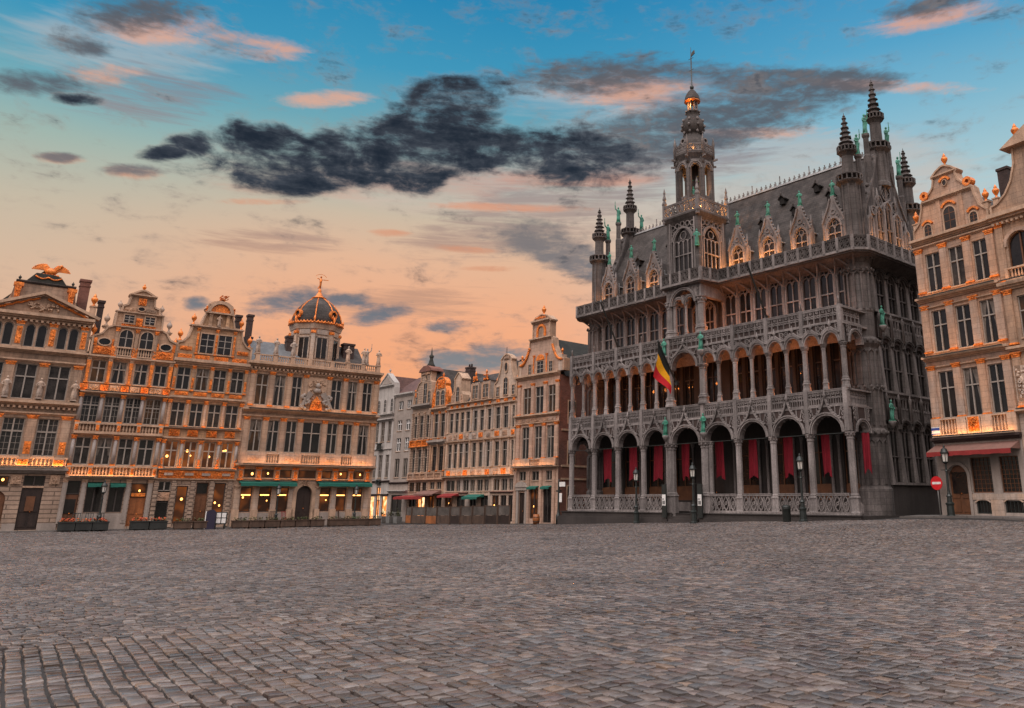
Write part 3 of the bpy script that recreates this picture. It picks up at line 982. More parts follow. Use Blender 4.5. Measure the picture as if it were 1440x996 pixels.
    def pilaster(s, u, z0, z1, w=.26, d=.1, cap='gilding', foot='gilding', mat=None, name='pilaster', shape='flat', ch=.2, panel=None):
        mat = mat or s.stone
        h = z1 - z0

        def shaft():
            mb = MB()
            if shape == 'round':
                mb.lathe(0, -.02, [(w * .5, .12), (w * .46, h * .5), (w * .42, h - ch)], 12)
            elif shape == 'twist':
                n = 14
                mb.lathe(0, -.02, [(w * (.5 if k % 2 else .4), .1 + (h - ch - .1) * k / n) for k in range(n + 1)], 10)
            elif shape == 'term':
                mb.taper(0, -d / 2, .1, h - ch, w * .3, d * .5, w * .52, d * .6)
            else:
                mb.box(-w / 2, w / 2, -d, .02, .1, h - ch)
                mb.box(-w / 2 + .05, w / 2 - .05, -d - .015, -d + .01, .25, h - ch - .12)
            return mb.mesh(name, mat)
        key = ('pil', round(w, 2), round(h, 2), shape, mat, name, round(d, 2), ch)
        o = place(name, cached(key, shaft), s.root, (s.X(u), 0, z0))

        def capm():
            mb = MB(); e = d if shape == 'flat' else w * .55
            mb.box(-w * .5 - .01, w * .5 + .01, -e - .02, .02, 0, ch * .25)
            mb.taper(0, -e / 2, ch * .25, ch * .75, w * .5, e * .5 + .01, w * .62, e * .5 + .05)
            mb.box(-w * .66, w * .66, -e - .07, .02, ch * .75, ch)
            mb.carve(-w * .55, w * .55, ch * .2, ch * .8, -e - .03, .035, 7, 3)
            return mb.mesh('capital', cap)

        def footm():
            mb = MB(); e = d if shape == 'flat' else w * .55
            mb.box(-w * .6, w * .6, -e - .05, .02, 0, .055); mb.box(-w * .54, w * .54, -e - .02, .02, .055, .1)
            return mb.mesh('plinth', foot)
        if cap:
            place('capital', cached(('cap', round(w, 2), shape, cap, round(d, 2), ch), capm), o, (0, 0, h - ch))
        if foot:
            place('plinth', cached(('foot', round(w, 2), shape, foot, round(d, 2)), footm), o)
        if panel:
            mb = MB(); a, b = panel
            mb.box(-w * .36, w * .36, -d - .03, -d + .01, a - z0, b - z0)
            mb.carve(-w * .34, w * .34, a - z0, b - z0, -d - .03, .03, 16, int(u * 31) % 91)
            mb.put('gilded_panel', 'gilding', o)
        return o

    def cornice(s, z0, z1, proj=.25, x0=None, x1=None, mat='trim_stone', dent=False, steps=3, y=0.0, name='cornice'):
        x0 = 0 if x0 is None else s.X(x0); x1 = s.w if x1 is None else s.X(x1)
        mb = MB(); h = (z1 - z0)
        zc = z0
        for k in range(steps):
            p = proj * ((k + 1) / steps) ** 1.2
            hh = h * (.28 if k < steps - 1 else 1 - .28 * (steps - 1))
            e = p * .6
            mb.box(x0 - (e if x0 <= .01 else 0) * .3, x1 + (e if x1 >= s.w - .01 else 0) * .3, y - p, y + .05, zc, zc + hh)
            zc += hh
        if dent:
            n = int((x1 - x0) / .26)
            for k in range(n):
                x = x0 + (k + .5) * (x1 - x0) / n
                mb.box(x - .065, x + .065, y - proj * .55, y + .01, z0 - .13, z0 - .004)
        return s.add(mb, name, mat)

    def band(s, z0, z1, y=-.04, mat=None, x0=None, x1=None, name='band'):
        x0 = 0 if x0 is None else s.X(x0); x1 = s.w if x1 is None else s.X(x1)
        return s.add(MB().box(x0, x1, y, .02, z0, z1), name, mat or s.stone)

    def carved(s, a, b, z0, z1, y=-.03, d=.05, n=40, mat='gilding', name='carved_panel', back=True):
        mb = MB()
        if back:
            mb.box(s.X(a), s.X(b), y - .015, .02, z0, z1)
        s.seed += 7
        mb.carve(s.X(a), s.X(b), z0, z1, y - .01, d, n, s.seed)
        return s.add(mb, name, mat)

    def balustrade(s, a, b, z0, z1, y=-.25, posts=(), pw=.2, solid=(), mat=None, gold=False, step=.17, slab=True):
        mat = mat or 'trim_stone'
        mb = MB(); xa, xb = s.X(a), s.X(b)
        h = z1 - z0; r0 = .09
        mb.box(xa, xb, y - .08, y + .08, z1 - .09, z1)
        mb.box(xa, xb, y - .07, y + .07, z0, z0 + .07)
        if slab:
            mb.box(xa, xb, y - .12, .03, z0 - .08, z0 - .002)
        blocks = [(s.X(p) - pw / 2, s.X(p) + pw / 2) for p in posts] + [(s.X(p), s.X(q)) for p, q in solid]
        for (p, q) in blocks:
            mb.box(p, q, y - .1, y + .1, z0 + .002, z1 - .003)
        n = int((xb - xa) / step)
        hb = h - .16
        for k in range(n):
            x = xa + (k + .5) * (xb - xa) / n
            if any(p - .04 < x < q + .04 for p, q in blocks):
                continue
            mb.lathe(x, y, [(.035, z0 + .07), (.03, z0 + .07 + hb * .1), (.062, z0 + .07 + hb * .35), (.026, z0 + .07 + hb * .8), (.045, z1 - .09)], 6, caps=False)
        o = s.add(mb, 'balustrade', mat)
        if gold:
            for (p, q) in blocks:
                g = MB().box(p + .03, q - .03, y - .125, y - .095, z0 + .1, z1 - .13)
                g.carve(p + .03, q - .03, z0 + .1, z1 - .13, y - .12, .035, 12, int(p * 77) % 71)
                g.put('gilded_panel', 'gilding', o)
        return o

    def body(s, z1, depth=8.0, mat=None, z0=-.6):
        mb = MB()
        y0 = .245
        mb.face([(0, y0, z0), (0, depth, z0), (0, depth, z1), (0, y0, z1)])
        mb.face([(s.w, y0, z0), (s.w, depth, z0), (s.w, depth, z1), (s.w, y0, z1)])
        mb.face([(0, depth, z0), (s.w, depth, z0), (s.w, depth, z1), (0, depth, z1)])
        mb.face([(0, y0, z1), (s.w, y0, z1), (s.w, depth, z1), (0, depth, z1)])
        # returns of the front wall at its ends
        for x in (0, s.w):
            mb.face([(x, 0, z0), (x, y0, z0), (x, y0, z1), (x, 0, z1)])
        o = s.add(mb, 'side_wall', mat or s.stone)
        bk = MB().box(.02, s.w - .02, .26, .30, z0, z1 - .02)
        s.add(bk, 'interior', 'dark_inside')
        return o

    def roof_gabled(s, z0, zr, y0=.5, y1=8.0, a=None, b=None, mat='slate', c=None, over=.0):
        """ridge runs away from the square"""
        xa = 0 if a is None else s.X(a); xb = s.w if b is None else s.X(b)
        xc = (xa + xb) / 2 if c is None else s.X(c)
        mb = MB().prism([(xa - over, z0), (xb + over, z0), (xc, zr)], y0, y1)
        return s.add(mb, 'roof', mat)

    def roof_long(s, z0, zr, y0=.15, ym=4.0, y1=8.0, a=None, b=None, mat='slate'):
        """ridge runs along the front"""
        xa = 0 if a is None else s.X(a); xb = s.w if b is None else s.X(b)
        mb = MB()
        mb.face([(xa, y0, z0), (xb, y0, z0), (xb, ym, zr), (xa, ym, zr)])
        mb.face([(xa, y1, z0), (xb, y1, z0), (xb, ym, zr), (xa, ym, zr)])
        mb.face([(xa, y0, z0), (xa, ym, zr), (xa, y1, z0)])
        mb.face([(xb, y0, z0), (xb, ym, zr), (xb, y1, z0)])
        return s.add(mb, 'roof', mat)

    def gable(s, pts, y0=0.0, t=.45, mat=None, cope='trim_stone', skip=1):
        P = [(s.X(u), z) for u, z in pts]
        o = s.add(MB().prism(P, y0, y0 + t), 'gable', mat or s.stone)
        mb = MB()
        for k in range(skip - 1, len(P) - 1):
            (xa, za), (xb, zb) = P[k], P[k + 1]
            mb.bar((xa, y0 + t / 2 - .02, za), (xb, y0 + t / 2 - .02, zb), .1, t + .14)
        mb.put('coping', cope, o)
        return o

    def gwin(s, a, b, c, d, arch=True, pane='mix', y=0.0, kind=None, surround='trim_stone'):
        """window on a gable wall: stone surround standing proud, frame and pane within it"""
        w, h = b - a, d - c
        mb = MB(); t = .07
        zt = h - (w / 2 if arch else 0)
        mb.box(-w / 2 - t, -w / 2, -.06, .02, -.04, zt); mb.box(w / 2, w / 2 + t, -.06, .02, -.04, zt)
        mb.box(-w / 2 - t - .03, w / 2 + t + .03, -.1, .02, -.1, -.04)
        if arch:
            mb.arc(0, zt, w / 2, w / 2 + t, 0, 180, -.06, .02, 10)
        else:
            mb.box(-w / 2 - t, w / 2 + t, -.06, .02, h, h + t)
        o = mb.put('window', surround, s.root, (s.X((a + b) / 2), y, c))
        fr = MB()
        fr.box(-.025, .025, -.035, .005, 0, h - .01)
        for q in (.36, .7):
            fr.box(-w / 2, w / 2, -.032, .005, h * q - .02, h * q + .02)
        fr.put('frame', s.frame if kind is None else kind, o)
        if pane == 'mix':
            pane = 'glass'
        me = pane_mesh(w, h, arch, pane)
        place('pane', me, o, (0, -.165, 0))
        return o

    def oval(s, u, z, rx, rz, y=0.0):
        mb = MB()
        for k in range(16):
            a, b = 2 * pi * k / 16, 2 * pi * (k + 1) / 16
            P = [(rx * cos(a), rz * sin(a)), (rx * 1.28 * cos(a), rz * 1.35 * sin(a)), (rx * 1.28 * cos(b), rz * 1.35 * sin(b)), (rx * cos(b), rz * sin(b))]
            mb.prism(P, -.07, .02)
        o = mb.put('window', 'trim_stone', s.root, (s.X(u), y, z))
        pm = MB().prism([(rx * cos(2 * pi * k / 16), rz * sin(2 * pi * k / 16)) for k in range(16)], -.02, .02)
        pm.put('pane', 'glass', o)
        return o

    def urn(s, u, z, h, y=.2, mat='gilding', ped=0.0, kind='urn'):
        me = cached((kind, round(h, 1), mat), lambda: (urn_mesh if kind == 'urn' else ball_finial_mesh)(round(h, 1), mat))
        o = place('urn' if kind == 'urn' else 'finial', me, s.root, (s.X(u), y, z))
        if ped:
            pb = MB().box(-.15, .15, -.15, .15, -ped, -.06).box(-.2, .2, -.2, .2, -.06, .0)
            pb.put('pedestal', 'trim_stone', o)
        return o

    def statue(s, u, z, h, y=0.0, mat='trim_stone', seed=0, arm=None, rot=0.0):
        me = cached(('st', round(h, 1), mat, seed % 4, arm), lambda: statue_mesh(round(h, 1), mat, seed % 4, arm))
        return place('statue', me, s.root, (s.X(u), y, z), rot)

    def chimney(s, a, b, z0, z1, y0=1.5, d=.6, mat='dark_brick', pots=0, bands=True):
        mb = MB(); xa, xb = s.X(a), s.X(b)
        mb.box(xa, xb, y0, y0 + d, z0, z1 - .15)
        mb.box(xa - .05, xb + .05, y0 - .05, y0 + d + .05, z1 - .15, z1)
        if bands:
            mb.box(xa - .03, xb + .03, y0 - .03, y0 + d + .03, z1 - .45, z1 - .38)
        o = s.add(mb, 'chimney', mat)
        if pots:
            pm = MB()
            for k in range(pots):
                x = xa + (k + .5) * (xb - xa) / pots
                pm.lathe(x, y0 + d / 2, [(.1, z1), (.085, z1 + .3), (.1, z1 + .33)], 8)
            pm.put('chimney_pot', mat, o)
        return o

    def awning(s, a, b, z0, z1, depth, mat, val=.16, valmat=None):
        mb = MB(); xa, xb = s.X(a), s.X(b)
        n = max(2, int((xb - xa) / .5))
        mb.face([(xa, -.02, z1), (xb, -.02, z1), (xb, -depth, z0 + val), (xa, -depth, z0 + val)])
        mb.face([(xa, -.02, z1), (xa, -depth, z0 + val), (xa, -.02, z0 + val)])
        mb.face([(xb, -.02, z1), (xb, -depth, z0 + val), (xb, -.02, z0 + val)])
        o = s.add(mb, 'awning', mat)
        v = MB()
        for k in range(n):
            x0, x1 = xa + (xb - xa) * k / n, xa + (xb - xa) * (k + 1) / n
            v.box(x0, x1 - .004, -depth - .012, -depth + .012, z0 + (.02 if k % 2 else 0), z0 + val)
        v.put('valance', valmat or mat, o)
        return o

    def shop(s, a, b, z0, z1, pane='glass', frame='dark_frame', kind='two', stall=0.0):
        """ground-floor shop window"""
        return s.win(a, b, z0, z1, kind, pane, frame)

    def door(s, a, b, z0, z1, mat='wood', arch=False, glass=None, y=.12):
        w, h = b - a, z1 - z0
        mb = MB(); xa, xb = s.X(a), s.X(b)
        if arch:
            zt = z1 - w / 2
            pts = [(xa, z0), (xb, z0)] + [((xa + xb) / 2 + w / 2 * cos(pi * k / 12), zt + w / 2 * sin(pi * k / 12)) for k in range(13)]
            mb.prism(pts, y, y + .06)
        else:
            zt = z1
            mb.box(xa, xb, y, y + .06, z0, z1)
        for sx in (0, 1):
            x0 = xa + w * (.06 + .5 * sx); x1 = x0 + w * .38
            for (p, q) in ((.06, .36), (.42, .9)):
                za, zb = z0 + (zt - z0) * p, z0 + (zt - z0) * q
                mb.box(x0, x1, y - .03, y + .01, za, zb)
        o = s.add(mb, 'door', mat)
        hd = MB().blob(((xa + xb) / 2 + .06, y - .06, z0 + h * .42), .035)
        hd.put('handle', 'gilding', o)
        if glass:
            g = MB().box(xa + w * .12, xb - w * .12, y - .05, y - .032, z0 + h * .42, z0 + h * .86)
            g.put('pane', glass, o)
        return o

    def lamp_strip(s, a, b, z, y=-.5, power=30, col=(1.0, .45, .15), tilt=-20, name='floodlight'):
        """facade floodlight lying on a ledge, shining up the wall"""
        xa, xb = s.X(a), s.X(b)
        o = s.add(MB().box(xa, xb, y - .04, y + .04, z - .07, z - .02), name, 'black_iron')
        ld = bpy.data.lights.new(name, 'AREA'); ld.shape = 'RECTANGLE'
        ld.size = xb - xa; ld.size_y = .06; ld.energy = power * 1.0; ld.color = col
        lo = bpy.data.objects.new('floodlight_beam', ld)
        lo.parent = o
        lo.location = ((xa + xb) / 2, y, z)
        lo.rotation_euler = (radians(180 + tilt), 0, 0)
        COL.objects.link(lo)
        return o

# ------------------------------------------------------------------ west row
GW = 'guild houses on the west side of the square'


def la_louve():
    h = House('guild_house', 'stone house with triangular pediment and gilded phoenix on its roof', 'guild house', PW, -5.35, -0.1, 'sand_stone', GW)
    h.body(12.2, 8)
    mir = lambda L: L + [(-5.42 - b, -5.42 - a) for a, b in L]
    # ground floor
    h.wall(-.5, 3.17, [(-2.0, -1.0, .1, 3.02), (-3.62, -2.66, .3, 2.2, 'arch'), (-3.62, -2.66, 2.42, 2.98), (-5.0, -4.2, .1, 3.0)], mat='rusticated_stone')
    h.door(-2.0, -1.0, .12, 2.36, 'dark_wood'); h.carved(-1.72, -1.3, 1.1, 1.9, .08, .04, 30, 'wood')
    h.add(MB().box(h.X(-2.02), h.X(-.98), .02, .2, 2.36, 2.46), 'transom', 'trim_stone')
    h.win(-2.0, -1.0, 2.46, 3.02, 'two', 'glass', 'dark_frame')
    h.door(-3.62, -2.66, .3, 2.2, 'wood', True)
    h.win(-3.62, -2.66, 2.42, 2.98, 'two', 'dim_lit_glass', 'dark_frame'); h.win(-5.0, -4.2, .12, 3.0, 'cross', 'glass', 'dark_frame')
    h.band(-.5, .45, -.08, 'grey_render', x0=-1.0); h.band(-.5, .45, -.08, 'grey_render', x0=-2.6, x1=-2.0)
    for u in (-2.35, -.55, -3.95):
        h.carved(u - .24, u + .24, 2.55, 3.05, -.1, .07, 14, 'trim_stone', 'console')
    # first floor
    h.cornice(3.14, 3.44, .42, mat='grey_render')
    h.balustrade(-5.35, -.12, 3.5, 4.03, -.28, solid=[(-2.5, -1.98), (-.84, -.3), (-4.1, -3.55)], gold=True, step=.19)
    w1 = [(-3.48, -2.46), (-1.86, -.84), (-5.15, -4.15)]
    h.storey(3.17, 6.36, 4.1, 6.2, w1, 'muntin')
    for u in (-2.15, -.5, -3.8):
        h.pilaster(u, 3.6, 6.36, .46, .1, panel=(4.2, 4.9))
    h.cornice(6.36, 6.52, .16); h.cornice(6.86, 7.14, .38, dent=True)
    h.wall(6.36, 7.2)
    h.band(7.14, 7.2, -.3)
    # second floor
    w2 = [(-3.38, -2.37), (-1.8, -.76), (-4.95, -3.95)]
    h.storey(7.2, 9.32, 7.26, 9.24, w2, 'cross')
    for i, u in enumerate((-2.08, -.4, -3.66, -5.15)):
        h.pilaster(u, 7.2, 9.32, .4, .1, foot='trim_stone')
        h.statue(u, 7.26, 1.2, -.24, 'pale_stone', i)
    h.cornice(9.32, 9.5, .16); h.wall(9.32, 10.12); h.cornice(9.86, 10.12, .34)
    # third floor: pairs of small round-headed lights
    w3 = []
    for a, b in ((-3.3, -2.25), (-1.72, -.68), (-4.86, -3.86)):
        m = (a + b) / 2
        w3 += [(a, m - .04), (m + .04, b)]
    h.storey(10.12, 11.7, 10.22, 11.55, w3, 'arch1')
    for u in (-1.98, -.42, -3.58, -5.1):
        h.pilaster(u, 10.15, 11.68, .38, .1, foot='trim_stone', panel=(10.35, 11.35))
    h.wall(11.7, 12.2)
    h.cornice(11.78, 12.16, .42, dent=True)
    # pediment
    c = -2.72
    P = [(-5.35, 12.17), (-.1, 12.17), (c, 13.3)]
    t = h.add(MB().prism([(h.X(u), z) for u, z in P], -.05, .5), 'pediment', 'sand_stone')
    rk = MB()
    for (a, b) in (((-5.65, 12.2), (c, 13.42)), ((c, 13.42), (.2, 12.2))):
        rk.bar((h.X(a[0]), -.18, a[1]), (h.X(b[0]), -.18, b[1]), .16, .5)
    rk.put('raking_cornice', 'trim_stone', t)
    r_ = random.Random(4)
    for s_ in (-1, 1):
        gl = MB()
        for k in range(34):
            f = k / 33
            gl.blob((h.X(c) + s_ * (.25 + 2.05 * f), -.1, 13.1 - .87 * f + r_.uniform(-.03, .03)), .09, .09, .06)
        gl.put('gilded_garland', 'gilding', t)
    tp = MB(); tp.carve(h.X(-3.6), h.X(-1.8), 12.3, 12.85, -.08, .13, 40, 6); tp.put('relief', 'trim_stone', t)
    # attic with consoles
    at = h.add(MB().prism([(h.X(u), z) for u, z in ((-4.45, 12.2), (-.98, 12.2), (-1.25, 14.1), (-4.18, 14.1))], .45, 1.4), 'attic', 'sand_stone')
    for s_ in (-1, 1):
        u = c + s_ * 1.32
        mb = MB(); mb.taper(h.X(u), .32, 12.9, 13.75, .1, .14, .17, .2); mb.box(h.X(u) - .24, h.X(u) + .24, .1, .5, 13.75, 13.95)
        mb.carve(h.X(u) - .16, h.X(u) + .16, 12.9, 13.75, .12, .06, 16, 9); mb.put('gilded_console', 'gilding', at)
        sb = MB(); sb.prism([(h.X(u + s_ * .14), 12.25), (h.X(u + s_ * 1.0), 12.25), (h.X(u + s_ * .5), 12.55), (h.X(u + s_ * .25), 13.3)], .4, .9); sb.put('scroll', 'trim_stone', at)
        h.urn(u, 14.1, .4, .6, 'slate_green', kind='finial')
    h.cornice(14.0, 14.16, .12, x0=-4.2, x1=-1.22, y=.45, mat='slate')
    h.roof_gabled(12.0, 15.25, .9, 8, c=c, mat='slate_green', over=.1)
    # base and phoenix
    b = h.add(MB().prism([(h.X(u), z) for u, z in ((-3.75, 14.14), (-1.7, 14.14), (-2.05, 14.62), (-2.5, 14.72), (-3.3, 14.72))], .5, 1.1), 'phoenix_base', 'slate_green')
    g = MB()
    for k in range(18):
        f = k / 17
        g.blob((h.X(-3.3 + 1.25 * f), .47, 14.52 - .12 * sin(pi * ((2 * f) % 1))), .06, .06, .05)
    g.put('swag', 'gilding', b)
    ph = MB(); x = h.X(-2.6)
    ph.blob((x, .75, 14.95), .34, .2, .24); ph.bar((x + .15, .75, 15.05), (x + .42, .72, 15.3), .13); ph.blob((x + .46, .7, 15.34), .1)
    for s_ in (-1, 1):
        for k in range(9):
            f = k / 8
            a = radians(4 + 66 * f)
            L = .82 - .3 * f
            m = (x + s_ * (.16 + .22 * (1 - f)), .78, 15.02 + .2 * f)
            t = (x + s_ * (.12 + L * cos(a)), .82, 14.98 + L * .8 * sin(a))
            ph.bar((x + s_ * .1, .77, 14.98), m, .1, .07); ph.bar(m, t, .07, .035); ph.blob(t, .045, .03, .05)
    for k in range(6):
        ph.blob((x - .35 + .14 * k, .7, 14.72), .09, .1, .07)
    ph.put('phoenix', 'gilding', b)
    h.urn(-.2, 13.05, .85, .15, 'gilding', ped=.85)
    h.chimney(-.98, -.44, 12.2, 14.93, 1.4, .5, 'brick')
    h.chimney(.22, .52, 11.6, 13.85, 1.9, .5, 'dark_brick')
    h.lamp_strip(-5.2, -.2, 3.56, -.5, 38)


def le_sac():
    h = House('guild_house', 'tall orange-trimmed gable house with two arched gable windows between oval ones', 'guild house', PW, -.08, 4.6, 'warm_stone', GW)
    h.body(10.3, 8)
    g = [(-.02, .76), (1.08, 1.9), (2.22, 3.0), (3.34, 4.2)]
    h.wall(-.5, 2.86, [(g[0][0], g[0][1], .2, 2.78), (g[1][0], g[1][1], 1.0, 2.72), (g[2][0], g[2][1], 1.0, 2.68), (g[3][0], g[3][1], .2, 2.66)], mat='rusticated_stone')
    h.door(.0, .74, .2, 2.0, 'wood', glass='glass'); h.win(-.02, .76, 2.02, 2.78, 'plain', 'glass', 'dark_frame')
    for a, b in g[1:3]:
        h.win(a, b, 1.0, 2.7, 'two', 'glass', 'dark_frame'); h.awning(a, b, 2.42, 2.68, .3, 'awning_green')
    h.door(3.34, 4.2, .2, 1.85, 'orange_wood'); h.win(3.34, 4.2, 1.87, 2.66, 'plain', 'dim_lit_glass', 'dark_frame')
    h.carved(3.4, 4.14, 1.9, 2.1, .06, .03, 14, 'gilding', 'lintel_carving')
    h.band(-.5, .95, -.06, 'grey_render', x0=.8, x1=3.3)
    for u in (-.02, .92, 2.05, 3.16, 4.32):
        h.pilaster(u, .3, 2.88, .24, .1, cap='trim_stone', foot=None, mat='grey_render')
    cols = (-.0, 1.06, 2.14, 3.2, 4.4)
    h.cornice(2.86, 3.0, .2)
    h.balustrade(-.08, 4.55, 3.04, 3.64, -.16, cols, .22, mat='dark_frame' if False else 'trim_stone', gold=True)
    w = [(.12, .9), (1.22, 1.98), (2.32, 3.07), (3.38, 4.2)]
    h.storey(2.86, 5.36, 3.7, 5.26, w, 'cross')
    for u in cols:
        h.pilaster(u, 3.64, 5.36, .22, .1, mat='grey_column', shape='round')
    h.cornice(5.36, 5.5, .22)
    h.balustrade(-.08, 4.55, 5.54, 6.1, -.16, cols, .22, gold=True)
    w = [(.1, .98), (1.22, 2.05), (2.33, 3.16), (3.4, 4.26)]
    h.storey(5.36, 7.8, 6.14, 7.7, w, 'muntin')
    for u in cols:
        h.pilaster(u, 6.1, 7.8, .22, .1, mat='grey_column', shape='round')
    h.cornice(7.8, 7.94, .24)
    h.wall(7.8, 8.42); 
    for k, u in enumerate(cols):
        h.carved(u - .2, u + .2, 7.95, 8.36, -.12, .09, 16, 'gilding', 'gilded_mask')
        if k < 4:
            h.carved(u + .28, cols[k + 1] - .28, 7.97, 8.36, -.05, .09, 20, 'trim_stone', 'cartouche')
    w = [(.24, 1.0), (1.32, 2.08), (2.5, 3.24), (3.58, 4.32)]
    h.storey(8.42, 10.0, 8.5, 9.82, w, 'cross')
    for u in (.06, 1.16, 2.28, 3.41, 4.47):
        h.pilaster(u, 8.42, 9.98, .2, .12, shape='term', mat='gilding', cap='trim_stone', foot='gilding')
    h.cornice(9.9, 10.1, .26)
    # gable
    c = 2.33
    half = [(2.3, 10.08), (2.28, 11.25), (1.85, 11.45), (1.62, 11.85), (1.3, 12.0), (1.27, 12.85), (1.05, 12.95), (1.0, 13.3), (.72, 13.42), (.66, 13.95), (.74, 14.05), (.3, 14.3), (.1, 14.4)]
    L = [(c - a, z) for a, z in half]; R = [(c + a, z) for a, z in reversed(half)]
    h.gable([L[0]] + L[1:] + R, -.02, .5)
    h.cornice(11.88, 12.02, .16, x0=1.0, x1=3.7, y=-.02); h.cornice(12.82, 12.96, .16, x0=1.05, x1=3.62, y=-.02); h.cornice(13.95, 14.1, .22, x0=1.6, x1=3.1, y=-.02)
    for a, b in ((1.42, 2.12), (2.54, 3.24)):
        h.gwin(a, b, 10.12, 11.8, True, y=-.03)
        h.balustrade(a - .06, b + .06, 10.14, 10.72, -.16, (), step=.13, slab=False)
    for u in (1.26, 2.33, 3.4):
        h.pilaster(u, 10.1, 11.86, .18, .14, foot='gilding')
    h.carved(2.18, 2.48, 10.12, 10.72, -.12, .05, 14); h.carved(1.1, 1.36, 10.12, 10.72, -.12, .05, 12); h.carved(3.3, 3.56, 10.12, 10.72, -.12, .05, 12)
    for u in (.67, 4.0):
        h.oval(u, 10.95, .3, .2, -.04)
        h.carved(u - .5, u + .5, 10.2, 10.66, -.06, .07, 34)
        h.carved(u - .55, u - .38, 10.7, 11.15, -.05, .06, 10); h.carved(u + .38, u + .55, 10.7, 11.15, -.05, .06, 10)
    for a, b in ((1.5, 2.02), (2.64, 3.16)):
        h.gwin(a, b, 12.28, 12.74, False, y=-.03)
        h.carved(a - .1, b + .1, 12.06, 12.2, -.05, .06, 16)
    h.carved(2.15, 2.5, 12.1, 12.6, -.08, .07, 16)
    h.oval(c, 13.2, .18, .12, -.04); h.carved(c - .22, c + .22, 13.45, 13.9, -.06, .08, 16)
    h.carved(1.45, 2.05, 13.0, 13.25, -.05, .05, 14, 'warm_stone'); h.carved(2.6, 3.2, 13.0, 13.25, -.05, .05, 14, 'warm_stone')
    h.urn(c, 14.4, .5, .2, ped=.12)
    for u, z, k in ((1.18, 12.98, .65), (3.5, 12.98, .65), (.62, 11.95, .75), (4.06, 11.95, .75), (.05, 11.2, .75), (4.55, 10.9, .75)):
        h.urn(u, z, k, .15, 'pale_stone' if z > 11.5 else 'gilding', ped=.15, kind='finial')
    h.roof_gabled(10.2, 13.0, .5, 8, c=c)
    h.lamp_strip(.1, 4.4, 3.06, -.35, 16); h.lamp_strip(.1, 4.4, 8.0, -.4, 12)


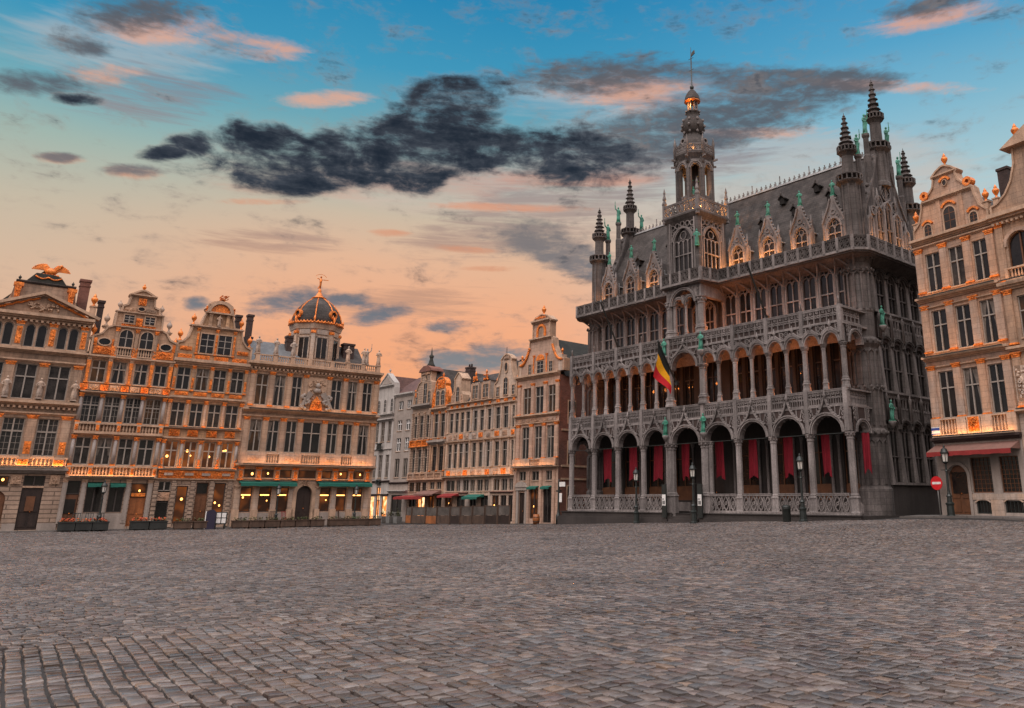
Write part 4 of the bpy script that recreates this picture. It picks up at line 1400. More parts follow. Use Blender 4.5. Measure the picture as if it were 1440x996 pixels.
def la_brouette():
    h = House('guild_house', 'gable house with a gilded carved band above its lit ground floor and rounded gable top', 'guild house', PW, 4.62, 9.06, 'honey_stone', GW)
    h.body(10.4, 8)
    g = [(4.74, 5.46, .3, 2.8), (5.8, 6.44, .3, 2.54), (6.9, 7.62, .3, 2.76), (7.94, 8.62, .3, 2.74)]
    h.wall(-.5, 2.92, g, mat='rusticated_stone')
    h.win(4.74, 5.46, 2.24, 2.8, 'two', 'glass'); h.carved(4.76, 5.44, 1.66, 2.16, .02, .04, 30, 'pink_stone', 'inscription_panel'); h.win(4.74, 5.46, .3, 1.6, 'plain', 'glass', 'dark_frame')
    h.win(5.8, 6.44, .3, 2.54, 'plain', 'lit_glass', 'dark_frame'); h.door(6.9, 7.62, .3, 2.0, 'wood'); h.win(6.9, 7.62, 2.02, 2.76, 'plain', 'glass', 'wood')
    h.win(7.94, 8.62, .3, 2.74, 'plain', 'lit_glass', 'dark_frame')
    for i, u in enumerate((4.64, 5.62, 6.68, 7.78, 8.84)):
        mb = MB()
        for k in range(11):
            z = .0 + k * .25
            mb.box(-.13, .13, -.1 - (.02 if k % 2 else 0), .02, z + .012, z + .238)
        mb.put('rusticated_pier', 'rusticated_stone', h.root, (h.X(u), 0, .1))
    h.cornice(2.86, 2.98, .16)
    h.wall(2.92, 3.6)
    bd = h.carved(4.66, 9.02, 3.0, 3.46, -.08, .08, 150, name='gilded_frieze')
    for u in (5.2, 6.35, 7.32, 8.5):
        m_ = MB()
        m_.lathe(0, 0, [(.0, -.03), (.2, 0), (.23, .02)], 12)
        pl = MB().box(h.X(u) - .24, h.X(u) + .24, -.2, -.08, 3.16, 3.32)
        pl.put('plaque', 'pale_stone', bd)
    h.cornice(3.46, 3.58, .2)
    cols = (4.7, 5.74, 6.8, 7.88, 8.95)
    w = [(4.82, 5.56), (5.88, 6.62), (6.98, 7.72), (8.06, 8.8)]
    h.storey(3.58, 5.3, 3.64, 5.25, w, 'cross', pane='lit_glass')
    for u in cols:
        h.pilaster(u, 3.58, 5.3, .2, .1, shape='round', mat='grey_column', foot='gilding')
        h.carved(u - .1, u + .1, 3.7, 4.25, -.12, .05, 14, name='gilded_panel', back=False)
    h.cornice(5.3, 5.48, .2)
    h.wall(5.3, 6.1)
    for a, b in w:
        m = (a + b) / 2
        h.carved(m - .3, m + .3, 5.55, 5.95, -.06, .1, 34, name='gilded_shell')
    h.cornice(5.98, 6.1, .18)
    w = [(4.84, 5.62), (5.92, 6.68), (6.98, 7.74), (8.02, 8.8)]
    h.storey(6.1, 7.8, 6.15, 7.64, w, 'cross')
    for u in cols:
        h.pilaster(u, 6.1, 7.78, .2, .1, shape='twist', mat='gilding' if False else 'pink_stone', foot='gilding')
    h.cornice(7.78, 8.02, .24)
    h.wall(7.8, 8.4)
    w = [(4.88, 5.66), (5.97, 6.75), (7.02, 7.79), (8.1, 8.88)]
    for a, b in w:
        h.carved(a, b, 8.1, 8.32, -.04, .04, 22)
    h.storey(8.4, 10.0, 8.44, 9.86, w, 'cross')
    for u in (4.73, 5.81, 6.88, 7.95, 8.98):
        h.pilaster(u, 8.36, 9.98, .18, .08, panel=(8.55, 9.2))
    h.cornice(9.98, 10.4, .34)
    c = 6.87
    half = [(2.24, 10.35), (2.24, 11.4), (1.92, 11.52), (1.66, 11.85), (1.52, 12.4), (1.5, 12.62), (1.02, 12.66), (.86, 13.3), (.72, 13.62), (.86, 13.8), (.72, 14.1), (.42, 14.3), (.1, 14.38)]
    L = [(c - a, z) for a, z in half]; R = [(c + a, z) for a, z in reversed(half)]
    h.gable(L + R, -.02, .5)
    for a, b in ((4.75, 5.55), (5.75, 6.6), (6.9, 7.75), (8.0, 8.9)):
        h.carved(a, b, 10.45, 10.7, -.05, .04, 24)
    h.cornice(12.46, 12.64, .2, x0=5.3, x1=8.42, y=-.02)
    for a, b in ((5.95, 6.74), (7.02, 7.8)):
        h.gwin(a, b, 10.88, 12.12, False, y=-.03)
    for u in (5.75, 6.88, 7.98):
        h.pilaster(u, 10.75, 12.45, .16, .1, panel=(10.9, 12.1))
    for s_ in (-1, 1):
        h.carved(c + s_ * 1.72 - .35, c + s_ * 1.72 + .35, 10.95, 11.2, -.05, .08, 20)
    # crowning niche
    n = h.add(MB().arc(h.X(c), 13.55, .62, .82, 0, 180, -.3, .0, 12), 'round_pediment', 'trim_stone')
    gm = MB().arc(h.X(c), 13.55, 0, .6, 10, 170, -.14, -.05, 10); gm.put('gilded_shell', 'gilding', n)
    h.statue(c, 12.66, .85, -.2, 'pale_stone', 2)
    for u in (6.35, 7.4):
        h.pilaster(u, 12.66, 13.55, .2, .16, cap='trim_stone', foot='trim_stone')
    h.add(MB().box(h.X(6.0), h.X(7.75), -.3, .05, 13.5, 13.6), 'cornice', 'trim_stone')
    h.carved(6.72, 7.3, 14.4, 14.85, .1, .25, 40, name='gilded_crest', back=False)
    for s_ in (-1, 1):
        h.carved(c + s_ * .82 - .12, c + s_ * .82 + .12, 13.55, 14.05, -.12, .1, 10, name='gilded_crest', back=False)
        h.urn(c + s_ * 1.46, 12.66, .85, .15, kind='finial', ped=.1)
        h.urn(c + s_ * 2.12, 11.55, .85, .15, kind='finial', ped=.15)
    h.roof_gabled(10.3, 13.5, .5, 8, c=c, over=.05)
    h.chimney(9.02, 9.36, 11.2, 14.1, 1.4, .45, 'dark_brick'); h.chimney(8.3, 8.65, 11.6, 14.0, 1.6, .4, 'dark_brick')
    h.lamp_strip(4.8, 8.9, 3.62, -.4, 18); h.lamp_strip(4.8, 8.9, 6.12, -.4, 10)


def roi():
    h = House('guild_house', 'broad stone house with octagonal lantern dome and statues on its balustrade', 'guild house', PW, 9.06, 18.28, 'buff_stone', GW)
    h.body(10.7, 9)
    gf = [(9.56, 10.25), (10.69, 11.47), (11.77, 12.58), (14.64, 15.38), (15.79, 16.5), (16.96, 17.64)]
    h.wall(-.4, 2.9, [(a, b, .95, 2.5) for a, b in gf] + [(13.06, 14.1, .1, 2.62, 'arch')])
    for a, b in gf:
        h.win(a, b, .95, 2.5, 'plain', 'dim_lit_glass', 'dark_frame')
        gl = MB().box(-.28, .28, .12, .138, 0, .07); gl.put('lit_sign', 'amber_lamp', h.root, (h.X((a + b) / 2), 0, 1.98))
    h.door(13.06, 14.1, .12, 2.6, 'dark_wood', True)
    da = MB().arc(h.X(13.58), 2.1, .52, .78, 0, 180, -.14, .02, 14); da.box(h.X(12.82), h.X(13.06), -.14, .02, .3, 2.1); da.box(h.X(14.1), h.X(14.34), -.14, .02, .3, 2.1)
    o = h.add(da, 'door_surround', 'trim_stone')
    kb = MB(); kb.carve(h.X(13.3), h.X(13.86), 2.62, 2.95, -.16, .08, 18, 8); kb.put('keystone', 'trim_stone', o)
    for u in (9.32, 10.47, 11.62, 12.72, 14.46, 15.58, 16.73, 17.9):
        h.pilaster(u, .3, 2.6, .34, .1, cap='trim_stone', foot='trim_stone', mat='pale_stone')
        h.add(MB().box(h.X(u) - .22, h.X(u) + .22, -.14, .02, .0, 1.1), 'pedestal', 'trim_stone')
    h.band(-.4, .9, -.06, 'grey_render', x0=9.06, x1=12.8); h.band(-.4, .9, -.06, 'grey_render', x0=14.36)
    h.awning(9.36, 12.92, 2.56, 2.9, .55, 'awning_green', .2); h.awning(14.36, 18.1, 2.58, 2.92, .55, 'awning_green', .2)
    mz = [(9.6, 10.32), (10.7, 11.48), (11.87, 12.64), (13.07, 14.26), (14.67, 15.36), (15.78, 16.49), (16.87, 17.65)]
    h.storey(2.9, 3.8, 3.1, 3.64, mz, 'plain', pane='dim_lit_glass', frame='dark_frame')
    for u in (9.38, 10.5, 11.67, 12.86, 14.46, 15.57, 16.68, 17.88):
        h.pilaster(u, 2.94, 3.78, .32, .1, foot='gilding', panel=(3.1, 3.55), ch=.16)
    h.cornice(3.78, 3.98, .42)
    h.balustrade(9.1, 18.26, 4.0, 4.7, -.3, (), .2, solid=[(9.1, 10.74), (11.58, 13.02), (14.28, 15.74), (16.52, 18.26)], mat='pink_stone', step=.16)
    for a, b in ((9.6, 10.3), (11.95, 12.7), (14.6, 15.3), (16.9, 17.6)):
        m = MB().box(h.X(a), h.X(b), -.425, -.39, 4.2, 4.52); m.carve(h.X(a), h.X(b), 4.2, 4.52, -.42, .025, 14, 4); m.put('parapet_panel', 'pink_stone', h.root)
    w2 = [(9.62, 10.38), (10.76, 11.5), (11.95, 12.66), (13.07, 14.32), (14.74, 15.48), (15.84, 16.55), (16.99, 17.74)]
    h.storey(3.8, 6.98, 4.78, 6.86, w2, 'cross')
    P2 = (9.36, 10.57, 11.72, 12.86, 14.53, 15.66, 16.77, 18.0)
    for u in P2:
        h.pilaster(u, 4.7, 7.0, .32, .1, foot='trim_stone')
    h.wall(6.98, 7.72)
    h.cornice(6.98, 7.12, .14); h.cornice(7.3, 7.58, .36)
    h.band(7.58, 7.76, -.1)
    w3 = [(9.68, 10.46), (10.86, 11.58), (12.04, 12.7), (14.76, 15.5), (15.94, 16.64), (17.06, 17.75)]
    h.storey(7.72, 10.0, 7.82, 9.88, w3, 'cross')
    for u in (9.42, 10.66, 11.8, 12.92, 14.56, 15.72, 16.85, 18.0):
        h.pilaster(u, 7.74, 10.05, .3, .1)
    t = h.carved(13.08, 14.4, 8.3, 9.9, -.06, .1, 50, 'trim_stone', 'trophy_relief')
    g = MB(); g.prism([(h.X(13.72 + a), z) for a, z in ((-.42, 7.68), (.42, 7.68), (.34, 8.1), (.0, 8.62), (-.34, 8.1))], -.3, -.05)
    g.carve(h.X(13.35), h.X(14.1), 7.7, 8.35, -.3, .08, 26, 3); g.put('gilded_shield', 'gilding', t)
    bs = MB(); bs.blob((h.X(13.72), -.28, 9.35), .16, .16, .2); bs.blob((h.X(13.72), -.22, 9.0), .28, .18, .2); bs.put('bust', 'grey_render', t)
    wg = MB()
    for s_ in (-1, 1):
        for k in range(12):
            f = k / 11
            wg.bar((h.X(13.72) + s_ * .3, -.15, 8.75), (h.X(13.72) + s_ * (.6 + .5 * f), -.25, 8.9 - 1.1 * f), .12, .1)
            wg.blob((h.X(13.72) + s_ * (.75 + .25 * sin(f * 9)), -.2, 7.75 + .9 * f), .13)
    wg.put('trophy_arms', 'grey_render', t)
    h.wall(10.0, 10.72); h.cornice(10.0, 10.16, .14); h.cornice(10.3, 10.66, .46, dent=True)
    ped = (9.55, 10.7, 11.85, 13.03, 14.63, 15.78, 16.87, 18.03)
    h.balustrade(9.3, 18.2, 10.7, 11.2, -.05, ped, .28, step=.15, slab=False)
    for i, u in enumerate((9.52, 10.7, 11.85, 15.72, 16.9, 18.02)):
        h.statue(u, 11.2, 1.2, -.05, 'pale_stone', i, None)
    h.statue(17.12, 11.2, 1.2, -.05, 'pale_stone', 3, 'up')
    # low roofs behind the balustrade
    h.roof_long(10.6, 12.6, .5, 3.0, 8, 9.4, 13.0, 'zinc'); h.roof_long(10.6, 12.9, .6, 3.2, 8, 14.5, 17.6, 'slate')
    h.chimney(12.0, 12.6, 10.8, 13.1, 2.2, .5, 'dark_brick'); h.chimney(16.1, 16.9, 10.8, 13.0, 2.0, .6, 'dark_brick'); h.chimney(9.35, 9.8, 10.6, 12.8, 2.8, .5)
    # domed octagonal lantern
    cx, cy = h.X(14.12), 2.7
    a8 = pi / 8
    dr = MB().lathe(cx, cy, [(1.68, 10.8), (1.68, 13.6), (1.78, 13.65), (1.84, 13.85), (1.9, 14.05)], 8, False, a8)
    d = h.add(dr, 'lantern_drum', 'pale_stone')
    for k in range(8):
        a = -pi / 2 + k * pi / 4
        ca, sa = cos(a), sin(a)
        px, py = cx + 1.57 * ca, cy + 1.57 * sa
        wdw = MB().box(-.36, .36, -.03, .02, 0, 1.5); wdw.box(-.44, -.36, -.07, .02, -.05, 1.6); wdw.box(.36, .44, -.07, .02, -.05, 1.6); wdw.box(-.44, .44, -.07, .02, 1.5, 1.6); wdw.box(-.4, .4, -.05, .02, 1.75, 2.1)
        fo = wdw.put('lantern_window', 'pale_stone', d, (px, py, 11.5), a + pi / 2)
        pm = MB().box(-.34, -.03, -.05, -.035, .02, 1.46).box(.03, .34, -.05, -.035, .02, 1.46); pm.put('pane', 'glass', fo)
        q = a + pi / 8
        pl_ = MB().box(-.13, .13, -.12, .05, 10.8, 13.45); pl_.put('drum_pilaster', 'pale_stone', d, (cx + 1.66 * cos(q), cy + 1.66 * sin(q), 0), q + pi / 2)
        cpm = MB().box(-.17, .17, -.16, .05, 13.3, 13.5); cpm.carve(-.16, .16, 13.28, 13.5, -.16, .04, 6, k); cpm.put('capital', 'gilding', d, (cx + 1.66 * cos(q), cy + 1.66 * sin(q), 0), q + pi / 2)
    prof = [(1.75, 14.05), (1.72, 14.5), (1.6, 14.95), (1.36, 15.4), (1.02, 15.8), (.62, 16.1), (.36, 16.25)]
    dm = h.add(MB().lathe(cx, cy, prof, 16, True, a8), 'dome', 'slate')
    for k in range(8):
        a = a8 + k * pi / 4
        rb = MB()
        for (r0, z0), (r1, z1) in zip(prof, prof[1:]):
            rb.bar((cx + r0 * 1.02 * cos(a), cy + r0 * 1.02 * sin(a), z0), (cx + r1 * 1.02 * cos(a), cy + r1 * 1.02 * sin(a), z1), .07)
        rb.put('gilded_rib', 'gilding', dm)
        MB().lathe(cx + 1.88 * cos(a), cy + 1.88 * sin(a), [(.1, 14.05), (.05, 14.2), (.09, 14.35), (.02, 14.6)], 6).put('dome_finial', 'gilding', dm)
    rb = MB().lathe(cx, cy, [(1.9, 14.04), (1.93, 14.1), (1.86, 14.16)], 24)
    for k in range(48):
        a = 2 * pi * k / 48
        rb.blob((cx + 1.88 * cos(a), cy + 1.88 * sin(a), 14.14), .075, .075, .1)
    rb.put('gilded_cresting', 'gilding', dm)
    for k in range(4):
        a = -pi / 2 + .39 + k * pi / 2
        mb = MB().ring(0, 0, .26, .12, -.14, .1, 14)
        mb.carve(-.34, .34, -.36, -.2, -.05, .1, 12, k)
        o = mb.put('dormer', 'gilding', dm, (cx + 1.66 * cos(a), cy + 1.66 * sin(a), 14.78), a + pi / 2)
        MB().prism([(.21 * cos(2 * pi * j / 12), .21 * sin(2 * pi * j / 12)) for j in range(12)], -.06, .05).put('pane', 'glass', o)
    fn = h.add(MB().lathe(cx, cy, [(.5, 16.2), (.56, 16.26), (.3, 16.4), (.16, 16.65), (.1, 16.75), (.14, 16.85), (.06, 16.95), (.05, 17.05)], 10), 'finial', 'gilding')
    st = MB(); S_ = 1.0
    st.lathe(cx, cy, [(.05, 17.0), (.075, 17.3), (.085, 17.5), (.11, 17.72), (.05, 17.8), (.04, 17.83)], 8); st.blob((cx, cy, 17.92), .075, .075, .09)
    st.bar((cx - .02, cy, 17.3), (cx - .16, cy, 17.0), .07)
    st.bar((cx, cy, 17.72), (cx - .3, cy - .05, 17.78), .05); st.bar((cx, cy, 17.72), (cx + .55, cy - .05, 17.74), .045)
    for k in range(14):
        a = pi * (.1 + .8 * k / 14); b = pi * (.1 + .8 * (k + 1) / 14)
        st.bar((cx + .42 * cos(a), cy, 17.85 + .28 * sin(a)), (cx + .42 * cos(b), cy, 17.85 + .28 * sin(b)), .025)
    st.put('statue', 'gilding', fn)
    h.lamp_strip(9.3, 18.0, 4.0, -.65, 48); h.lamp_strip(9.3, 18.0, 7.6, -.42, 14); h.lamp_strip(9.4, 18.0, 2.98, -.3, 10)


la_louve(); le_sac(); la_brouette(); roi()

# ------------------------------------------------------------------ north row
GN = 'narrow houses on the north side of the square'


def ane():
    h = House('guild_house', 'orange gable house with a small temple-like top, next to the grey gothic hall', 'guild house', PN, -5.86, -.05, 'rose_stone', GN)
    # brick flank towards the alley
    h.body(12.0, 16, 'brick', z0=-1.2)
    for y, z in ((1.4, 1.0), (1.4, 4.6), (1.4, 8.0), (4.2, 4.6), (4.2, 8.0), (4.2, 1.0), (7.2, 5.0), (7.2, 8.2)):
        o = MB().box(-.45, .45, -.05, .0, -.1, 1.9).put('window', 'trim_stone', h.root, (h.w, y, z), pi / 2)
        MB().box(-.36, .36, -.08, -.05, 0, 1.8).put('pane', 'glass', o)
    for z in (3.3, 4.35, 7.3):
        h.add(MB().box(h.w, h.w + .06, .3, 15.9, z, z + .16), 'band', 'trim_stone')
    h.wall(-1.0, 3.1, [(-5.14, -4.26, -.3, 2.3), (-3.66, -2.56, .2, 2.6), (-1.9, -.84, -.1, 2.6)])
    h.door(-5.14, -4.26, -.3, 2.3, 'dark_wood')
    h.win(-3.66, -2.56, .2, 2.6, 'two', 'dim_lit_glass', 'dark_frame'); h.win(-1.9, -.84, -.1, 2.6, 'two', 'glass', 'dark_frame')
    o = h.add(MB().box(h.X(-5.4), h.X(-5.14), -.1, .02, -.4, 2.5).box(h.X(-4.26), h.X(-4.0), -.1, .02, -.4, 2.5).box(h.X(-5.45), h.X(-3.95), -.16, .02, 2.5, 2.75), 'door_surround', 'grey_render')
    MB().prism([(h.X(-5.55), 2.76), (h.X(-3.88), 2.76), (h.X(-4.2), 3.1), (h.X(-4.72), 3.26), (h.X(-5.24), 3.1)], -.22, .02).put('door_pediment', 'grey_render', o)
    h.awning(-3.7, -2.5, 2.56, 2.84, .35, 'awning_green'); h.awning(-1.95, -.8, 2.56, 2.84, .35, 'awning_green')
    for u in (-5.66, -3.86, -2.22, -.55):
        h.pilaster(u, -.3, 4.3, .36, .08, cap=None, foot='trim_stone')
    w = [(-5.2, -4.28), (-3.48, -2.52), (-1.6, -.76)]
    h.storey(3.1, 4.38, 3.28, 4.06, w, 'two')
    h.cornice(4.3, 4.44, .34)
    h.balustrade(-5.86, -.05, 4.48, 5.08, -.22, (), .2, solid=[(-5.86, -3.5), (-2.1, -.05)], mat='pink_stone')
    w = [(-4.97, -4.0), (-3.24, -2.28), (-1.62, -.66)]
    h.storey(4.38, 7.95, 5.1, 7.8, w, 'cross')
    for u in (-5.46, -3.62, -1.95, -.3):
        h.pilaster(u, 5.08, 8.0, .44, .09)
    h.wall(7.95, 8.85); h.cornice(7.98, 8.14, .14); h.cornice(8.58, 8.85, .3)
    h.carved(-5.5, -.4, 8.2, 8.52, -.04, .04, 60, 'pink_stone', 'frieze')
    w = [(-4.94, -3.86), (-3.26, -2.16), (-1.56, -.48)]
    h.storey(8.85, 11.6, 8.9, 11.2, w, 'cross')
    for u in (-5.46, -3.56, -1.86, -.26):
        h.pilaster(u, 8.86, 11.55, .42, .09)
    h.wall(11.6, 12.05); h.cornice(11.95, 12.32, .34)
    c = -2.6
    half = [(3.1, 12.3), (3.1, 13.3), (2.5, 13.5), (2.0, 13.9), (1.62, 14.6), (1.5, 15.3), (1.14, 15.5), (1.14, 16.85), (1.4, 16.95), (.8, 17.4), (.1, 17.6)]
    L = [(c - a, z) for a, z in half]; R = [(c + a, z) for a, z in reversed(half)]
    h.gable(L + R, -.02, .6)
    for s_ in (-1, 1):
        m = MB()
        for k in range(16):
            f = k / 15
            m.blob((h.X(c + s_ * (2.75 - 1.15 * f ** .8)), -.08, 13.3 + 1.35 * f ** 1.7), .16, .12, .13)
        m.put('gilded_scroll', 'gilding', h.root)
    h.cornice(15.26, 15.52, .26, x0=-4.1, x1=-1.1, y=-.02); h.cornice(16.8, 17.1, .3, x0=-3.85, x1=-1.35, y=-.02)
    g = MB().arc(h.X(c), 16.1, .42, .62, 0, 180, -.14, .0, 12); g.box(h.X(c) - .62, h.X(c) - .42, -.14, 0, 15.6, 16.1); g.box(h.X(c) + .42, h.X(c) + .62, -.14, 0, 15.6, 16.1)
    o = g.put('arched_niche', 'gilding', h.root)
    MB().prism([(h.X(c) - .4, 15.55), (h.X(c) + .4, 15.55)] + [(h.X(c) + .4 * cos(pi * k / 8), 16.1 + .4 * sin(pi * k / 8)) for k in range(9)], -.045, -.022).put('niche_back', 'warm_stone', o)
    h.carved(-3.35, -1.85, 17.1, 17.42, -.2, .08, 34, name='gilded_crest', back=False)
    h.gwin(-4.26, -3.9, 12.36, 13.25, False, y=-.03); h.gwin(-3.05, -2.2, 12.36, 13.4, False, y=-.03); h.gwin(-1.42, -.98, 12.36, 13.25, False, y=-.03)
    m = MB().arc(h.X(-2.62), 13.5, .0, .5, 0, 180, -.14, -.02, 12); m.put('gilded_shell', 'gilding', h.root)
    for u in (-3.5, -1.76):
        h.pilaster(u, 12.32, 14.0, .2, .1, panel=(12.5, 13.8))
    h.urn(c, 17.6, .95, .2, ped=.1)
    for u in (-5.5, .02):
        h.add(MB().box(h.X(u) - .24, h.X(u) + .24, -.05, .5, 12.3, 13.7), 'gable_pier', 'pale_stone'); h.urn(u, 13.75, .6, .2, kind='finial')
    h.roof_gabled(11.9, 15.6, .55, 15, c=c, mat='slate_green', over=.15)
    h.chimney(-1.0, -.5, 12.5, 14.0, 9.0, .8, 'brick')
    h.lamp_strip(-5.7, -.2, 4.5, -.5, 20)


def white_gabled():
    h = House('guild_house', 'white house of three tall window rows under a curved gable with oval window', 'guild house', PN, -9.24, -5.88, 'cream_stone', GN)
    h.body(10.6, 9, z0=-1.2)
    h.wall(-1.0, 2.35, [(-9.0, -8.0, -.1, 2.1), (-7.75, -6.9, -.1, 2.1), (-6.65, -6.0, -.1, 2.1)])
    h.win(-9.0, -8.0, -.1, 2.1, 'two', 'dim_lit_glass', 'dark_frame'); h.win(-7.75, -6.9, -.1, 2.1, 'two', 'glass', 'dark_frame'); h.win(-6.65, -6.0, -.1, 2.1, 'two', 'glass', 'dark_frame')
    h.cornice(2.3, 2.45, .2, mat='awning_brown')
    h.storey(2.35, 3.78, 2.5, 3.5, [(-8.9, -8.0), (-7.7, -6.85), (-6.6, -6.0)], 'two', frame='window_frame')
    h.cornice(3.7, 3.84, .25)
    for zb in (3.84, 7.18):
        h.band(zb, zb + .7, -.05)
    w = [(-8.92, -8.26), (-7.76, -7.08), (-6.46, -5.98)]
    h.storey(3.78, 7.1, 4.64, 6.82, w, 'trans', pane='glass')
    h.storey(7.1, 10.25, 7.95, 9.88, w, 'trans', pane='glass')
    for i, (a, b) in enumerate(w):
        h.carved(a, b, 3.95, 4.45, -.08, .05, 24, 'gilding' if i == 1 else 'pink_stone', 'parapet_panel'); h.carved(a, b, 7.3, 7.75, -.08, .05, 24, 'gilding' if i != 1 else 'pink_stone', 'parapet_panel')
        h.carved(a + .1, b - .1, 10.32, 10.58, -.08, .05, 12)
    for u in (-9.1, -8.0, -6.78, -5.94):
        h.pilaster(u, 4.6, 7.1, .2, .08, cap='trim_stone', foot='trim_stone'); h.pilaster(u, 7.9, 10.2, .2, .08, cap='trim_stone', foot='trim_stone')
    h.cornice(7.0, 7.14, .2); h.cornice(10.1, 10.28, .22); h.wall(10.25, 10.65); h.cornice(10.58, 10.68, .14)
    c = -7.52
    half = [(1.68, 10.6), (1.66, 12.0), (1.25, 12.3), (.98, 12.9), (.8, 13.6), (.72, 14.0), (.85, 14.15), (.45, 14.5), (.1, 14.66)]
    h.gable([(c - a, z) for a, z in half] + [(c + a, z) for a, z in reversed(half)], -.02, .45)
    h.gwin(-7.82, -7.22, 10.95, 12.5, True, y=-.03); h.gwin(-8.9, -8.5, 10.9, 11.7, False, y=-.03); h.gwin(-6.55, -6.15, 10.9, 11.7, False, y=-.03)
    h.oval(c, 13.45, .22, .42, -.04)
    h.carved(-7.9, -7.1, 14.16, 14.42, -.08, .07, 16, 'pink_stone')
    h.urn(-9.05, 12.1, .6, .15, kind='finial'); h.urn(-6.0, 12.1, .6, .15, kind='finial')
    h.roof_gabled(10.5, 14.2, .5, 9, c=c)
    o = h.add(MB().bar((h.X(-8.0), .3, 14.1), (h.X(-8.0), .3, 15.4), .04), 'lightning_rod', 'black_iron')
    h.lamp_strip(-9.1, -6.0, 3.9, -.42, 12)


def white_wide():
    h = House('guild_house', 'wide white house with rows of narrow windows and slate dormers', 'guild house', PN, -16.8, -9.26, 'pale_stone', GN)
    h.body(10.6, 9, z0=-1.2)
    gf = [(-16.5, -15.2), (-14.6, -13.2), (-12.4, -11.4), (-10.8, -9.6)]
    h.wall(-1.0, 2.35, [(a, b, -.2, 2.1) for a, b in gf])
    for a, b in gf:
        h.win(a, b, -.2, 2.1, 'two', 'dim_lit_glass' if a in (-16.5,) else 'glass', 'dark_frame')
    h.awning(-16.7, -14.2, 1.9, 2.3, .8, 'awning_red'); h.awning(-12.6, -10.2, 1.75, 2.2, .8, 'awning_green', .2); h.cornice(2.25, 2.4, .16, x0=-14.1, x1=-12.7, mat='awning_brown')
    h.storey(2.35, 3.7, 2.48, 3.5, [(-16.5, -15.0), (-14.75, -14.08), (-13.64, -12.7), (-12.45, -11.75), (-11.4, -10.5), (-10.3, -9.6)], 'two')
    h.cornice(3.66, 3.84, .28)
    cx = (-16.12, -15.2, -14.28, -13.34, -12.12, -11.08, -9.86)
    w = [(u - .31, u + .31) for u in cx]
    h.storey(3.7, 7.05, 4.62, 6.86, w, 'trans', pane='glass'); h.storey(7.05, 10.2, 7.93, 9.84, w, 'trans', pane='glass')
    for zb in (3.9, 7.25):
        h.band(zb - .06, zb + .62, -.05)
        for k, u in enumerate(cx):
            h.carved(u - .32, u + .32, zb + .04, zb + .5, -.08, .05, 22, 'gilding' if (k + int(zb)) % 3 == 0 else 'pink_stone', 'parapet_panel')
    for u in (-16.64, -12.73, -10.47, -9.4):
        h.pilaster(u, 4.55, 7.05, .26, .08, cap='trim_stone', foot='trim_stone'); h.pilaster(u, 7.88, 10.15, .26, .08, cap='trim_stone', foot='trim_stone')
    h.cornice(6.98, 7.14, .2); h.cornice(10.1, 10.26, .24); h.wall(10.2, 10.7); h.cornice(10.6, 10.76, .26)
    for u in cx:
        h.carved(u - .16, u + .16, 10.3, 10.56, -.06, .05, 9)
    h.roof_long(10.7, 13.9, .1, 3.4, 9)
    # stone dormer with scrolls
    half = [(1.0, 10.75), (.95, 11.5), (.62, 11.9), (.56, 13.0), (.7, 13.15), (.1, 13.75)]
    c = -15.2
    h.gable([(c - a, z) for a, z in half] + [(c + a, z) for a, z in reversed(half)], -.02, .9)
    h.gwin(-15.46, -14.94, 10.95, 12.35, True, y=-.03)
    h.carved(-16.1, -15.75, 10.8, 11.6, -.05, .06, 14, 'pink_stone'); h.carved(-14.65, -14.3, 10.8, 11.6, -.05, .06, 14, 'pink_stone')
    # pair of gilded dormers
    for c in (-12.3, -10.6):
        d = h.add(MB().box(h.X(c) - .62, h.X(c) + .62, .02, 1.6, 10.76, 12.5), 'dormer', 'pale_stone')
        MB().prism([(h.X(c) - .72, 12.52), (h.X(c) + .72, 12.52), (h.X(c), 13.0)], .0, 1.9).put('dormer_roof', 'slate', d)
        g = MB(); g.carve(h.X(c) - .42, h.X(c) + .42, 12.5, 13.15, -.05, .1, 26, int(c * 10) % 50); g.lathe(h.X(c), 0, [(.1, 13.0), (.05, 13.2), (.12, 13.35), (.01, 13.6)], 8)
        g.put('gilded_crest', 'gilding', d)
        h.gwin(c - .42, c - .04, 11.0, 12.2, False, y=.0); h.gwin(c + .04, c + .42, 11.0, 12.2, False, y=.0)
        for s_ in (-1, 1):
            MB().box(h.X(c) + s_ * .56 - .07, h.X(c) + s_ * .56 + .07, -.1, .02, 10.8, 12.4).put('dormer_pilaster', 'pink_stone', d)
    h.urn(-13.3, 10.8, .75, .2, 'pale_stone', kind='finial')
    h.chimney(-12.9, -11.9, 11.5, 14.2, 3.4, .7, pots=3); h.chimney(-10.3, -9.1, 11.5, 14.55, 3.2, .8, pots=4)
    h.lamp_strip(-16.6, -9.4, 3.9, -.42, 24)


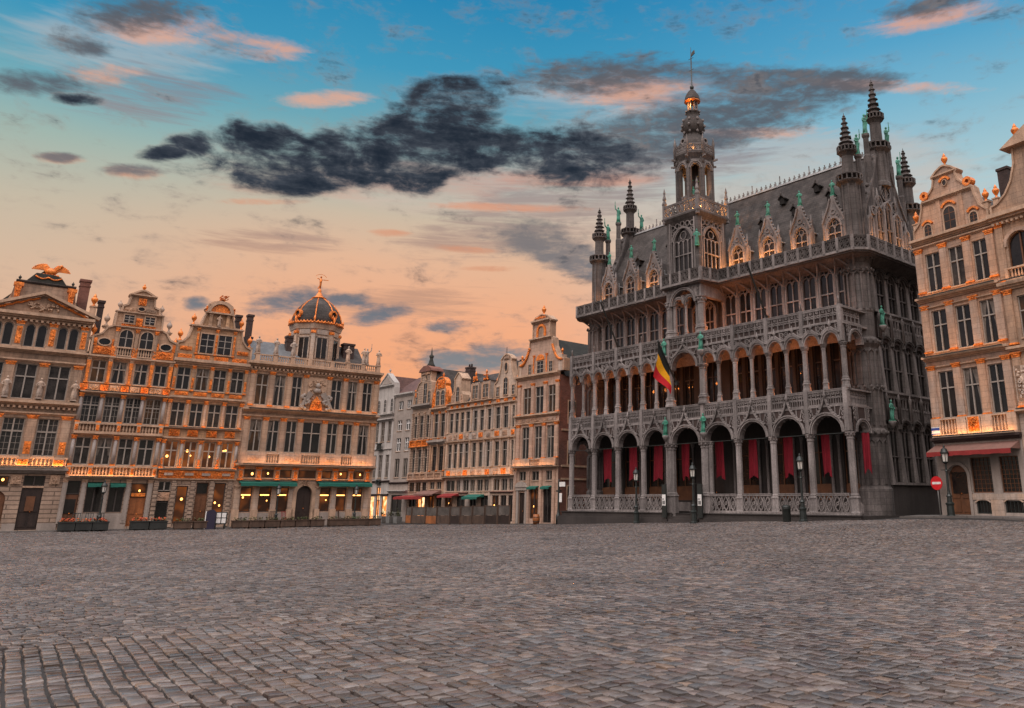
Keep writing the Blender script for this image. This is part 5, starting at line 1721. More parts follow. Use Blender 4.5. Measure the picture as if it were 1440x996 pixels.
def peacock():
    h = House('guild_house', 'two-window house with a rounded gilded gable between white and dark-stone neighbours', 'guild house', PN, -19.74, -16.82, 'warm_stone', GN)
    h.body(11, 9, z0=-1.2)
    h.wall(-1.0, 2.5, [(-19.4, -18.4, -.2, 2.1), (-18.1, -17.1, -.2, 2.1)])
    h.win(-19.4, -18.4, -.2, 2.1, 'two', 'lit_glass', 'dark_frame'); h.win(-18.1, -17.1, -.2, 2.1, 'two', 'glass', 'dark_frame')
    h.awning(-20.6, -17.2, 2.1, 2.6, 1.0, 'awning_brown')
    h.storey(2.5, 3.6, 2.7, 3.4, [(-19.3, -18.5), (-18.1, -17.3)], 'two')
    h.cornice(3.5, 3.66, .28)
    h.balustrade(-19.7, -16.9, 3.7, 4.3, -.2, (-19.6, -18.25, -17.0), .18, mat='pink_stone')
    w = [(-19.2, -18.4), (-18.02, -17.22)]
    h.storey(3.6, 7.0, 4.45, 6.8, w, 'muntin', frame='dark_frame')
    h.cornice(6.95, 7.4, .4, mat='grey_render')
    h.storey(7.0, 10.4, 7.7, 9.98, w, 'trans')
    for u in (-19.5, -18.21, -17.0):
        h.pilaster(u, 4.4, 7.0, .22, .1, cap='trim_stone'); h.pilaster(u, 7.5, 10.2, .22, .1, mat='pink_stone')
    h.cornice(10.3, 10.6, .3); h.wall(10.4, 10.8)
    h.gable([(-19.6, 10.6), (-19.6, 11.6), (-19.25, 12.4), (-19.1, 12.7)] + [(-18.25 + .95 * cos(radians(180 - a)), 12.7 + .95 * sin(radians(a))) for a in range(15, 180, 15)] + [(-17.4, 12.7), (-17.25, 12.4), (-16.9, 11.6), (-16.9, 10.6)], -.02, .45, cope='gilding')
    h.gwin(-19.0, -18.4, 10.85, 12.3, True, y=-.03); h.gwin(-18.1, -17.5, 10.85, 12.3, True, y=-.03)
    h.carved(-18.85, -17.65, 12.5, 13.4, -.06, .1, 50)
    for s_ in (-1, 1):
        h.carved(-18.25 + s_ * 1.15 - .2, -18.25 + s_ * 1.15 + .2, 10.7, 12.2, -.06, .08, 22)
    h.urn(-18.25, 13.65, .5, .2); h.roof_gabled(10.6, 13.4, .45, 9)


def turret_house():
    h = House('guild_house', 'dark stone house with pointed turret top above three bays', 'guild house', PN, -23.38, -19.76, 'rusticated_stone', GN)
    h.body(11, 9, z0=-1.2)
    h.wall(-1.0, 2.3, [(-23.0, -21.8, -.3, 2.0), (-21.5, -20.1, -.3, 2.0)])
    h.win(-23.0, -21.8, -.3, 2.0, 'two', 'glass', 'dark_frame'); h.win(-21.5, -20.1, -.3, 2.0, 'two', 'shop_glow', 'dark_frame')
    h.awning(-23.9, -18.7, 1.75, 2.15, 1.3, 'awning_red', .24)
    h.storey(2.3, 3.6, 2.5, 3.4, [(-23.1, -22.2), (-21.9, -21.0), (-20.7, -20.0)], 'two', frame='dark_frame')
    h.cornice(3.5, 3.66, .24)
    h.balustrade(-23.36, -19.8, 3.7, 4.28, -.16, (-23.2, -22.15, -20.95, -19.9), .16, mat='pink_stone')
    w = [(-22.97, -22.4), (-21.9, -21.25), (-20.67, -20.02)]
    h.storey(3.6, 6.8, 4.36, 6.62, w, 'trans', pane='glass'); h.cornice(6.76, 6.92, .24)
    h.balustrade(-23.36, -19.8, 6.95, 7.55, -.16, (-23.2, -22.15, -20.95, -19.9), .16, mat='gilding')
    h.storey(6.8, 10.6, 7.8, 10.0, w, 'trans', pane='glass')
    for u in (-23.2, -22.15, -20.95, -19.9):
        h.pilaster(u, 4.3, 6.8, .24, .1, cap='trim_stone', foot='trim_stone'); h.pilaster(u, 7.6, 10.3, .24, .1, cap='trim_stone', foot='trim_stone')
    h.cornice(10.75, 11.2, .42, mat='grey_render'); h.wall(10.6, 11.1)
    h.gable([(-23.3, 11.15), (-23.2, 12.1), (-22.75, 12.8), (-22.4, 13.4), (-22.05, 13.5), (-22.05, 14.5), (-20.2, 14.5), (-20.2, 13.5), (-19.95, 13.3), (-19.85, 12.4), (-19.8, 11.15)], -.02, .5)
    h.gwin(-22.95, -22.5, 11.3, 12.5, True, y=-.03); h.gwin(-21.45, -20.8, 11.3, 13.3, False, y=-.03); h.gwin(-20.6, -20.1, 11.3, 12.5, True, y=-.03)
    h.oval(-21.1, 13.95, .14, .26, -.03)
    cx = h.X(-21.1)
    t = h.add(MB().prism([(cx - 1.25, 14.5), (cx + 1.25, 14.5), (cx + 1.1, 14.75), (cx + .4, 15.1), (cx - .4, 15.1), (cx - 1.1, 14.75)], -.25, 1.2), 'turret_cornice', 'brick')
    MB().lathe(cx, .4, [(.55, 15.0), (.3, 15.4), (.16, 15.9), (.22, 16.05), (.26, 16.2), (.1, 16.35), (.06, 16.7), (.02, 17.1)], 10).put('spire', 'slate_green', t)
    h.carved(-23.1, -22.8, 12.0, 12.8, -.05, .08, 12); h.carved(-21.9, -20.4, 14.2, 14.45, -.1, .06, 14, 'pink_stone')
    h.roof_gabled(11.0, 14.9, .5, 9, a=-23.3, b=-18.5, c=-20.6)
    h.chimney(-18.0, -17.2, 12.0, 14.9, 2.6, .7, pots=2)


def grey_house():
    h = House('town_house', 'plain grey-rendered house with two windows per floor and tiled roof', 'house', PN, -27.16, -23.4, 'grey_render')
    h.body(12.3, 9, z0=-1.4)
    h.wall(-1.2, 2.7, [(-26.6, -24.4, -.2, 2.2)])
    h.win(-26.6, -24.4, -.2, 2.2, 'two', 'glass', 'dark_frame'); h.cornice(2.45, 2.7, .3, mat='white_render')
    h.wall(2.7, 3.3); h.cornice(3.3, 3.5, .2, mat='dark_brick')
    w = [(-26.35, -25.4), (-24.65, -23.8)]
    h.storey(3.3, 6.4, 3.95, 5.86, w, 'two'); h.storey(6.4, 8.5, 6.62, 7.98, w, 'cross', frame='sign_white'); h.storey(8.5, 10.4, 8.74, 9.84, w, 'cross', frame='sign_white'); h.storey(10.4, 12.4, 10.96, 11.86, w, 'two', frame='sign_white')
    h.cornice(12.35, 12.7, .26, mat='white_render')
    h.roof_long(12.6, 15.0, .0, 3.5, 9, a=-28.5, mat='red_tile')


def white_house():
    h = House('town_house', 'white baroque house with small pediment above a brightly lit corner shop', 'house', PN, -31.4, -27.18, 'white_render')
    h.body(10.6, 9, z0=-1.6)
    h.wall(-1.4, 3.7, [(-31.1, -30.1, -.4, 2.1), (-29.7, -28.9, -.8, 3.0), (-28.5, -27.4, -.4, 2.1)])
    h.win(-31.1, -30.1, -.4, 2.1, 'plain', 'shop_glow', 'dark_frame'); h.win(-28.5, -27.4, -.4, 2.1, 'plain', 'shop_glow', 'dark_frame')
    h.win(-29.7, -28.9, -.8, 3.0, 'cross', 'shop_glow', 'dark_frame')
    h.cornice(2.15, 2.32, .2, mat='dark_brick'); h.cornice(3.5, 3.7, .24, mat='dark_brick')
    h.carved(-29.7, -28.9, 3.3, 3.8, -.2, .12, 16, 'black_iron', 'sign_bracket')
    w = [(-31.0, -30.3), (-29.8, -29.0), (-28.3, -27.6)]
    h.storey(3.7, 7.0, 3.98, 6.36, w, 'sash'); h.cornice(6.86, 7.0, .12, mat='white_render')
    h.storey(7.0, 10.0, 7.76, 9.9, w, 'sash'); h.cornice(9.98, 10.2, .3, mat='white_render'); h.wall(10.0, 10.7); h.cornice(10.5, 10.75, .34, mat='white_render')
    h.balustrade(-29.9, -28.9, 6.95, 7.6, -.3, mat='black_iron', step=.12)
    h.gable([(-31.2, 10.7), (-31.0, 13.4), (-30.7, 13.9), (-30.6, 14.1), (-29.1, 15.2), (-27.5, 14.0), (-27.4, 13.5), (-27.25, 10.7)], -.02, .5, 'white_render', 'white_render')
    for a, b in ((-30.75, -30.3), (-29.4, -28.95), (-27.95, -27.5)):
        h.gwin(a, b, 10.94, 12.3, True, y=-.03, surround='white_render')
    h.cornice(13.6, 13.9, .24, x0=-31.0, x1=-27.4, y=-.02, mat='white_render')
    m = MB().prism([(h.X(-30.2), 14.0), (h.X(-28.1), 14.0), (h.X(-29.1), 14.8)], -.1, -.02); m.put('tympanum', 'grey_render', h.root)
    h.urn(-29.1, 15.2, .6, .2, 'white_render', kind='finial')
    h.roof_gabled(10.6, 15.0, .5, 9, mat='red_tile')


ane(); white_gabled(); white_wide(); peacock(); turret_house(); grey_house(); white_house()

# ------------------------------------------------------------------ east houses
GE = 'guild houses east of the gothic hall'


def ermine():
    h = House('guild_house', 'salmon stone house with three window bays above a red-brown awning', 'guild house', PR, .34, 5.42, 'pink_stone', GE)
    h.body(16.4, 9)
    h.wall(.2, 4.8, [(.98, 2.14, .95, 3.5, 'arch'), (2.36, 3.54, 2.06, 3.86), (4.02, 5.08, 2.06, 3.86), (2.46, 3.3, 1.02, 1.66), (4.05, 5.05, 1.08, 1.66)], mat='grey_render')
    h.door(.98, 2.14, .97, 3.5, 'wood', True, 'glass')
    h.win(2.36, 3.54, 2.06, 3.86, 'grid', 'glass', 'wood'); h.win(4.02, 5.08, 2.06, 3.86, 'grid', 'glass', 'wood')
    for a, b in ((2.46, 3.3), (4.05, 5.05)):
        h.win(a, b, 1.04, 1.66, 'plain', 'glass', 'black_iron')
        g = MB()
        for k in range(5):
            x = h.X(a) + (k + .5) * (b - a) / 5
            g.bar((x, .02, 1.06), (x, .02, 1.64), .03)
        g.put('grille', 'black_iron', h.root)
        q = MB().arc(h.X((a + b) / 2), 1.5, (b - a) / 2, (b - a) / 2 + .1, 20, 160, -.05, .02, 8, .5); q.put('lintel', 'pale_stone', h.root)
    h.band(.2, 2.0, -.05, 'pale_stone', x0=3.32, x1=4.03); h.band(1.72, 2.0, -.06, 'pale_stone', x0=2.16)
    q = MB().arc(h.X(1.56), 2.92, .6, .76, 0, 180, -.1, .02, 12); q.box(h.X(.8), h.X(.96), -.1, .02, .9, 2.92); q.box(h.X(2.16), h.X(2.32), -.1, .02, .9, 2.92); q.put('door_surround', 'grey_render', h.root)
    h.awning(.4, 5.3, 3.95, 4.6, .9, 'awning_brown', .24, 'awning_red')
    h.cornice(4.7, 4.98, .3, mat='dark_brick')
    h.balustrade(.4, 5.42, 5.08, 6.02, -.14, solid=[(.4, .98), (2.0, 2.56), (2.62, 3.4), (3.46, 4.06), (4.9, 5.42)], mat='pale_stone', step=.19)
    em = MB().box(h.X(2.7), h.X(3.34), -.27, -.23, 5.2, 5.95); em.carve(h.X(2.72), h.X(3.32), 5.22, 5.93, -.28, .07, 30, 5); em.put('gilded_emblem', 'gilding', h.root)
    sg = MB().box(h.X(.42), h.X(.94), -.265, -.245, 5.14, 5.56).put('street_sign', 'sign_white', h.root)
    MB().box(h.X(.42), h.X(.94), -.275, -.266, 5.38, 5.52).box(h.X(.42), h.X(.94), -.275, -.266, 5.16, 5.22).put('sign_band', 'sign_blue', sg)
    wx = [(1.03, 1.97), (2.56, 3.46), (4.06, 4.94)]
    px = (.66, 2.26, 3.76, 5.18)
    for zb, zt, z0, z1 in ((4.8, 9.0, 6.03, 8.6), (9.0, 12.6, 9.72, 12.08), (12.6, 15.95, 13.2, 15.46)):
        h.storey(zb, zt, z0, z1, wx, 'cross', frame='window_frame')
        for u in px:
            h.pilaster(u, z0 - .02, z1 + .35, .44, .09, ch=.24)
    for z in (9.3, 12.72):
        h.cornice(z - .1, z + .18, .34)
        h.cornice(z - .5, z - .4, .12)
    h.cornice(15.85, 16.0, .14); h.cornice(16.1, 16.42, .34); h.wall(15.95, 16.5)
    c = 2.9
    half = [(2.38, 16.42), (2.38, 17.0), (1.95, 17.4), (1.7, 18.2), (1.66, 18.55), (1.5, 18.75), (1.1, 19.0), (.82, 19.3), (.72, 19.75), (.85, 19.9), (.5, 20.2), (.1, 20.4)]
    h.gable([(c - a, z) for a, z in half] + [(c + a, z) for a, z in reversed(half)], -.02, .5)
    h.cornice(18.4, 18.62, .18, x0=1.3, x1=4.5, y=-.02); h.cornice(19.78, 19.95, .14, x0=2.1, x1=3.7, y=-.02)
    h.gwin(2.6, 3.34, 16.55, 17.86, True, y=-.03, kind='wood'); h.gwin(1.25, 1.72, 16.48, 17.18, True, y=-.03, kind='wood'); h.gwin(4.2, 4.66, 16.46, 17.1, True, y=-.03, kind='wood')
    for u, z, r in ((2.97, 17.9, .42), (1.48, 17.2, .3), (4.43, 17.15, .3)):
        m = MB().arc(h.X(u), z - r * .5, r, r + .12, 25, 155, -.12, .0, 10); m.put('gilded_arch', 'gilding', h.root)
    for u in (2.3, 3.75):
        h.band(16.45, 18.4, -.07, x0=u - .13, x1=u + .13, name='gable_strip')
    o = h.oval(c, 19.35, .13, .16, -.04); m = MB().arc(h.X(c), 19.35, .26, .4, 20, 160, -.12, .0, 10); m.put('gilded_arch', 'gilding', h.root)
    for s_ in (-1, 1):
        m = MB().ring(h.X(c + s_ * 1.42), 18.95, .2, .16, -.14, .3, 12); m.put('scroll', 'gilding', h.root)
    h.urn(c, 20.45, .85, .2, ped=.1)
    for u, z in ((.62, 17.5), (5.16, 17.5)):
        h.urn(u, z, .75, .15, ped=.9)
    h.roof_gabled(16.4, 19.2, .5, 9, c=c)
    h.chimney(5.15, 5.75, 16.2, 19.75, 1.6, .7, 'dark_brick', bands=False)
    h.lamp_strip(.5, 5.3, 5.1, -.4, 26); h.lamp_strip(.5, 5.3, 9.5, -.42, 12); h.lamp_strip(.5, 5.3, 12.94, -.42, 12)


def pigeon():
    h = House('guild_house', 'stone house with a large round-arched window and swept curved gable', 'guild house', PR, 5.44, 11.4, 'warm_stone', GE)
    h.body(16.4, 9)
    h.wall(.2, 6.1, [(6.6, 8.0, 1.0, 4.2), (8.6, 10.0, 1.0, 4.2)], mat='pale_stone')
    h.win(6.6, 8.0, 1.0, 4.2, 'cross', 'glass', 'wood'); h.win(8.6, 10.0, 1.0, 4.2, 'cross', 'glass', 'wood')
    h.cornice(5.9, 6.1, .3)
    h.storey(6.1, 9.3, 6.5, 8.6, [(6.5, 7.5), (8.0, 9.0), (9.5, 10.5)], 'cross'); h.carved(5.55, 6.35, 6.5, 8.3, -.1, .08, 40, 'pale_stone')
    h.cornice(9.0, 9.3, .3)
    h.storey(9.3, 12.5, 9.7, 11.9, [(6.2, 7.4), (8.0, 9.0), (9.5, 10.5)], 'cross'); h.cornice(12.3, 12.7, .34)
    h.storey(12.5, 16.3, 13.0, 15.3, [(6.1, 7.5), (8.2, 9.6)], 'arch', frame='wood')
    h.balustrade(6.0, 7.6, 12.72, 13.4, -.2, (6.0, 7.6), .16)
    m = MB().arc(h.X(6.8), 14.6, .72, .92, 0, 180, -.1, .02, 14); m.put('arch_surround', 'pink_stone', h.root)
    for u in (5.76, 7.8):
        for z0, z1 in ((6.2, 9.0), (9.4, 12.3), (12.75, 16.0)):
            h.pilaster(u, z0, z1, .42, .1, ch=.26)
    h.cornice(16.0, 16.5, .44, dent=True)
    h.gable([(5.5, 16.4), (5.5, 17.0), (5.9, 17.1), (6.4, 17.5), (6.8, 18.1), (7.1, 19.0), (7.15, 19.9), (9.85, 19.9), (9.9, 19.0), (10.2, 18.1), (10.6, 17.5), (11.3, 17.0), (11.3, 16.4)], -.02, .5, 'warm_stone')
    p = MB().prism([(h.X(6.6), 19.9), (h.X(10.4), 19.9), (h.X(8.5), 21.0)], -.4, .6); p.put('gable_pediment', 'trim_stone', h.root)
    h.urn(7.3, 20.45, .9, .2, ped=.2); h.urn(5.78, 17.5, .85, .15, ped=.7)
    h.roof_gabled(16.4, 19.6, .5, 9)
    h.lamp_strip(5.6, 11, 6.16, -.45, 14); h.lamp_strip(5.6, 11, 12.8, -.5, 12)


ermine(); pigeon()

# ------------------------------------------------------------------ the gothic hall
GS, GWL, GSH = 'gothic_stone', 'gothic_wall', 'gothic_shade'
GX = [0.0, 2.67, 5.28, 7.94, 10.68, 13.72, 16.5, 19.2, 21.86, 24.5]
hall = empty('gothic_hall', 'grey neo-gothic hall with arcades, central spire and slate roof', 'gothic hall', PK.p(0, 0, 0), radians(PK.deg))
HX0, HX1 = -0.35, 24.25       # main block
D0 = 2.6                      # its front wall behind the arcade


def hp(mb, name, mat, loc=(0, 0, 0), rot=0.0, scale=(1, 1, 1), parent=None):
    return mb.put(name, mat, parent or hall, loc, rot, scale)


def tracery(w, h, cell=.44, t=.07, style=0):
    """pierced parapet panel w x h with cusped lights and rings between two rails"""
    mb = MB()
    mb.box(-w / 2, w / 2, -t, t, h - .1, h); mb.box(-w / 2, w / 2, -t - .02, t + .02, h, h + .05)
    mb.box(-w / 2, w / 2, -t, t, 0, .08)
    n = max(2, int(round(w / cell))); c = w / n
    for k in range(n + 1):
        x = -w / 2 + k * c
        mb.box(x - .022, x + .022, -t * .7, t * .7, .08, h - .1)
    for k in range(n):
        x = -w / 2 + (k + .5) * c
        r = c / 2 - .03
        if style == 0:
            mb.arc(x, .08 + (h - .18) * .42, r - .07, r, 0, 180, -t * .6, t * .6, 6)
            mb.ring(x, h - .1 - r * .75, r * .55, .06, -t * .6, t * .6, 8)
            mb.box(x - .022, x + .022, -t * .5, t * .5, .08, .08 + (h - .18) * .42 + r * .8)
        elif style == 1:
            for s_ in (-1, 1):
                mb.arc(x + s_ * r * .5, .08 + (h - .18) * .55, r * .4 - .03, r * .5, 0, 180, -t * .6, t * .6, 5)
                mb.arc(x + s_ * r * .5, .08 + (h - .18) * .55, r * .4 - .03, r * .5, 200, 340, -t * .5, t * .5, 4, 1.3)
            mb.ring(x, h - .1 - r * .5, r * .38, .055, -t * .6, t * .6, 8)
        else:
            # flowing, flame-like bars
            for s_ in (-1, 1):
                z0 = .08; P = []
                for j in range(7):
                    f = j / 6
                    P.append((x + s_ * r * sin(f * pi) * (1 - .3 * f), z0 + (h - .18) * f))
                for p, q in zip(P, P[1:]):
                    mb.bar((p[0], 0, p[1]), (q[0], 0, q[1]), .055, t * 1.2)
            mb.ring(x, h * .5, r * .32, .05, -t * .5, t * .5, 8)
            mb.bar((x - c / 2, 0, .1), (x - c * .12, 0, h * .42), .045, t); mb.bar((x + c / 2, 0, h - .12), (x + c * .12, 0, h * .58), .045, t)
    return mb


def put_tracery(name, w, h, x, y, z, style=0, rot=0.0, mat=GS, cell=.44, back=False):
    kw = round(w, 1); kh = round(h, 2)
    me = cached(('trac', kw, kh, style, mat, cell), lambda: tracery(kw, kh, cell, .07, style).mesh(name, mat))
    o = place(name, me, hall, (x, y, z), rot, (w / kw, 1, 1))
    if back:
        place('balustrade_shade', cached(('tback', kw, kh), lambda: MB().box(-kw / 2, kw / 2, .035, .06, .06, kh - .06).mesh('balustrade_shade', 'gothic_recess_shade')), o)  # added dark sheet, stands in for the shade behind the pierced tracery
    return o


def column_mesh(r, z0, z1, zb, cap, kind='column'):
    """gothic column: pedestal z0..zb, ringed shaft, leafy capital up to z1"""
    mb = MB()
    mb.lathe(0, 0, [(r * 1.6, z0), (r * 1.6, z0 + .12), (r * 1.42, z0 + .2), (r * 1.38, zb - .1), (r * 1.55, zb - .06), (r * 1.55, zb), (r * 1.2, zb + .05), (r * 1.25, zb + .12), (r * 1.02, zb + .2),
                    (r * .98, z1 - cap - .1), (r * 1.12, z1 - cap - .07), (r * 1.12, z1 - cap), (r * 1.02, z1 - cap + .03), (r * 1.3, z1 - .12), (r * 1.55, z1 - .08), (r * 1.6, z1)], 8, False, pi / 8)
    for k in range(8):
        a = 2 * pi * k / 8
        mb.blob((r * 1.18 * cos(a), r * 1.18 * sin(a), z1 - cap * .5), r * .3, r * .3, cap * .25)
    return mb


def spandrel(w, zs, zt, r, depth=.34, rise=1.0):
    """the wall the mouldings sit on"""
    return MB().archfill(-w / 2, w / 2, 0, zt - zs, 0, r, -depth / 2, depth / 2, 14, rise)


def arch_panel(w, zs, zt, r, depth=.34, hood=True, rise=1.0, finial=.5, trefoil=False, seed=0):
    """mouldings of one arcade bay between springing zs and string zt (z from 0 = springing)"""
    mb = MB()
    H = zt - zs
    y0, y1 = -depth / 2, depth / 2
    mb.arc(0, 0, r - .01, r + .09, 0, 180, y0 - .03, y1, 14, rise)
    # roll mouldings round the arch
    for (dr, yy, ww) in ((.02, y0 - .05, .07), (.13, y0 - .09, .08)):
        for k in range(14):
            a, b = pi * k / 14, pi * (k + 1) / 14
            mb.bar(((r + dr) * cos(a), yy, (r * rise + dr) * sin(a)), ((r + dr) * cos(b), yy, (r * rise + dr) * sin(b)), ww, .12)
    # cusps hanging in the arch
    for a in ((35, 65, 90, 115, 145) if not trefoil else (50, 130)):
        q = radians(a)
        mb.blob(((r - .05) * cos(q), 0, (r * rise - .05) * sin(q)), .07, .12, .07)
    if hood:
        top = r * rise + finial
        P = []
        for k in range(9):
            f = k / 8
            ang = radians(38 + 40 * f)
            xx = (r + .2) * cos(ang) * (1 - f * .72)
            zz = (r * rise + .2) * sin(ang) + (top - (r * rise + .2)) * f ** 2.2
            P.append((xx, zz))
        for s_ in (-1, 1):
            for p, q in zip(P, P[1:]):
                mb.bar((s_ * p[0], y0 - .1, p[1]), (s_ * q[0], y0 - .1, q[1]), .1, .14)
                mb.blob((s_ * (p[0] + .05), y0 - .14, p[1] + .05), .06, .06, .06)
        mb.lathe(0, y0 - .1, [(.07, top - .05), (.05, top + .1), (.12, top + .2), (.05, top + .28), (.02, top + .5)], 6)
    # blind tracery in the spandrels
    for s_ in (-1, 1):
        x = s_ * (w / 2 - .17)
        for z, q in ((H - .2, .13), (H - .47, .11), (H - .72, .08)):
            if z > .1:
                mb.ring(x, z, q, .045, y0 - .05, y0 + .01, 8)
                mb.blob((x, y0 - .03, z), .04, .04, .04)
        mb.bar((s_ * (r * .72 + .12), y0 - .03, r * rise * .72 + .14), (s_ * (w / 2 - .32), y0 - .03, H - .05), .045)
        mb.bar((s_ * (r * .5 + .1), y0 - .03, r * rise * .88 + .16), (s_ * (r * .5 + .1), y0 - .03, H - .02), .045)
    return mb


# --- plinth, steps and floors
pb = MB()
pb.box(-.55, 10.95, -.5, 4, -.9, .84); pb.box(13.45, 25.05, -.5, 4, -.5, .84)
pb.box(-.75, 10.75, -.72, -.5, -.9, .55); pb.box(13.65, 25.2, -.72, -.5, -.5, .62)
pb.box(-.6, 10.9, -.56, -.3, .842, .9); pb.box(13.5, 25.1, -.56, -.3, .842, .9)
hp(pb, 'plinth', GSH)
st = MB()
for k in range(5):
    st.box(10.96, 13.44, -1.35 + .3 * k, 4, -.6, .18 + .165 * k)
hp(st, 'steps', GSH)
fl = MB().box(-.5, 25.0, -.2, D0, .845, .86)
hp(fl, 'gallery_floor', GSH)

# --- ground arcade
col_me = cached('hc', lambda: column_mesh(.2, .9, 5.4, 1.85, .32).mesh('column', GS))
pier_me = cached('hpier', lambda: column_mesh(.3, .5, 5.4, 2.0, .34).mesh('column', GS))
for i, x in enumerate(GX):
    place('column', pier_me if i in (4, 5) else col_me, hall, (x, 0, 0))
    if i in (4, 5):
        place('column', cached('hc2', lambda: column_mesh(.15, .5, 5.4, 2.0, .3).mesh('column', GS)), hall, (x + (-.42 if i == 4 else .42), .06, 0))
for i in range(9):
    xa, xb = GX[i], GX[i + 1]; w = xb - xa; xm = (xa + xb) / 2
    kw = round(w, 1)
    r_ = kw / 2 - .3
    rs = min(1.0, 1.02 / r_)
    me = cached(('gfa', kw), lambda: arch_panel(kw, 5.4, 6.9, r_, .4, True, rs, .95).mesh('arch', GS))
    o = place('arch', me, hall, (xm, 0, 5.4), 0, (w / kw, 1, 1))
    place('spandrel', cached(('gfs', kw), lambda: spandrel(kw, 5.4, 6.9, r_, .4, rs).mesh('spandrel', 'gothic_recess_shade')), o)
    hp(MB().bar((xa + .2, 0, 5.36), (xb - .2, 0, 5.36), .045), 'tie_rod', 'black_iron')
    if i != 4:
        put_tracery('balustrade', w - .5, 1.05, xm, -.1, .98, 2, cell=.6)
        hp(MB().box(xa + .2, xb - .2, -.22, .1, .86, .98), 'balustrade_base', GS)
    put_tracery('balustrade', w, .86, xm, -.12, 6.97, 0, cell=.33, back=True)
    hp(MB().box(xa, xb, -.24, .22, 6.86, 6.965), 'string_course', GS)
    # upper gallery: two arches to a bay, one large one over the portal
    if i != 4:
        for s_ in (-1, 1):
            k2 = round(w / 2, 2)
            me = cached(('1fa', k2), lambda: arch_panel(k2, 10.55, 11.7, k2 / 2 - .16, .3, True, 1.25, .28, True).mesh('arch', GS))
            o = place('arch', me, hall, (xm + s_ * w / 4, 0, 10.55))
            place('spandrel', cached(('1fs', k2), lambda: spandrel(k2, 10.55, 11.7, k2 / 2 - .16, .3, 1.25).mesh('spandrel', 'gothic_recess_shade')), o)
        place('column', cached('c1m', lambda: column_mesh(.125, 7.86, 10.55, 8.3, .24).mesh('column', GS)), hall, (xm, 0, 0))
    else:
        me = cached(('1fp', kw), lambda: arch_panel(kw, 10.55, 11.9, kw / 2 - .38, .36, True, 1.0, .5).mesh('arch', GS))
        o = place('arch', me, hall, (xm, 0, 10.4), 0, (w / kw, 1, 1))
        place('spandrel', cached(('1fps', kw), lambda: spandrel(kw, 10.55, 11.9, kw / 2 - .38, .36, 1.0).mesh('spandrel', 'gothic_recess_shade')), o)
    put_tracery('balustrade', w, .92, xm, -.1, 11.78, 1, cell=.44, back=True)
    hp(MB().box(xa, xb, -.22, .2, 11.7, 11.78), 'string_course', GS)
for i, x in enumerate(GX):
    rr = .26 if i in (4, 5) else .165
    place('column', cached(('c1', rr), lambda: column_mesh(rr, 7.86, 10.55, 8.35, .26).mesh('column', GS)), hall, (x, 0, 0))
    # buttress strips through the parapets with little pinnacles
    hp(MB().box(-.14, .14, -.26, .1, 5.45, 7.92), 'buttress', GS, (x, 0, 0))
    b = MB().box(-.13, .13, -.24, .1, 10.6, 12.78)
    b.lathe(0, -.12, [(.1, 12.78), (.03, 13.1), (.06, 13.16), (.01, 13.3)], 6)
    hp(b, 'buttress', GS, (x, 0, 0))
# floors / vaults of the galleries
hp(MB().box(-.2, 24.7, -.15, D0, 6.82, 6.9).box(-.2, 24.7, -.15, D0, 7.76, 7.83), 'gallery_ceiling', GS)
hp(MB().box(-.2, 24.7, -.12, D0, 11.6, 11.72).box(-.2, 24.7, -.1, D0, 12.58, 12.64), 'terrace', GS)
for i in range(9):
    xa, xb = GX[i], GX[i + 1]; xm = (xa + xb) / 2
    rib = MB()
    for zc, hh in ((6.8, .9), (11.58, .8)):
        for k in range(6):
            a, b = pi / 2 * k / 6, pi / 2 * (k + 1) / 6
            for s_ in (-1, 1):
                f0, f1 = 1 - cos(a), 1 - cos(b)
                rib.bar((xm + s_ * (xb - xa) / 2 * (1 - f0), .15 + 1.1 * f0, zc - hh * (1 - sin(a))), (xm + s_ * (xb - xa) / 2 * (1 - f1), .15 + 1.1 * f1, zc - hh * (1 - sin(b))), .14, .14)
    hp(rib, 'vault_rib', GS)
# west and east ends of the arcade
for x, rot in ((GX[0], pi / 2), (GX[-1], pi / 2)):
    w = 1.75; ym = 1.05
    o = hp(arch_panel(1.75, 5.4, 6.9, .62, .34, False), 'arch', GS, (x, ym, 5.4), rot); spandrel(1.75, 5.4, 6.9, .62, .34).put('spandrel', 'gothic_recess_shade', o)
    o = hp(arch_panel(1.75, 10.55, 11.7, .6, .3, False, 1.2), 'arch', GS, (x, ym, 10.55), rot); spandrel(1.75, 10.55, 11.7, .6, .3, 1.2).put('spandrel', 'gothic_recess_shade', o)
    put_tracery('balustrade', w, .86, x, ym, 6.97, 0, rot, cell=.33, back=True); put_tracery('balustrade', w, .92, x, ym, 11.78, 1, rot, cell=.44, back=True)
    hp(MB().box(-w / 2, w / 2, -.2, .2, 6.86, 6.965).box(-w / 2, w / 2, -.2, .2, 11.7, 11.78), 'string_course', GS, (x, ym, 0), rot)

# --- main block: back wall of the galleries
ops = []
for i in range(9):
    xa, xb = GX[i], GX[i + 1]; xm = (xa + xb) / 2
    ops.append((xm - .85, xm + .85, 1.7 if i != 4 else .9, 5.6))


class HallFront(House):
    def __init__(s):
        s.pl = PK; s.u0 = HX0; s.w = HX1 - HX0; s.stone = GSH; s.seed = 400; s.frame = 'dark_frame'
        s.root = empty('tmp', '', '')
        bpy.data.objects.remove(s.root); s.root = hall

    def X(s, u):
        return u


def hall_wall(z0, z1, ops, y, mat, x0=HX0, x1=HX1, name='wall'):
    hf.w = 0
    return House.wall(hf, z0, z1, ops, x0, x1, mat, name, y, .3)


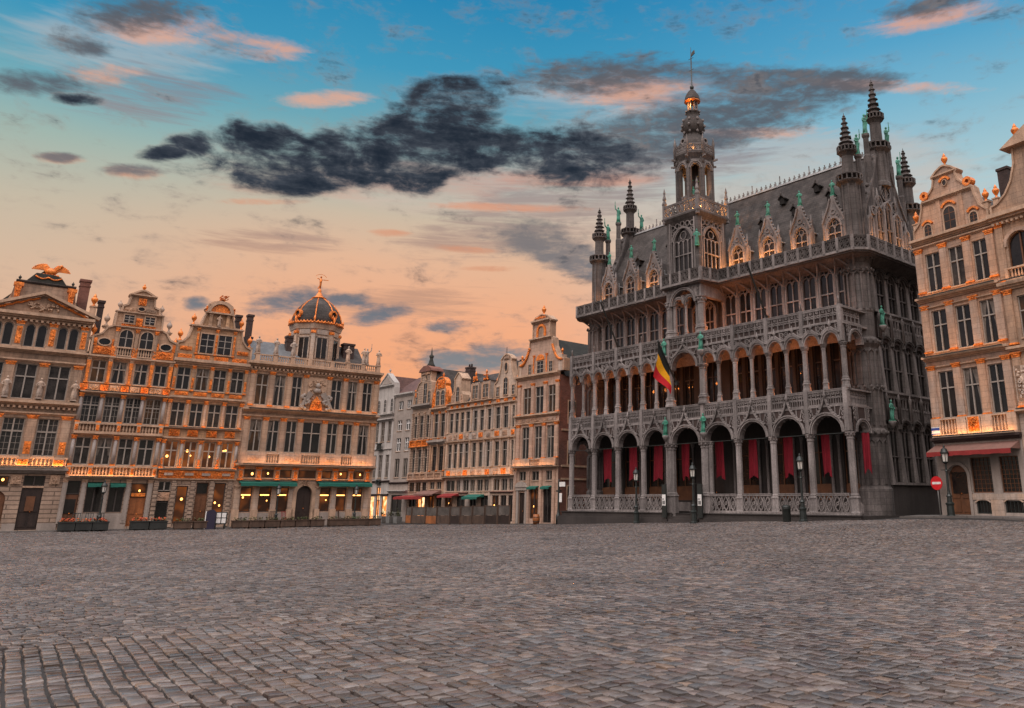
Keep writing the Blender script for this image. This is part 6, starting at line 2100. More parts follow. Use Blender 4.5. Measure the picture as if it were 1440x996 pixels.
hf = HallFront()
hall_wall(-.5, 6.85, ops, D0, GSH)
for i, (a, b, c, d) in enumerate(ops):
    xm = (a + b) / 2
    if i == 4:
        hf.door(a, b, c, 4.0, 'dark_wood', y=D0 + .15); hf.win(a, b, 4.0, d, 'two', 'glass', 'dark_frame', D0 + .1)
        continue
    m = MB()
    m.box(-.85, .85, .1, .16, 0, .9)
    hf.win(a, b, c + .9, d, 'cross', 'glass', 'wood', D0 + .1)
    hp(m, 'wainscot', 'wood', (xm, D0, c))
    hp(MB().box(-1.05, 1.05, .0, .3, .95, 1.5).box(-1.0, 1.0, .05, .25, 1.5, 1.56), 'stone_bench', GS, (xm, D0 - .5, 0))
    for s_ in (-1, 1):
        hp(MB().lathe(0, 0, [(.12, .9), (.1, 1.2), (.09, 5.2), (.16, 5.5)], 8), 'wall_shaft', GS, (xm + s_ * (.85 + .2), D0 - .08, 0))
ops = []
for i in range(9):
    xa, xb = GX[i], GX[i + 1]; w = xb - xa
    for s_ in ((-1, 1) if i != 4 else (0,)):
        xm = (xa + xb) / 2 + s_ * w / 4
        ops.append((xm - .55, xm + .55, 8.1, 11.2))
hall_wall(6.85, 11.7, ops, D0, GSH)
for a, b, c, d in ops:
    hf.win(a, b, c, d, 'cross', 'glass', 'dark_frame', D0 + .1)
# warm lamps of the upper gallery: one hung under each vault, one on the floor behind each column
def gallery_lamp(x, y, z, power, r=.05, hang=False):
    o = hp(MB().lathe(0, 0, [(.07, 0), (.07, .1), (.05, .12)], 8), 'gallery_lamp', 'black_iron', (x, y, z))
    ld = bpy.data.lights.new('gallery_lamp', 'POINT'); ld.energy = power; ld.color = (1.0, .26, .045); ld.shadow_soft_size = r
    lo = bpy.data.objects.new('gallery_light', ld); lo.parent = o; lo.location = (0, 0, .16); COL.objects.link(lo)


for i in range(9):
    xm = (GX[i] + GX[i + 1]) / 2
    w = GX[i + 1] - GX[i]
    for s_ in ((-1, 1) if i != 4 else (0,)):
        # vault cell behind each arch
        v = MB(); hw = w / 4 if i != 4 else w / 2
        Q = [(.22, 11.5), (.6, 11.46), (.95, 11.3), (1.25, 11.05), (1.4, 10.85)]
        for (ya, za), (yb, zb) in zip(Q, Q[1:]):
            v.face([(-hw, ya, za), (hw, ya, za), (hw, yb, zb), (-hw, yb, zb)])
        v.face([(-hw, 1.4, 10.85), (hw, 1.4, 10.85), (hw, 1.4, 11.6), (-hw, 1.4, 11.6)])
        hp(v, 'vault', GS, (xm + s_ * w / 4, 0, 0))
    # bracket lamps behind the columns, floor lamps between them
    for x in ((GX[i], xm) if i != 4 else (GX[i],)):
        gallery_lamp(x - .25, .36, 9.9, 17, .03)
        gallery_lamp(x + .42, .3, 7.78, 9, .03)

# --- second floor wall with pointed two-light windows
def hall_window(w, h, mat=GS, glassy='glass', lights=2, transom=.42):
    """pointed window: moulded jambs, mullion, tracery head; origin at foot centre"""
    mb = MB(); zs = h - w * .62
    mb.box(-w / 2 - .06, -w / 2 + .05, -.12, .1, 0, zs); mb.box(w / 2 - .05, w / 2 + .06, -.12, .1, 0, zs)
    P = []
    for k in range(9):
        f = k / 8
        a = f * radians(60)
        P.append((w / 2 - (w) * (1 - cos(a)), zs + w * sin(a) * .72))
    P = [(max(x, 0), z) for x, z in P]
    for s_ in (-1, 1):
        for p, q in zip(P, P[1:]):
            mb.bar((s_ * p[0], -.03, p[1]), (s_ * q[0], -.03, q[1]), .1, .2)
    for k in range(1, lights):
        x = -w / 2 + w * k / lights
        mb.box(x - .03, x + .03, -.05, .07, 0, zs + .1)
    for k in range(lights):
        x = -w / 2 + w * (k + .5) / lights
        rr = w / lights / 2 - .02
        mb.arc(x, zs - .05, rr - .05, rr, 0, 180, -.04, .06, 6)
    mb.ring(0, zs + w * .27, w * .17, .05, -.04, .06, 8)
    mb.box(-w / 2, w / 2, -.06, .07, h * transom - .04, h * transom + .04)
    mb.box(-w / 2 - .1, w / 2 + .1, -.16, .1, -.1, 0)
    return mb


def put_window(w, h, x, y, z, rot=0.0, mat=GS, lights=2, name='window', parent=None, transom=.42):
    kw, kh = round(w, 1), round(h, 1)
    me = cached(('hw', kw, kh, mat, lights, transom), lambda: hall_window(kw, kh, mat, lights=lights, transom=transom).mesh('window', mat))
    o = place(name, me, parent or hall, (x, y, z), rot, (w / kw, 1, h / kh))

    def pm():
        zs = kh - kw * .62
        pts = [(-kw / 2, 0), (kw / 2, 0), (kw / 2, zs), (kw * .3, zs + kw * .36), (0, kh), (-kw * .3, zs + kw * .36), (-kw / 2, zs)]
        return MB().prism(pts, .03, .05).mesh('pane', 'glass')
    place('pane', cached(('hp', kw, kh), pm), o)
    return o


hall_wall(11.7, 17.0, [], D0, GWL)
xs_l = [.2 + 1.31 * k for k in range(8)]; xs_r = [14.3 + 1.31 * k for k in range(8)]
for k, x in enumerate(xs_l + xs_r):
    put_window(1.05, 3.2, x, D0 - .05, 12.9)
for x in [xs_l[0] - .65] + [x + .655 for x in xs_l] + [xs_r[0] - .65] + [x + .655 for x in xs_r]:
    hp(MB().lathe(0, 0, [(.13, 12.64), (.13, 13.0), (.085, 13.06), (.08, 15.0), (.13, 15.12), (.15, 15.25), (.1, 15.3)], 8), 'wall_shaft', GS, (x, D0 - .16, 0))
    m = MB()
    for s_ in (-1, 1):
        for k in range(4):
            f0, f1 = k / 4, (k + 1) / 4
            m.bar((s_ * .6 * f0 ** 1.5, -.12 - .9 * f0 ** 2, 15.25 + .95 * f0), (s_ * .6 * f1 ** 1.5, -.12 - .9 * f1 ** 2, 15.25 + .95 * f1), .09, .09)
    hp(m, 'vault_rib', GS, (x, D0 - .05, 0))

# --- roof balcony all round, carried on a cove
FB = 1.25                     # its front
PL = [(-1.75, 12.0), (-1.75, 2.0), (-1.05, FB), (10.1, FB), (10.35, -.35), (14.05, -.35), (14.3, FB), (24.9, FB), (25.55, 2.0), (25.55, 12.0)]


def inset(pl, d):
    cx, cy = 11.9, 8.0
    out = []
    for (x, y) in pl:
        out.append((x + (d if x < cx else -d) * (1 if abs(x - cx) > 3 else .5), y + d if y < 11 else y))
    return out


def offset_strip(p_out, z_out, p_in, z_in, mb):
    for k in range(len(p_out) - 1):
        a, b = p_out[k], p_out[k + 1]; c, d = p_in[k + 1], p_in[k]
        mb.face([(a[0], a[1], z_out), (b[0], b[1], z_out), (c[0], c[1], z_in), (d[0], d[1], z_in)])


cv = MB()
PI1 = inset(PL, .25); PI2 = inset(PL, .75); PI3 = inset(PL, 1.3)
offset_strip(PL, 16.4, PL, 16.22, cv); offset_strip(PL, 16.22, PI1, 16.15, cv); offset_strip(PI1, 16.15, PI2, 16.05, cv); offset_strip(PI2, 16.05, PI3, 15.75, cv)
hp(cv, 'cove', 'gothic_pier')
hp(MB().slab(PL, 16.36, 16.42), 'balcony_floor', GS)
for k in range(len(PL) - 1):
    (xa, ya), (xb, yb) = PL[k], PL[k + 1]
    L = sqrt((xb - xa) ** 2 + (yb - ya) ** 2); ang = atan2(yb - ya, xb - xa)
    n = max(1, int(round(L / 1.0)))
    for j in range(n):
        f = (j + .5) / n
        put_tracery('balustrade', L / n - .16, .78, xa + (xb - xa) * f, ya + (yb - ya) * f, 16.46, 2, ang, 'gothic_pier', cell=.5, back=True)
        g = j / n
        hp(MB().box(-.09, .09, -.12, .1, 16.3, 17.3), 'parapet_post', GS, (xa + (xb - xa) * g, ya + (yb - ya) * g, 0), ang)
    hp(MB().box(-L / 2, L / 2, -.12, .1, 16.32, 16.46), 'string_course', GS, ((xa + xb) / 2, (ya + yb) / 2, 0), ang)

# --- projecting porch of the middle bay on the second floor
for x in (10.72, 13.68):
    place('column', cached('pc', lambda: column_mesh(.27, 12.64, 15.3, 13.1, .45).mesh('column', GS)), hall, (x, .1, 0))
    place('column', cached('pc2', lambda: column_mesh(.15, 12.64, 15.2, 13.1, .3).mesh('column', GS)), hall, (x + (.42 if x < 12 else -.42), .15, 0))
o = hp(arch_panel(2.95, 14.7, 16.3, 1.08, .5, False, .95), 'arch', GS, (12.2, .15, 14.95)); spandrel(2.95, 14.7, 16.3, 1.08, .5, .95).put('spandrel', GS, o)
hp(MB().box(10.55, 10.95, -.1, 2.6, 15.3, 16.3).box(13.45, 13.85, -.1, 2.6, 15.3, 16.3), 'porch_side', GS)
place('column', cached('pc3', lambda: column_mesh(.1, 12.64, 15.0, 13.0, .22).mesh('column', GS)), hall, (12.2, .15, 0))
for s_ in (-1, 1):
    o = hp(arch_panel(1.06, 14.9, 15.6, .42, .2, False, 1.0, .3, True), 'arch', GS, (12.2 + s_ * .54, .16, 14.98)); spandrel(1.06, 14.9, 15.6, .42, .2).put('spandrel', 'gothic_recess_shade', o)
hp(MB().box(11.0, 13.4, 2.1, 2.2, 12.64, 16.2), 'porch_wall', GSH)
put_window(.95, 2.6, 11.65, 2.05, 12.8); put_window(.95, 2.6, 12.75, 2.05, 12.8)

# --- corner turret piers and upper turrets
def turret(x, y, z_base, z_top, base_r=.85, tall=0.0, name='turret', zb=-.6):
    t = MB()
    if zb < z_base:
        t.lathe(0, 0, [(base_r * 1.12, zb), (base_r * 1.12, 2.3), (base_r * 1.0, 2.45), (base_r * .97, 5.2), (base_r * 1.12, 5.4), (base_r * 1.12, 5.6), (base_r * .98, 5.75), (base_r * .95, 10.5),
                       (base_r * 1.15, 10.75), (base_r * 1.15, 11.0), (base_r * .9, 11.2), (base_r * .9, 12.7), (base_r * .95, 12.8), (base_r * .9, 13.2), (base_r * .88, 15.2), (base_r * 1.05, 15.3), (base_r * .95, 15.45),
                       (base_r * .98, 15.8), (base_r * 1.2, 16.2), (base_r * 1.35, 16.4)], 12, False)
        for k in range(12):
            a = 2 * pi * (k + .5) / 12
            for (za, zb2) in ((2.6, 5.0), (5.9, 8.0), (8.3, 10.3), (12.9, 15.2)):
                t.bar((base_r * cos(a), base_r * sin(a), za), (base_r * cos(a), base_r * sin(a), zb2), .1)
                b_ = a + pi / 12
                t.bar((base_r * .99 * cos(a), base_r * .99 * sin(a), zb2 - .15), (base_r * cos(b_), base_r * sin(b_), zb2 + .1), .07)
                t.bar((base_r * .99 * cos(a + pi / 6), base_r * .99 * sin(a + pi / 6), zb2 - .15), (base_r * cos(b_), base_r * sin(b_), zb2 + .1), .07)
        for zc in (5.5, 8.15, 10.9, 15.4, 16.1):
            for k in range(16):
                a = 2 * pi * k / 16
                rr = base_r * (1.14 if zc < 16 else 1.25)
                t.blob((rr * cos(a), rr * sin(a), zc), .09, .09, .11)
    o = hp(t, name, 'gothic_pier', (x, y, 0)) if t.v else None
    u = MB()
    z1 = z_top - (26.3 - 21.2) * (1 + tall * .1)     # lower crown
    h = z_top - z1
    u.lathe(0, 0, [(.66, z_base), (.66, z_base + .25), (.56, z_base + .4), (.55, z1 - .25), (.62, z1 - .1), (.85, z1 + .1)], 8, False, pi / 8)
    for k in range(8):
        a = pi / 8 + 2 * pi * k / 8
        u.bar((.56 * cos(a), .56 * sin(a), z_base + .3), (.57 * cos(a), .57 * sin(a), z1), .1)
    def crown(z, r, hh):
        u.lathe(0, 0, [(r, z), (r + .04, z + .06), (r, z + .1)], 8, False, pi / 8)
        for k in range(16):
            a = 2 * pi * k / 16
            u.bar((r * .96 * cos(a), r * .96 * sin(a), z + .08), (r * .96 * cos(a), r * .96 * sin(a), z + hh), .07)
        u.lathe(0, 0, [(r - .08, z + hh - .06), (r + .03, z + hh - .06), (r + .03, z + hh + .02), (r - .08, z + hh + .02)], 8, False, pi / 8)
    crown(z1 + .08, .84, .5)
    z2 = z1 + h * .43
    u.lathe(0, 0, [(.4, z1 + .1), (.38, z2 - .25), (.45, z2 - .15), (.62, z2 + .02)], 8, False, pi / 8)
    crown(z2, .62, .42)
    # spirelet of stacked leafy rings
    n = 7; za = z2 + .1; zt = z_top - .35
    pr = [(.36, za)]
    for k in range(n):
        f = k / n
        r0 = .33 * (1 - f) + .07
        z0 = za + (zt - za) * f; z3 = za + (zt - za) * (f + 1 / n)
        pr += [(r0, z0 + .02), (r0 * .8, z0 + (z3 - z0) * .6), (r0 * 1.28, z0 + (z3 - z0) * .78), (r0 * 1.2, z3 - .02)]
    pr += [(.05, zt), (.1, zt + .1), (.03, zt + .18), (.01, z_top)]
    u.lathe(0, 0, pr, 8, False)
    for k in range(n):
        f = (k + .78) / n
        for j in range(6):
            a = 2 * pi * j / 6 + k * .5
            rr = (.33 * (1 - f) + .07) * 1.35
            u.blob((rr * cos(a), rr * sin(a), za + (zt - za) * f), .06, .06, .07)
    return hp(u, 'turret_spire', 'gothic_pier', (x, y, 0))


for x in (HX0 + .1, HX1 - .15):
    turret(x, 2.95, 16.4, 26.35)
    turret(x, 10.7, 16.4, 26.2, zb=99)
    turret(x + (.15 if x > 5 else -.1), 6.75, 22.0, 30.2, tall=1.0, zb=99)

# --- roof and cresting
rf = MB()
xa, xb = .15, 23.75
YE, YR, YB, ZE, ZR = 2.75, 6.75, 10.75, 17.0, 24.55
rf.face([(xa, YE, ZE), (xb, YE, ZE), (xb, YR, ZR), (xa, YR, ZR)]); rf.face([(xa, YB, ZE), (xb, YB, ZE), (xb, YR, ZR), (xa, YR, ZR)])
roof = hp(rf, 'roof', 'slate')
hp(MB().box(HX0, HX1, 2.62, 10.9, 16.42, 17.02), 'attic_wall', GSH)
hp(MB().box(xa, xb, YR - .12, YR + .12, ZR - .06, ZR + .06), 'ridge_cap', 'lead', parent=roof)
cr = MB()
n = 54
for k in range(n):
    x = xa + (xb - xa) * (k + .5) / n
    big = k % 6 == 0
    cr.bar((x, YR, ZR), (x, YR, ZR + (.75 if big else .42)), .05)
    cr.bar((x - .13, YR, ZR + .28), (x + .13, YR, ZR + .28), .04)
    cr.bar((x - .2, YR, ZR + .06), (x, YR, ZR + .26), .035); cr.bar((x + .2, YR, ZR + .06), (x, YR, ZR + .26), .035)
    cr.blob((x, YR, ZR + (.75 if big else .42)), .05, .05, .07)
hp(cr, 'ridge_cresting', GS, parent=roof)

# --- dormers with copper statues
def dormer(x, lit):
    o = hp(MB().box(-.74, -.5, -.1, .3, 17.0, 19.0).box(.5, .74, -.1, .3, 17.0, 19.0).box(-.5, .5, -.1, .3, 17.0, 17.45), 'dormer', GS, (x, 2.75, 0))
    g = MB().prism([(-.8, 18.95), (-.52, 18.9), (-.4, 19.12), (0, 19.3), (.4, 19.12), (.52, 18.9), (.8, 18.95), (.62, 19.35), (.3, 19.95), (.14, 20.5), (.14, 20.75), (-.14, 20.75), (-.14, 20.5), (-.3, 19.95), (-.62, 19.35)], -.12, .12)
    for s_ in (-1, 1):
        Q = [(.82, 18.95), (.62, 19.4), (.32, 19.98), (.14, 20.55)]
        for p, q in zip(Q, Q[1:]):
            g.bar((s_ * p[0], -.06, p[1]), (s_ * q[0], -.06, q[1]), .1, .36)
            for f in (.3, .8):
                g.blob((s_ * (p[0] + (q[0] - p[0]) * f + .06), -.08, p[1] + (q[1] - p[1]) * f + .06), .09, .12, .1)
        g.lathe(s_ * .8, -.02, [(.12, 17.0), (.12, 18.7), (.16, 18.85), (.06, 19.3), (.11, 19.42), (.01, 19.95)], 6)
    for (u_, z_, r_) in ((0, 19.62, .16), (-.3, 19.3, .1), (.3, 19.3, .1)):
        g.ring(u_, z_, r_, .06, -.18, -.1, 8)
    g.arc(0, 18.55, .5, .6, 0, 180, -.2, .0, 10, 1.25)
    g.put('dormer_gable', GS, o)
    b = MB().prism([(-.55, 17.0), (.55, 17.0), (.55, 18.8), (.0, 19.9), (-.55, 18.8)], .31, 2.6)
    b.put('dormer_roof', 'slate', o)
    f = MB()
    for k in range(8):
        f0, f1 = k / 8, (k + 1) / 8
        f.bar((.58, .5, 18.6 + .5 * cos(f0 * 3)), (.58, .5 + .05, 18.6 + .5 * cos(f1 * 3)), .07)
    f.bar((.6, .35, 18.82), (.6, 1.6, 18.82), .08); f.bar((.0, .35, 19.95), (.58, .35, 18.82), .06)
    f.put('flashing', 'lead', o)
    w = put_window(1.0, 1.85, 0, -.02, 17.35, parent=o, transom=.45)
    s_me = cached('dst', lambda: statue_mesh(1.1, 'verdigris', 1, None))
    place('statue', s_me, o, (0, 0, 20.75))
    if lit:
        lp = MB().box(-.08, .08, -.06, .06, 16.44, 16.52).put('dormer_lamp', 'black_iron', o, (-.25, -.6, .55))
        ld = bpy.data.lights.new('dormer_lamp', 'POINT'); ld.energy = lit; ld.color = (1, .38, .1); ld.shadow_soft_size = .05
        lo = bpy.data.objects.new('dormer_light', ld); lo.parent = lp; lo.location = (0, -.05, 16.75); COL.objects.link(lo)


for x, lit in ((1.3, 90), (3.95, 20), (6.6, 190), (9.25, 0), (15.05, 260), (17.75, 240), (20.4, 130), (22.95, 80)):
    dormer(x, lit)
# little vents high on the slates
for x, f in ((3.0, .5), (6.3, .58), (8.6, .5), (15.9, .5), (18.6, .55), (21.4, .6), (17.1, .74), (20.0, .76)):
    y, z = YE + (YR - YE) * f, ZE + (ZR - ZE) * f
    o = hp(MB().prism([(-.2, z - .1), (.2, z - .1), (.2, z + .3), (0, z + .42), (-.2, z + .3)], y - .3, y + .4), 'roof_vent', 'dark_inside', (x, 0, 0), parent=roof)
    m = MB(); m.bar((-.32, y - .1, z + .28), (0, y - .1, z + .62), .07, .6); m.bar((.32, y - .1, z + .28), (0, y - .1, z + .62), .07, .6); m.blob((0, y - .35, z + .7), .07, .07, .14)
    m.put('vent_roof', 'slate', o)

# --- east flank: walls, deep niches with raking piers, tracery bands
def flank(side):
    x = HX1 if side > 0 else HX0
    rot = pi / 2 if side > 0 else -pi / 2
    ys = [4.3 + 1.42 * k for k in range(6)]
    sd = side
    hp(MB().box(min(x, x - sd * .3), max(x, x - sd * .3), D0 + .3, 12.0, -.5, 17.0), 'side_wall', GWL)
    px = x + sd * .06
    hp(MB().box(min(x, x + sd * .5), max(x, x + sd * .5), 3.7, 12.0, -.5, 2.55), 'plinth', 'gothic_shade')
    hp(MB().box(min(x, x + sd * .6), max(x, x + sd * .6), 3.7, 12.0, 2.552, 2.68), 'string_course', GS)
    for (z0, z1, b0, b1) in ((2.68, 6.1, 6.35, 8.0), (8.1, 11.2, 11.4, 13.0), (13.05, 15.6, 0, 0)):
        for k, y in enumerate(ys):
            d = .26 if z0 < 12 else .16
            pr = MB().taper(0, 0, z0, z1, .17, d, .1, .1)
            pr.box(-.13, .13, -.13, .13, z1 - .14, z1)
            hp(pr, 'pier', GS, (px, y, 0), rot)
            if k < 5:
                ym = y + .71
                put_window(1.05, z1 - z0 + .1, x + sd * .07, ym, z0 + .05, rot, 'gothic_pier', 2)
                o = hp(arch_panel(1.42, z1, b0 if b0 else z1 + .7, .56, .16, False, .85 if z0 < 12 else .7, .3, True), 'arch', 'gothic_pier', (px + sd * .04, ym, z1 - .25), rot)
                spandrel(1.42, z1, b0 if b0 else z1 + .7, .56, .2, .85 if z0 < 12 else .7).put('spandrel', 'gothic_recess_shade', o)
                if b0:
                    put_tracery('tracery_band', 1.42, b1 - b0, x + sd * .2, ym, b0, 0, rot, cell=.36)
        if b0:
            hp(MB().box(min(x, x + sd * .12), max(x, x + sd * .12), 3.6, 12.0, b0 - .2, b1), 'band_wall', 'gothic_recess_shade')
            hp(MB().box(min(x, x + sd * .34), max(x, x + sd * .34), 3.7, 12.0, b1 - .02, b1 + .1), 'string_course', GS)
            for k, y in enumerate(ys):
                q = MB().lathe(0, 0, [(.1, b0 - .1), (.09, b1 - .5), (.14, b1 - .4), (.03, b1 + .1)], 6)
                hp(q, 'pinnacle', GS, (x + sd * .3, y, 0))
    # gable
    gx = x - sd * .05
    gy = lambda y: sd * (y - 6.75)
    pts = [(-3.75, 17.0), (3.75, 17.0), (3.0, 19.2), (2.55, 20.2), (1.9, 21.3), (1.3, 22.6), (.75, 24.2), (.5, 25.4), (-.5, 25.4), (-.75, 24.2), (-1.3, 22.6), (-1.9, 21.3), (-2.55, 20.2), (-3.0, 19.2)]
    g = hp(MB().prism(pts, -.2, .25), 'gable', GWL, (gx, 6.75, 0), rot)
    cp = MB()
    P = pts[1:7]
    for s_ in (-1, 1):
        for p, q in zip(P, P[1:]):
            cp.bar((s_ * p[0], -.02, p[1]), (s_ * q[0], -.02, q[1]), .16, .6)
            for f in (.25, .75):
                cp.blob((s_ * (p[0] + (q[0] - p[0]) * f + .1), -.05, p[1] + (q[1] - p[1]) * f + .08), .12, .14, .14)
        for (u, z) in ((3.4, 19.0),):
            cp.lathe(s_ * u, -.02, [(.2, z - 1.2), (.2, z + .2), (.26, z + .35), (.12, z + .8), (.16, z + .9), (.02, z + 1.5)], 8)
    cp.put('coping', 'gothic_pier', g)
    tr = MB()
    for u in (-2.3, -1.15, 0, 1.15, 2.3):
        zz = 22.3 - abs(u) * 1.35
        tr.lathe(u, -.3, [(.09, 17.1), (.08, zz), (.13, zz + .15), (.02, zz + .9)], 6)
    for (u, z, r) in ((0, 21.6, .62), (-1.0, 20.7, .42), (1.0, 20.7, .42), (-1.75, 19.9, .3), (1.75, 19.9, .3), (0, 23.2, .34)):
        tr.ring(u, z, r, .1, -.34, -.2, 14); tr.ring(u, z, r * .5, .07, -.3, -.2, 10)
        for k in range(6):
            a = 2 * pi * k / 6
            tr.bar((u + r * .5 * cos(a), -.26, z + r * .5 * sin(a)), (u + r * cos(a), -.26, z + r * sin(a)), .06)
    tr.put('tracery', GS, g)
    for u, h in ((-1.15, 2.9), (0, 3.5), (1.15, 2.9)):
        put_window(.95, h, u, -.28, 17.4, parent=g)
    for u in (-2.35, 2.35):
        put_window(.6, 2.0, u, -.28, 17.4, parent=g, lights=1 if False else 2)
    s_me = cached('gst', lambda: statue_mesh(1.5, 'verdigris', 2, 'up'))
    for u, z in ((-2.7, 23.6), (2.7, 23.6), (-1.45, 25.5), (1.45, 25.5)):
        q = MB().lathe(0, 0, [(.26, 17.2), (.26, z - 1.6), (.2, z - 1.5), (.19, z - .3), (.27, z - .15), (.27, z)], 8, False)
        o = q.put('gable_pier', 'gothic_pier', g, (u, -.05, 0))
        place('statue', s_me, o, (0, 0, z), 0)
    if side > 0:
        gl = MB().box(-.1, .1, -.06, .06, 16.44, 16.54).put('gable_lamp', 'black_iron', g, (-1.0, -1.0, 0))
        for k, u in enumerate((-2.0, 1.2)):
            ld = bpy.data.lights.new('gable_lamp', 'POINT'); ld.energy = 160; ld.color = (1, .42, .14); ld.shadow_soft_size = .06
            lo = bpy.data.objects.new('gable_light', ld); lo.parent = gl; lo.location = (u + 1.0, .1, 16.8); COL.objects.link(lo)


flank(1); flank(-1)
hp(MB().box(HX0, HX1, 10.9, 11.2, -.5, 17.0), 'rear_wall', GSH)

# --- copper figures on the front
for (x, z, y) in ((10.45, 5.95, -.35), (13.9, 5.95, -.35), (10.45, 11.45, -.35), (13.9, 11.45, -.35)):
    o = place('statue', cached('cst', lambda: statue_mesh(1.25, 'verdigris', 3, None)), hall, (x, y, z))
    MB().lathe(0, .02, [(.08, -.4), (.22, -.12), (.24, 0)], 8).put('corbel', GS, o)
for (y, z, x) in ((3.95, 6.2, HX1 + .75), (3.95, 12.0, HX1 + .7)):
    o = place('statue', cached('cst', lambda: None), hall, (x, y, z), pi / 2)
    MB().lathe(0, .02, [(.08, -.4), (.22, -.12), (.24, 0)], 8).put('corbel', GS, o)

# --- central tower
TX, TY = 12.2, 1.4
tw = MB().box(-1.35, 1.35, -1.3, 1.4, 16.4, 21.3)
tower = hp(tw, 'tower', GSH, (TX, TY, 0))


def tput(mb, name, mat='gothic_pier', loc=(0, 0, 0), rot=0.0):
    return mb.put(name, mat, tower, loc, rot)


for rot, (dx, dy) in ((0, (0, -1.34)), (pi / 2, (1.38, .05)), (pi, (0, 1.44)), (-pi / 2, (-1.38, .05))):
    c, s_ = cos(rot), sin(rot)
    for u in (-.0,):
        o = put_window(1.75, 3.5, dx, dy, 17.2, rot, GS, 4, 'tower_window', tower, .4)
    m = MB()
    for u in (-1.2, 1.2):
        m.box(u - .13, u + .13, -.12, .1, 16.6, 21.3); m.box(u - .05, u + .05, -.2, -.1, 17.0, 21.2)
    for u in (-.95, -.5, 0, .5, .95):
        m.ring(u, 20.95 - abs(u) * .15, .2, .06, -.12, .0, 8)
    m.arc(0, 19.55, .95, 1.08, 10, 170, -.16, .0, 12, 1.1)
    for u in (-1.0, -.75, .75, 1.0):
        m.ring(u, 20.4, .12, .05, -.1, .0, 8)
    tput(m, 'tower_tracery', GS, (dx, dy, 0), rot)
for sx in (-1, 1):
    for sy in (-1, 1):
        tput(MB().lathe(0, 0, [(.24, 16.4), (.24, 18.2), (.2, 18.3), (.2, 21.2)], 8, False), 'tower_buttress', 'gothic_pier', (sx * 1.38, .05 + sy * 1.38, 0))
        o = tput(MB().lathe(0, 0, [(.16, 21.3), (.16, 22.7), (.2, 22.8), (.1, 23.1), (.15, 23.2), (.06, 23.6), (.1, 23.7), (.01, 24.1)], 8, False), 'pinnacle', GS, (sx * 1.62, .05 + sy * 1.62, 0))
place('statue', cached('cst', lambda: None), tower, (1.5, -1.6, 18.9), pi / 4)
# its gallery
tput(MB().taper(0, .05, 21.05, 21.5, 1.45, 1.45, 1.78, 1.78).box(-1.78, 1.78, -1.73, 1.83, 21.5, 21.62), 'tower_cornice')
for rot, (dx, dy) in ((0, (0, -1.66)), (pi / 2, (1.7, .05)), (pi, (0, 1.76)), (-pi / 2, (-1.7, .05))):
    me = cached('towtr', lambda: tracery(3.2, .9, .46, .06, 2).mesh('balustrade', GS))
    place('balustrade', me, tower, (dx, dy, 21.62), rot)
# octagonal belfry, open between eight piers
R8 = 1.22
for k in range(8):
    a = pi / 8 + k * pi / 4
    p = MB().box(-.17, .17, -.17, .17, 21.6, 26.1)
    p.box(-.08, .08, -.27, -.17, 21.6, 25.6); p.lathe(0, -.24, [(.1, 25.6), (.03, 26.1)], 6)
    tput(p, 'belfry_pier', 'gothic_pier', (R8 * cos(a), .05 + R8 * sin(a), 0), a + pi / 2)
    b = k * pi / 4
    ap = arch_panel(.98, 0, .75, .34, .2, False, 1.2, .3, True)
    for q_ in (spandrel(.98, 0, .75, .34, .2, 1.2),):
        n0 = len(ap.v); ap.v += q_.v; ap.f += [tuple(n0 + j for j in f_) for f_ in q_.f]; ap.sm += q_.sm
    tput(ap, 'arch', GS, (1.16 * cos(b), .05 + 1.16 * sin(b), 25.2), b + pi / 2)
    bb = tracery(.9, .6, .3, .05, 0)
    tput(bb, 'balustrade', GS, (1.14 * cos(b), .05 + 1.14 * sin(b), 22.5), b + pi / 2)
    ct = tracery(1.12, .55, .37, .05, 2)
    tput(ct, 'balustrade', GS, (1.4 * cos(b), .05 + 1.4 * sin(b), 26.55), b + pi / 2)
    tput(MB().lathe(0, 0, [(.09, 26.1), (.09, 27.2), (.13, 27.3), (.04, 27.75), (.01, 27.9)], 6), 'pinnacle', GS, (1.55 * cos(a), .05 + 1.55 * sin(a), 0))
    g = MB().blob((0, -.1, 0), .1, .16, .1).bar((0, 0, 0), (0, -.35, .04), .12)
    tput(g, 'gargoyle', GS, (1.5 * cos(a), .05 + 1.5 * sin(a), 26.05), a + pi / 2)
tput(MB().lathe(0, .05, [(.6, 21.6), (.6, 22.3), (.35, 22.5), (.3, 26.0)], 8), 'belfry_core', GSH)
tput(MB().lathe(0, .05, [(1.3, 25.9), (1.36, 26.05), (1.58, 26.4), (1.58, 26.52)], 8, False, pi / 8), 'tower_cornice')
place('statue', cached('cst', lambda: None), tower, (.55, -.75, 22.6), pi / 4)
bl = MB().lathe(0, 0, [(.15, 0), (.32, .0), (.24, .3), (.12, .5)], 10).put('bell', 'verdigris', tower, (0, .05, 24.6))
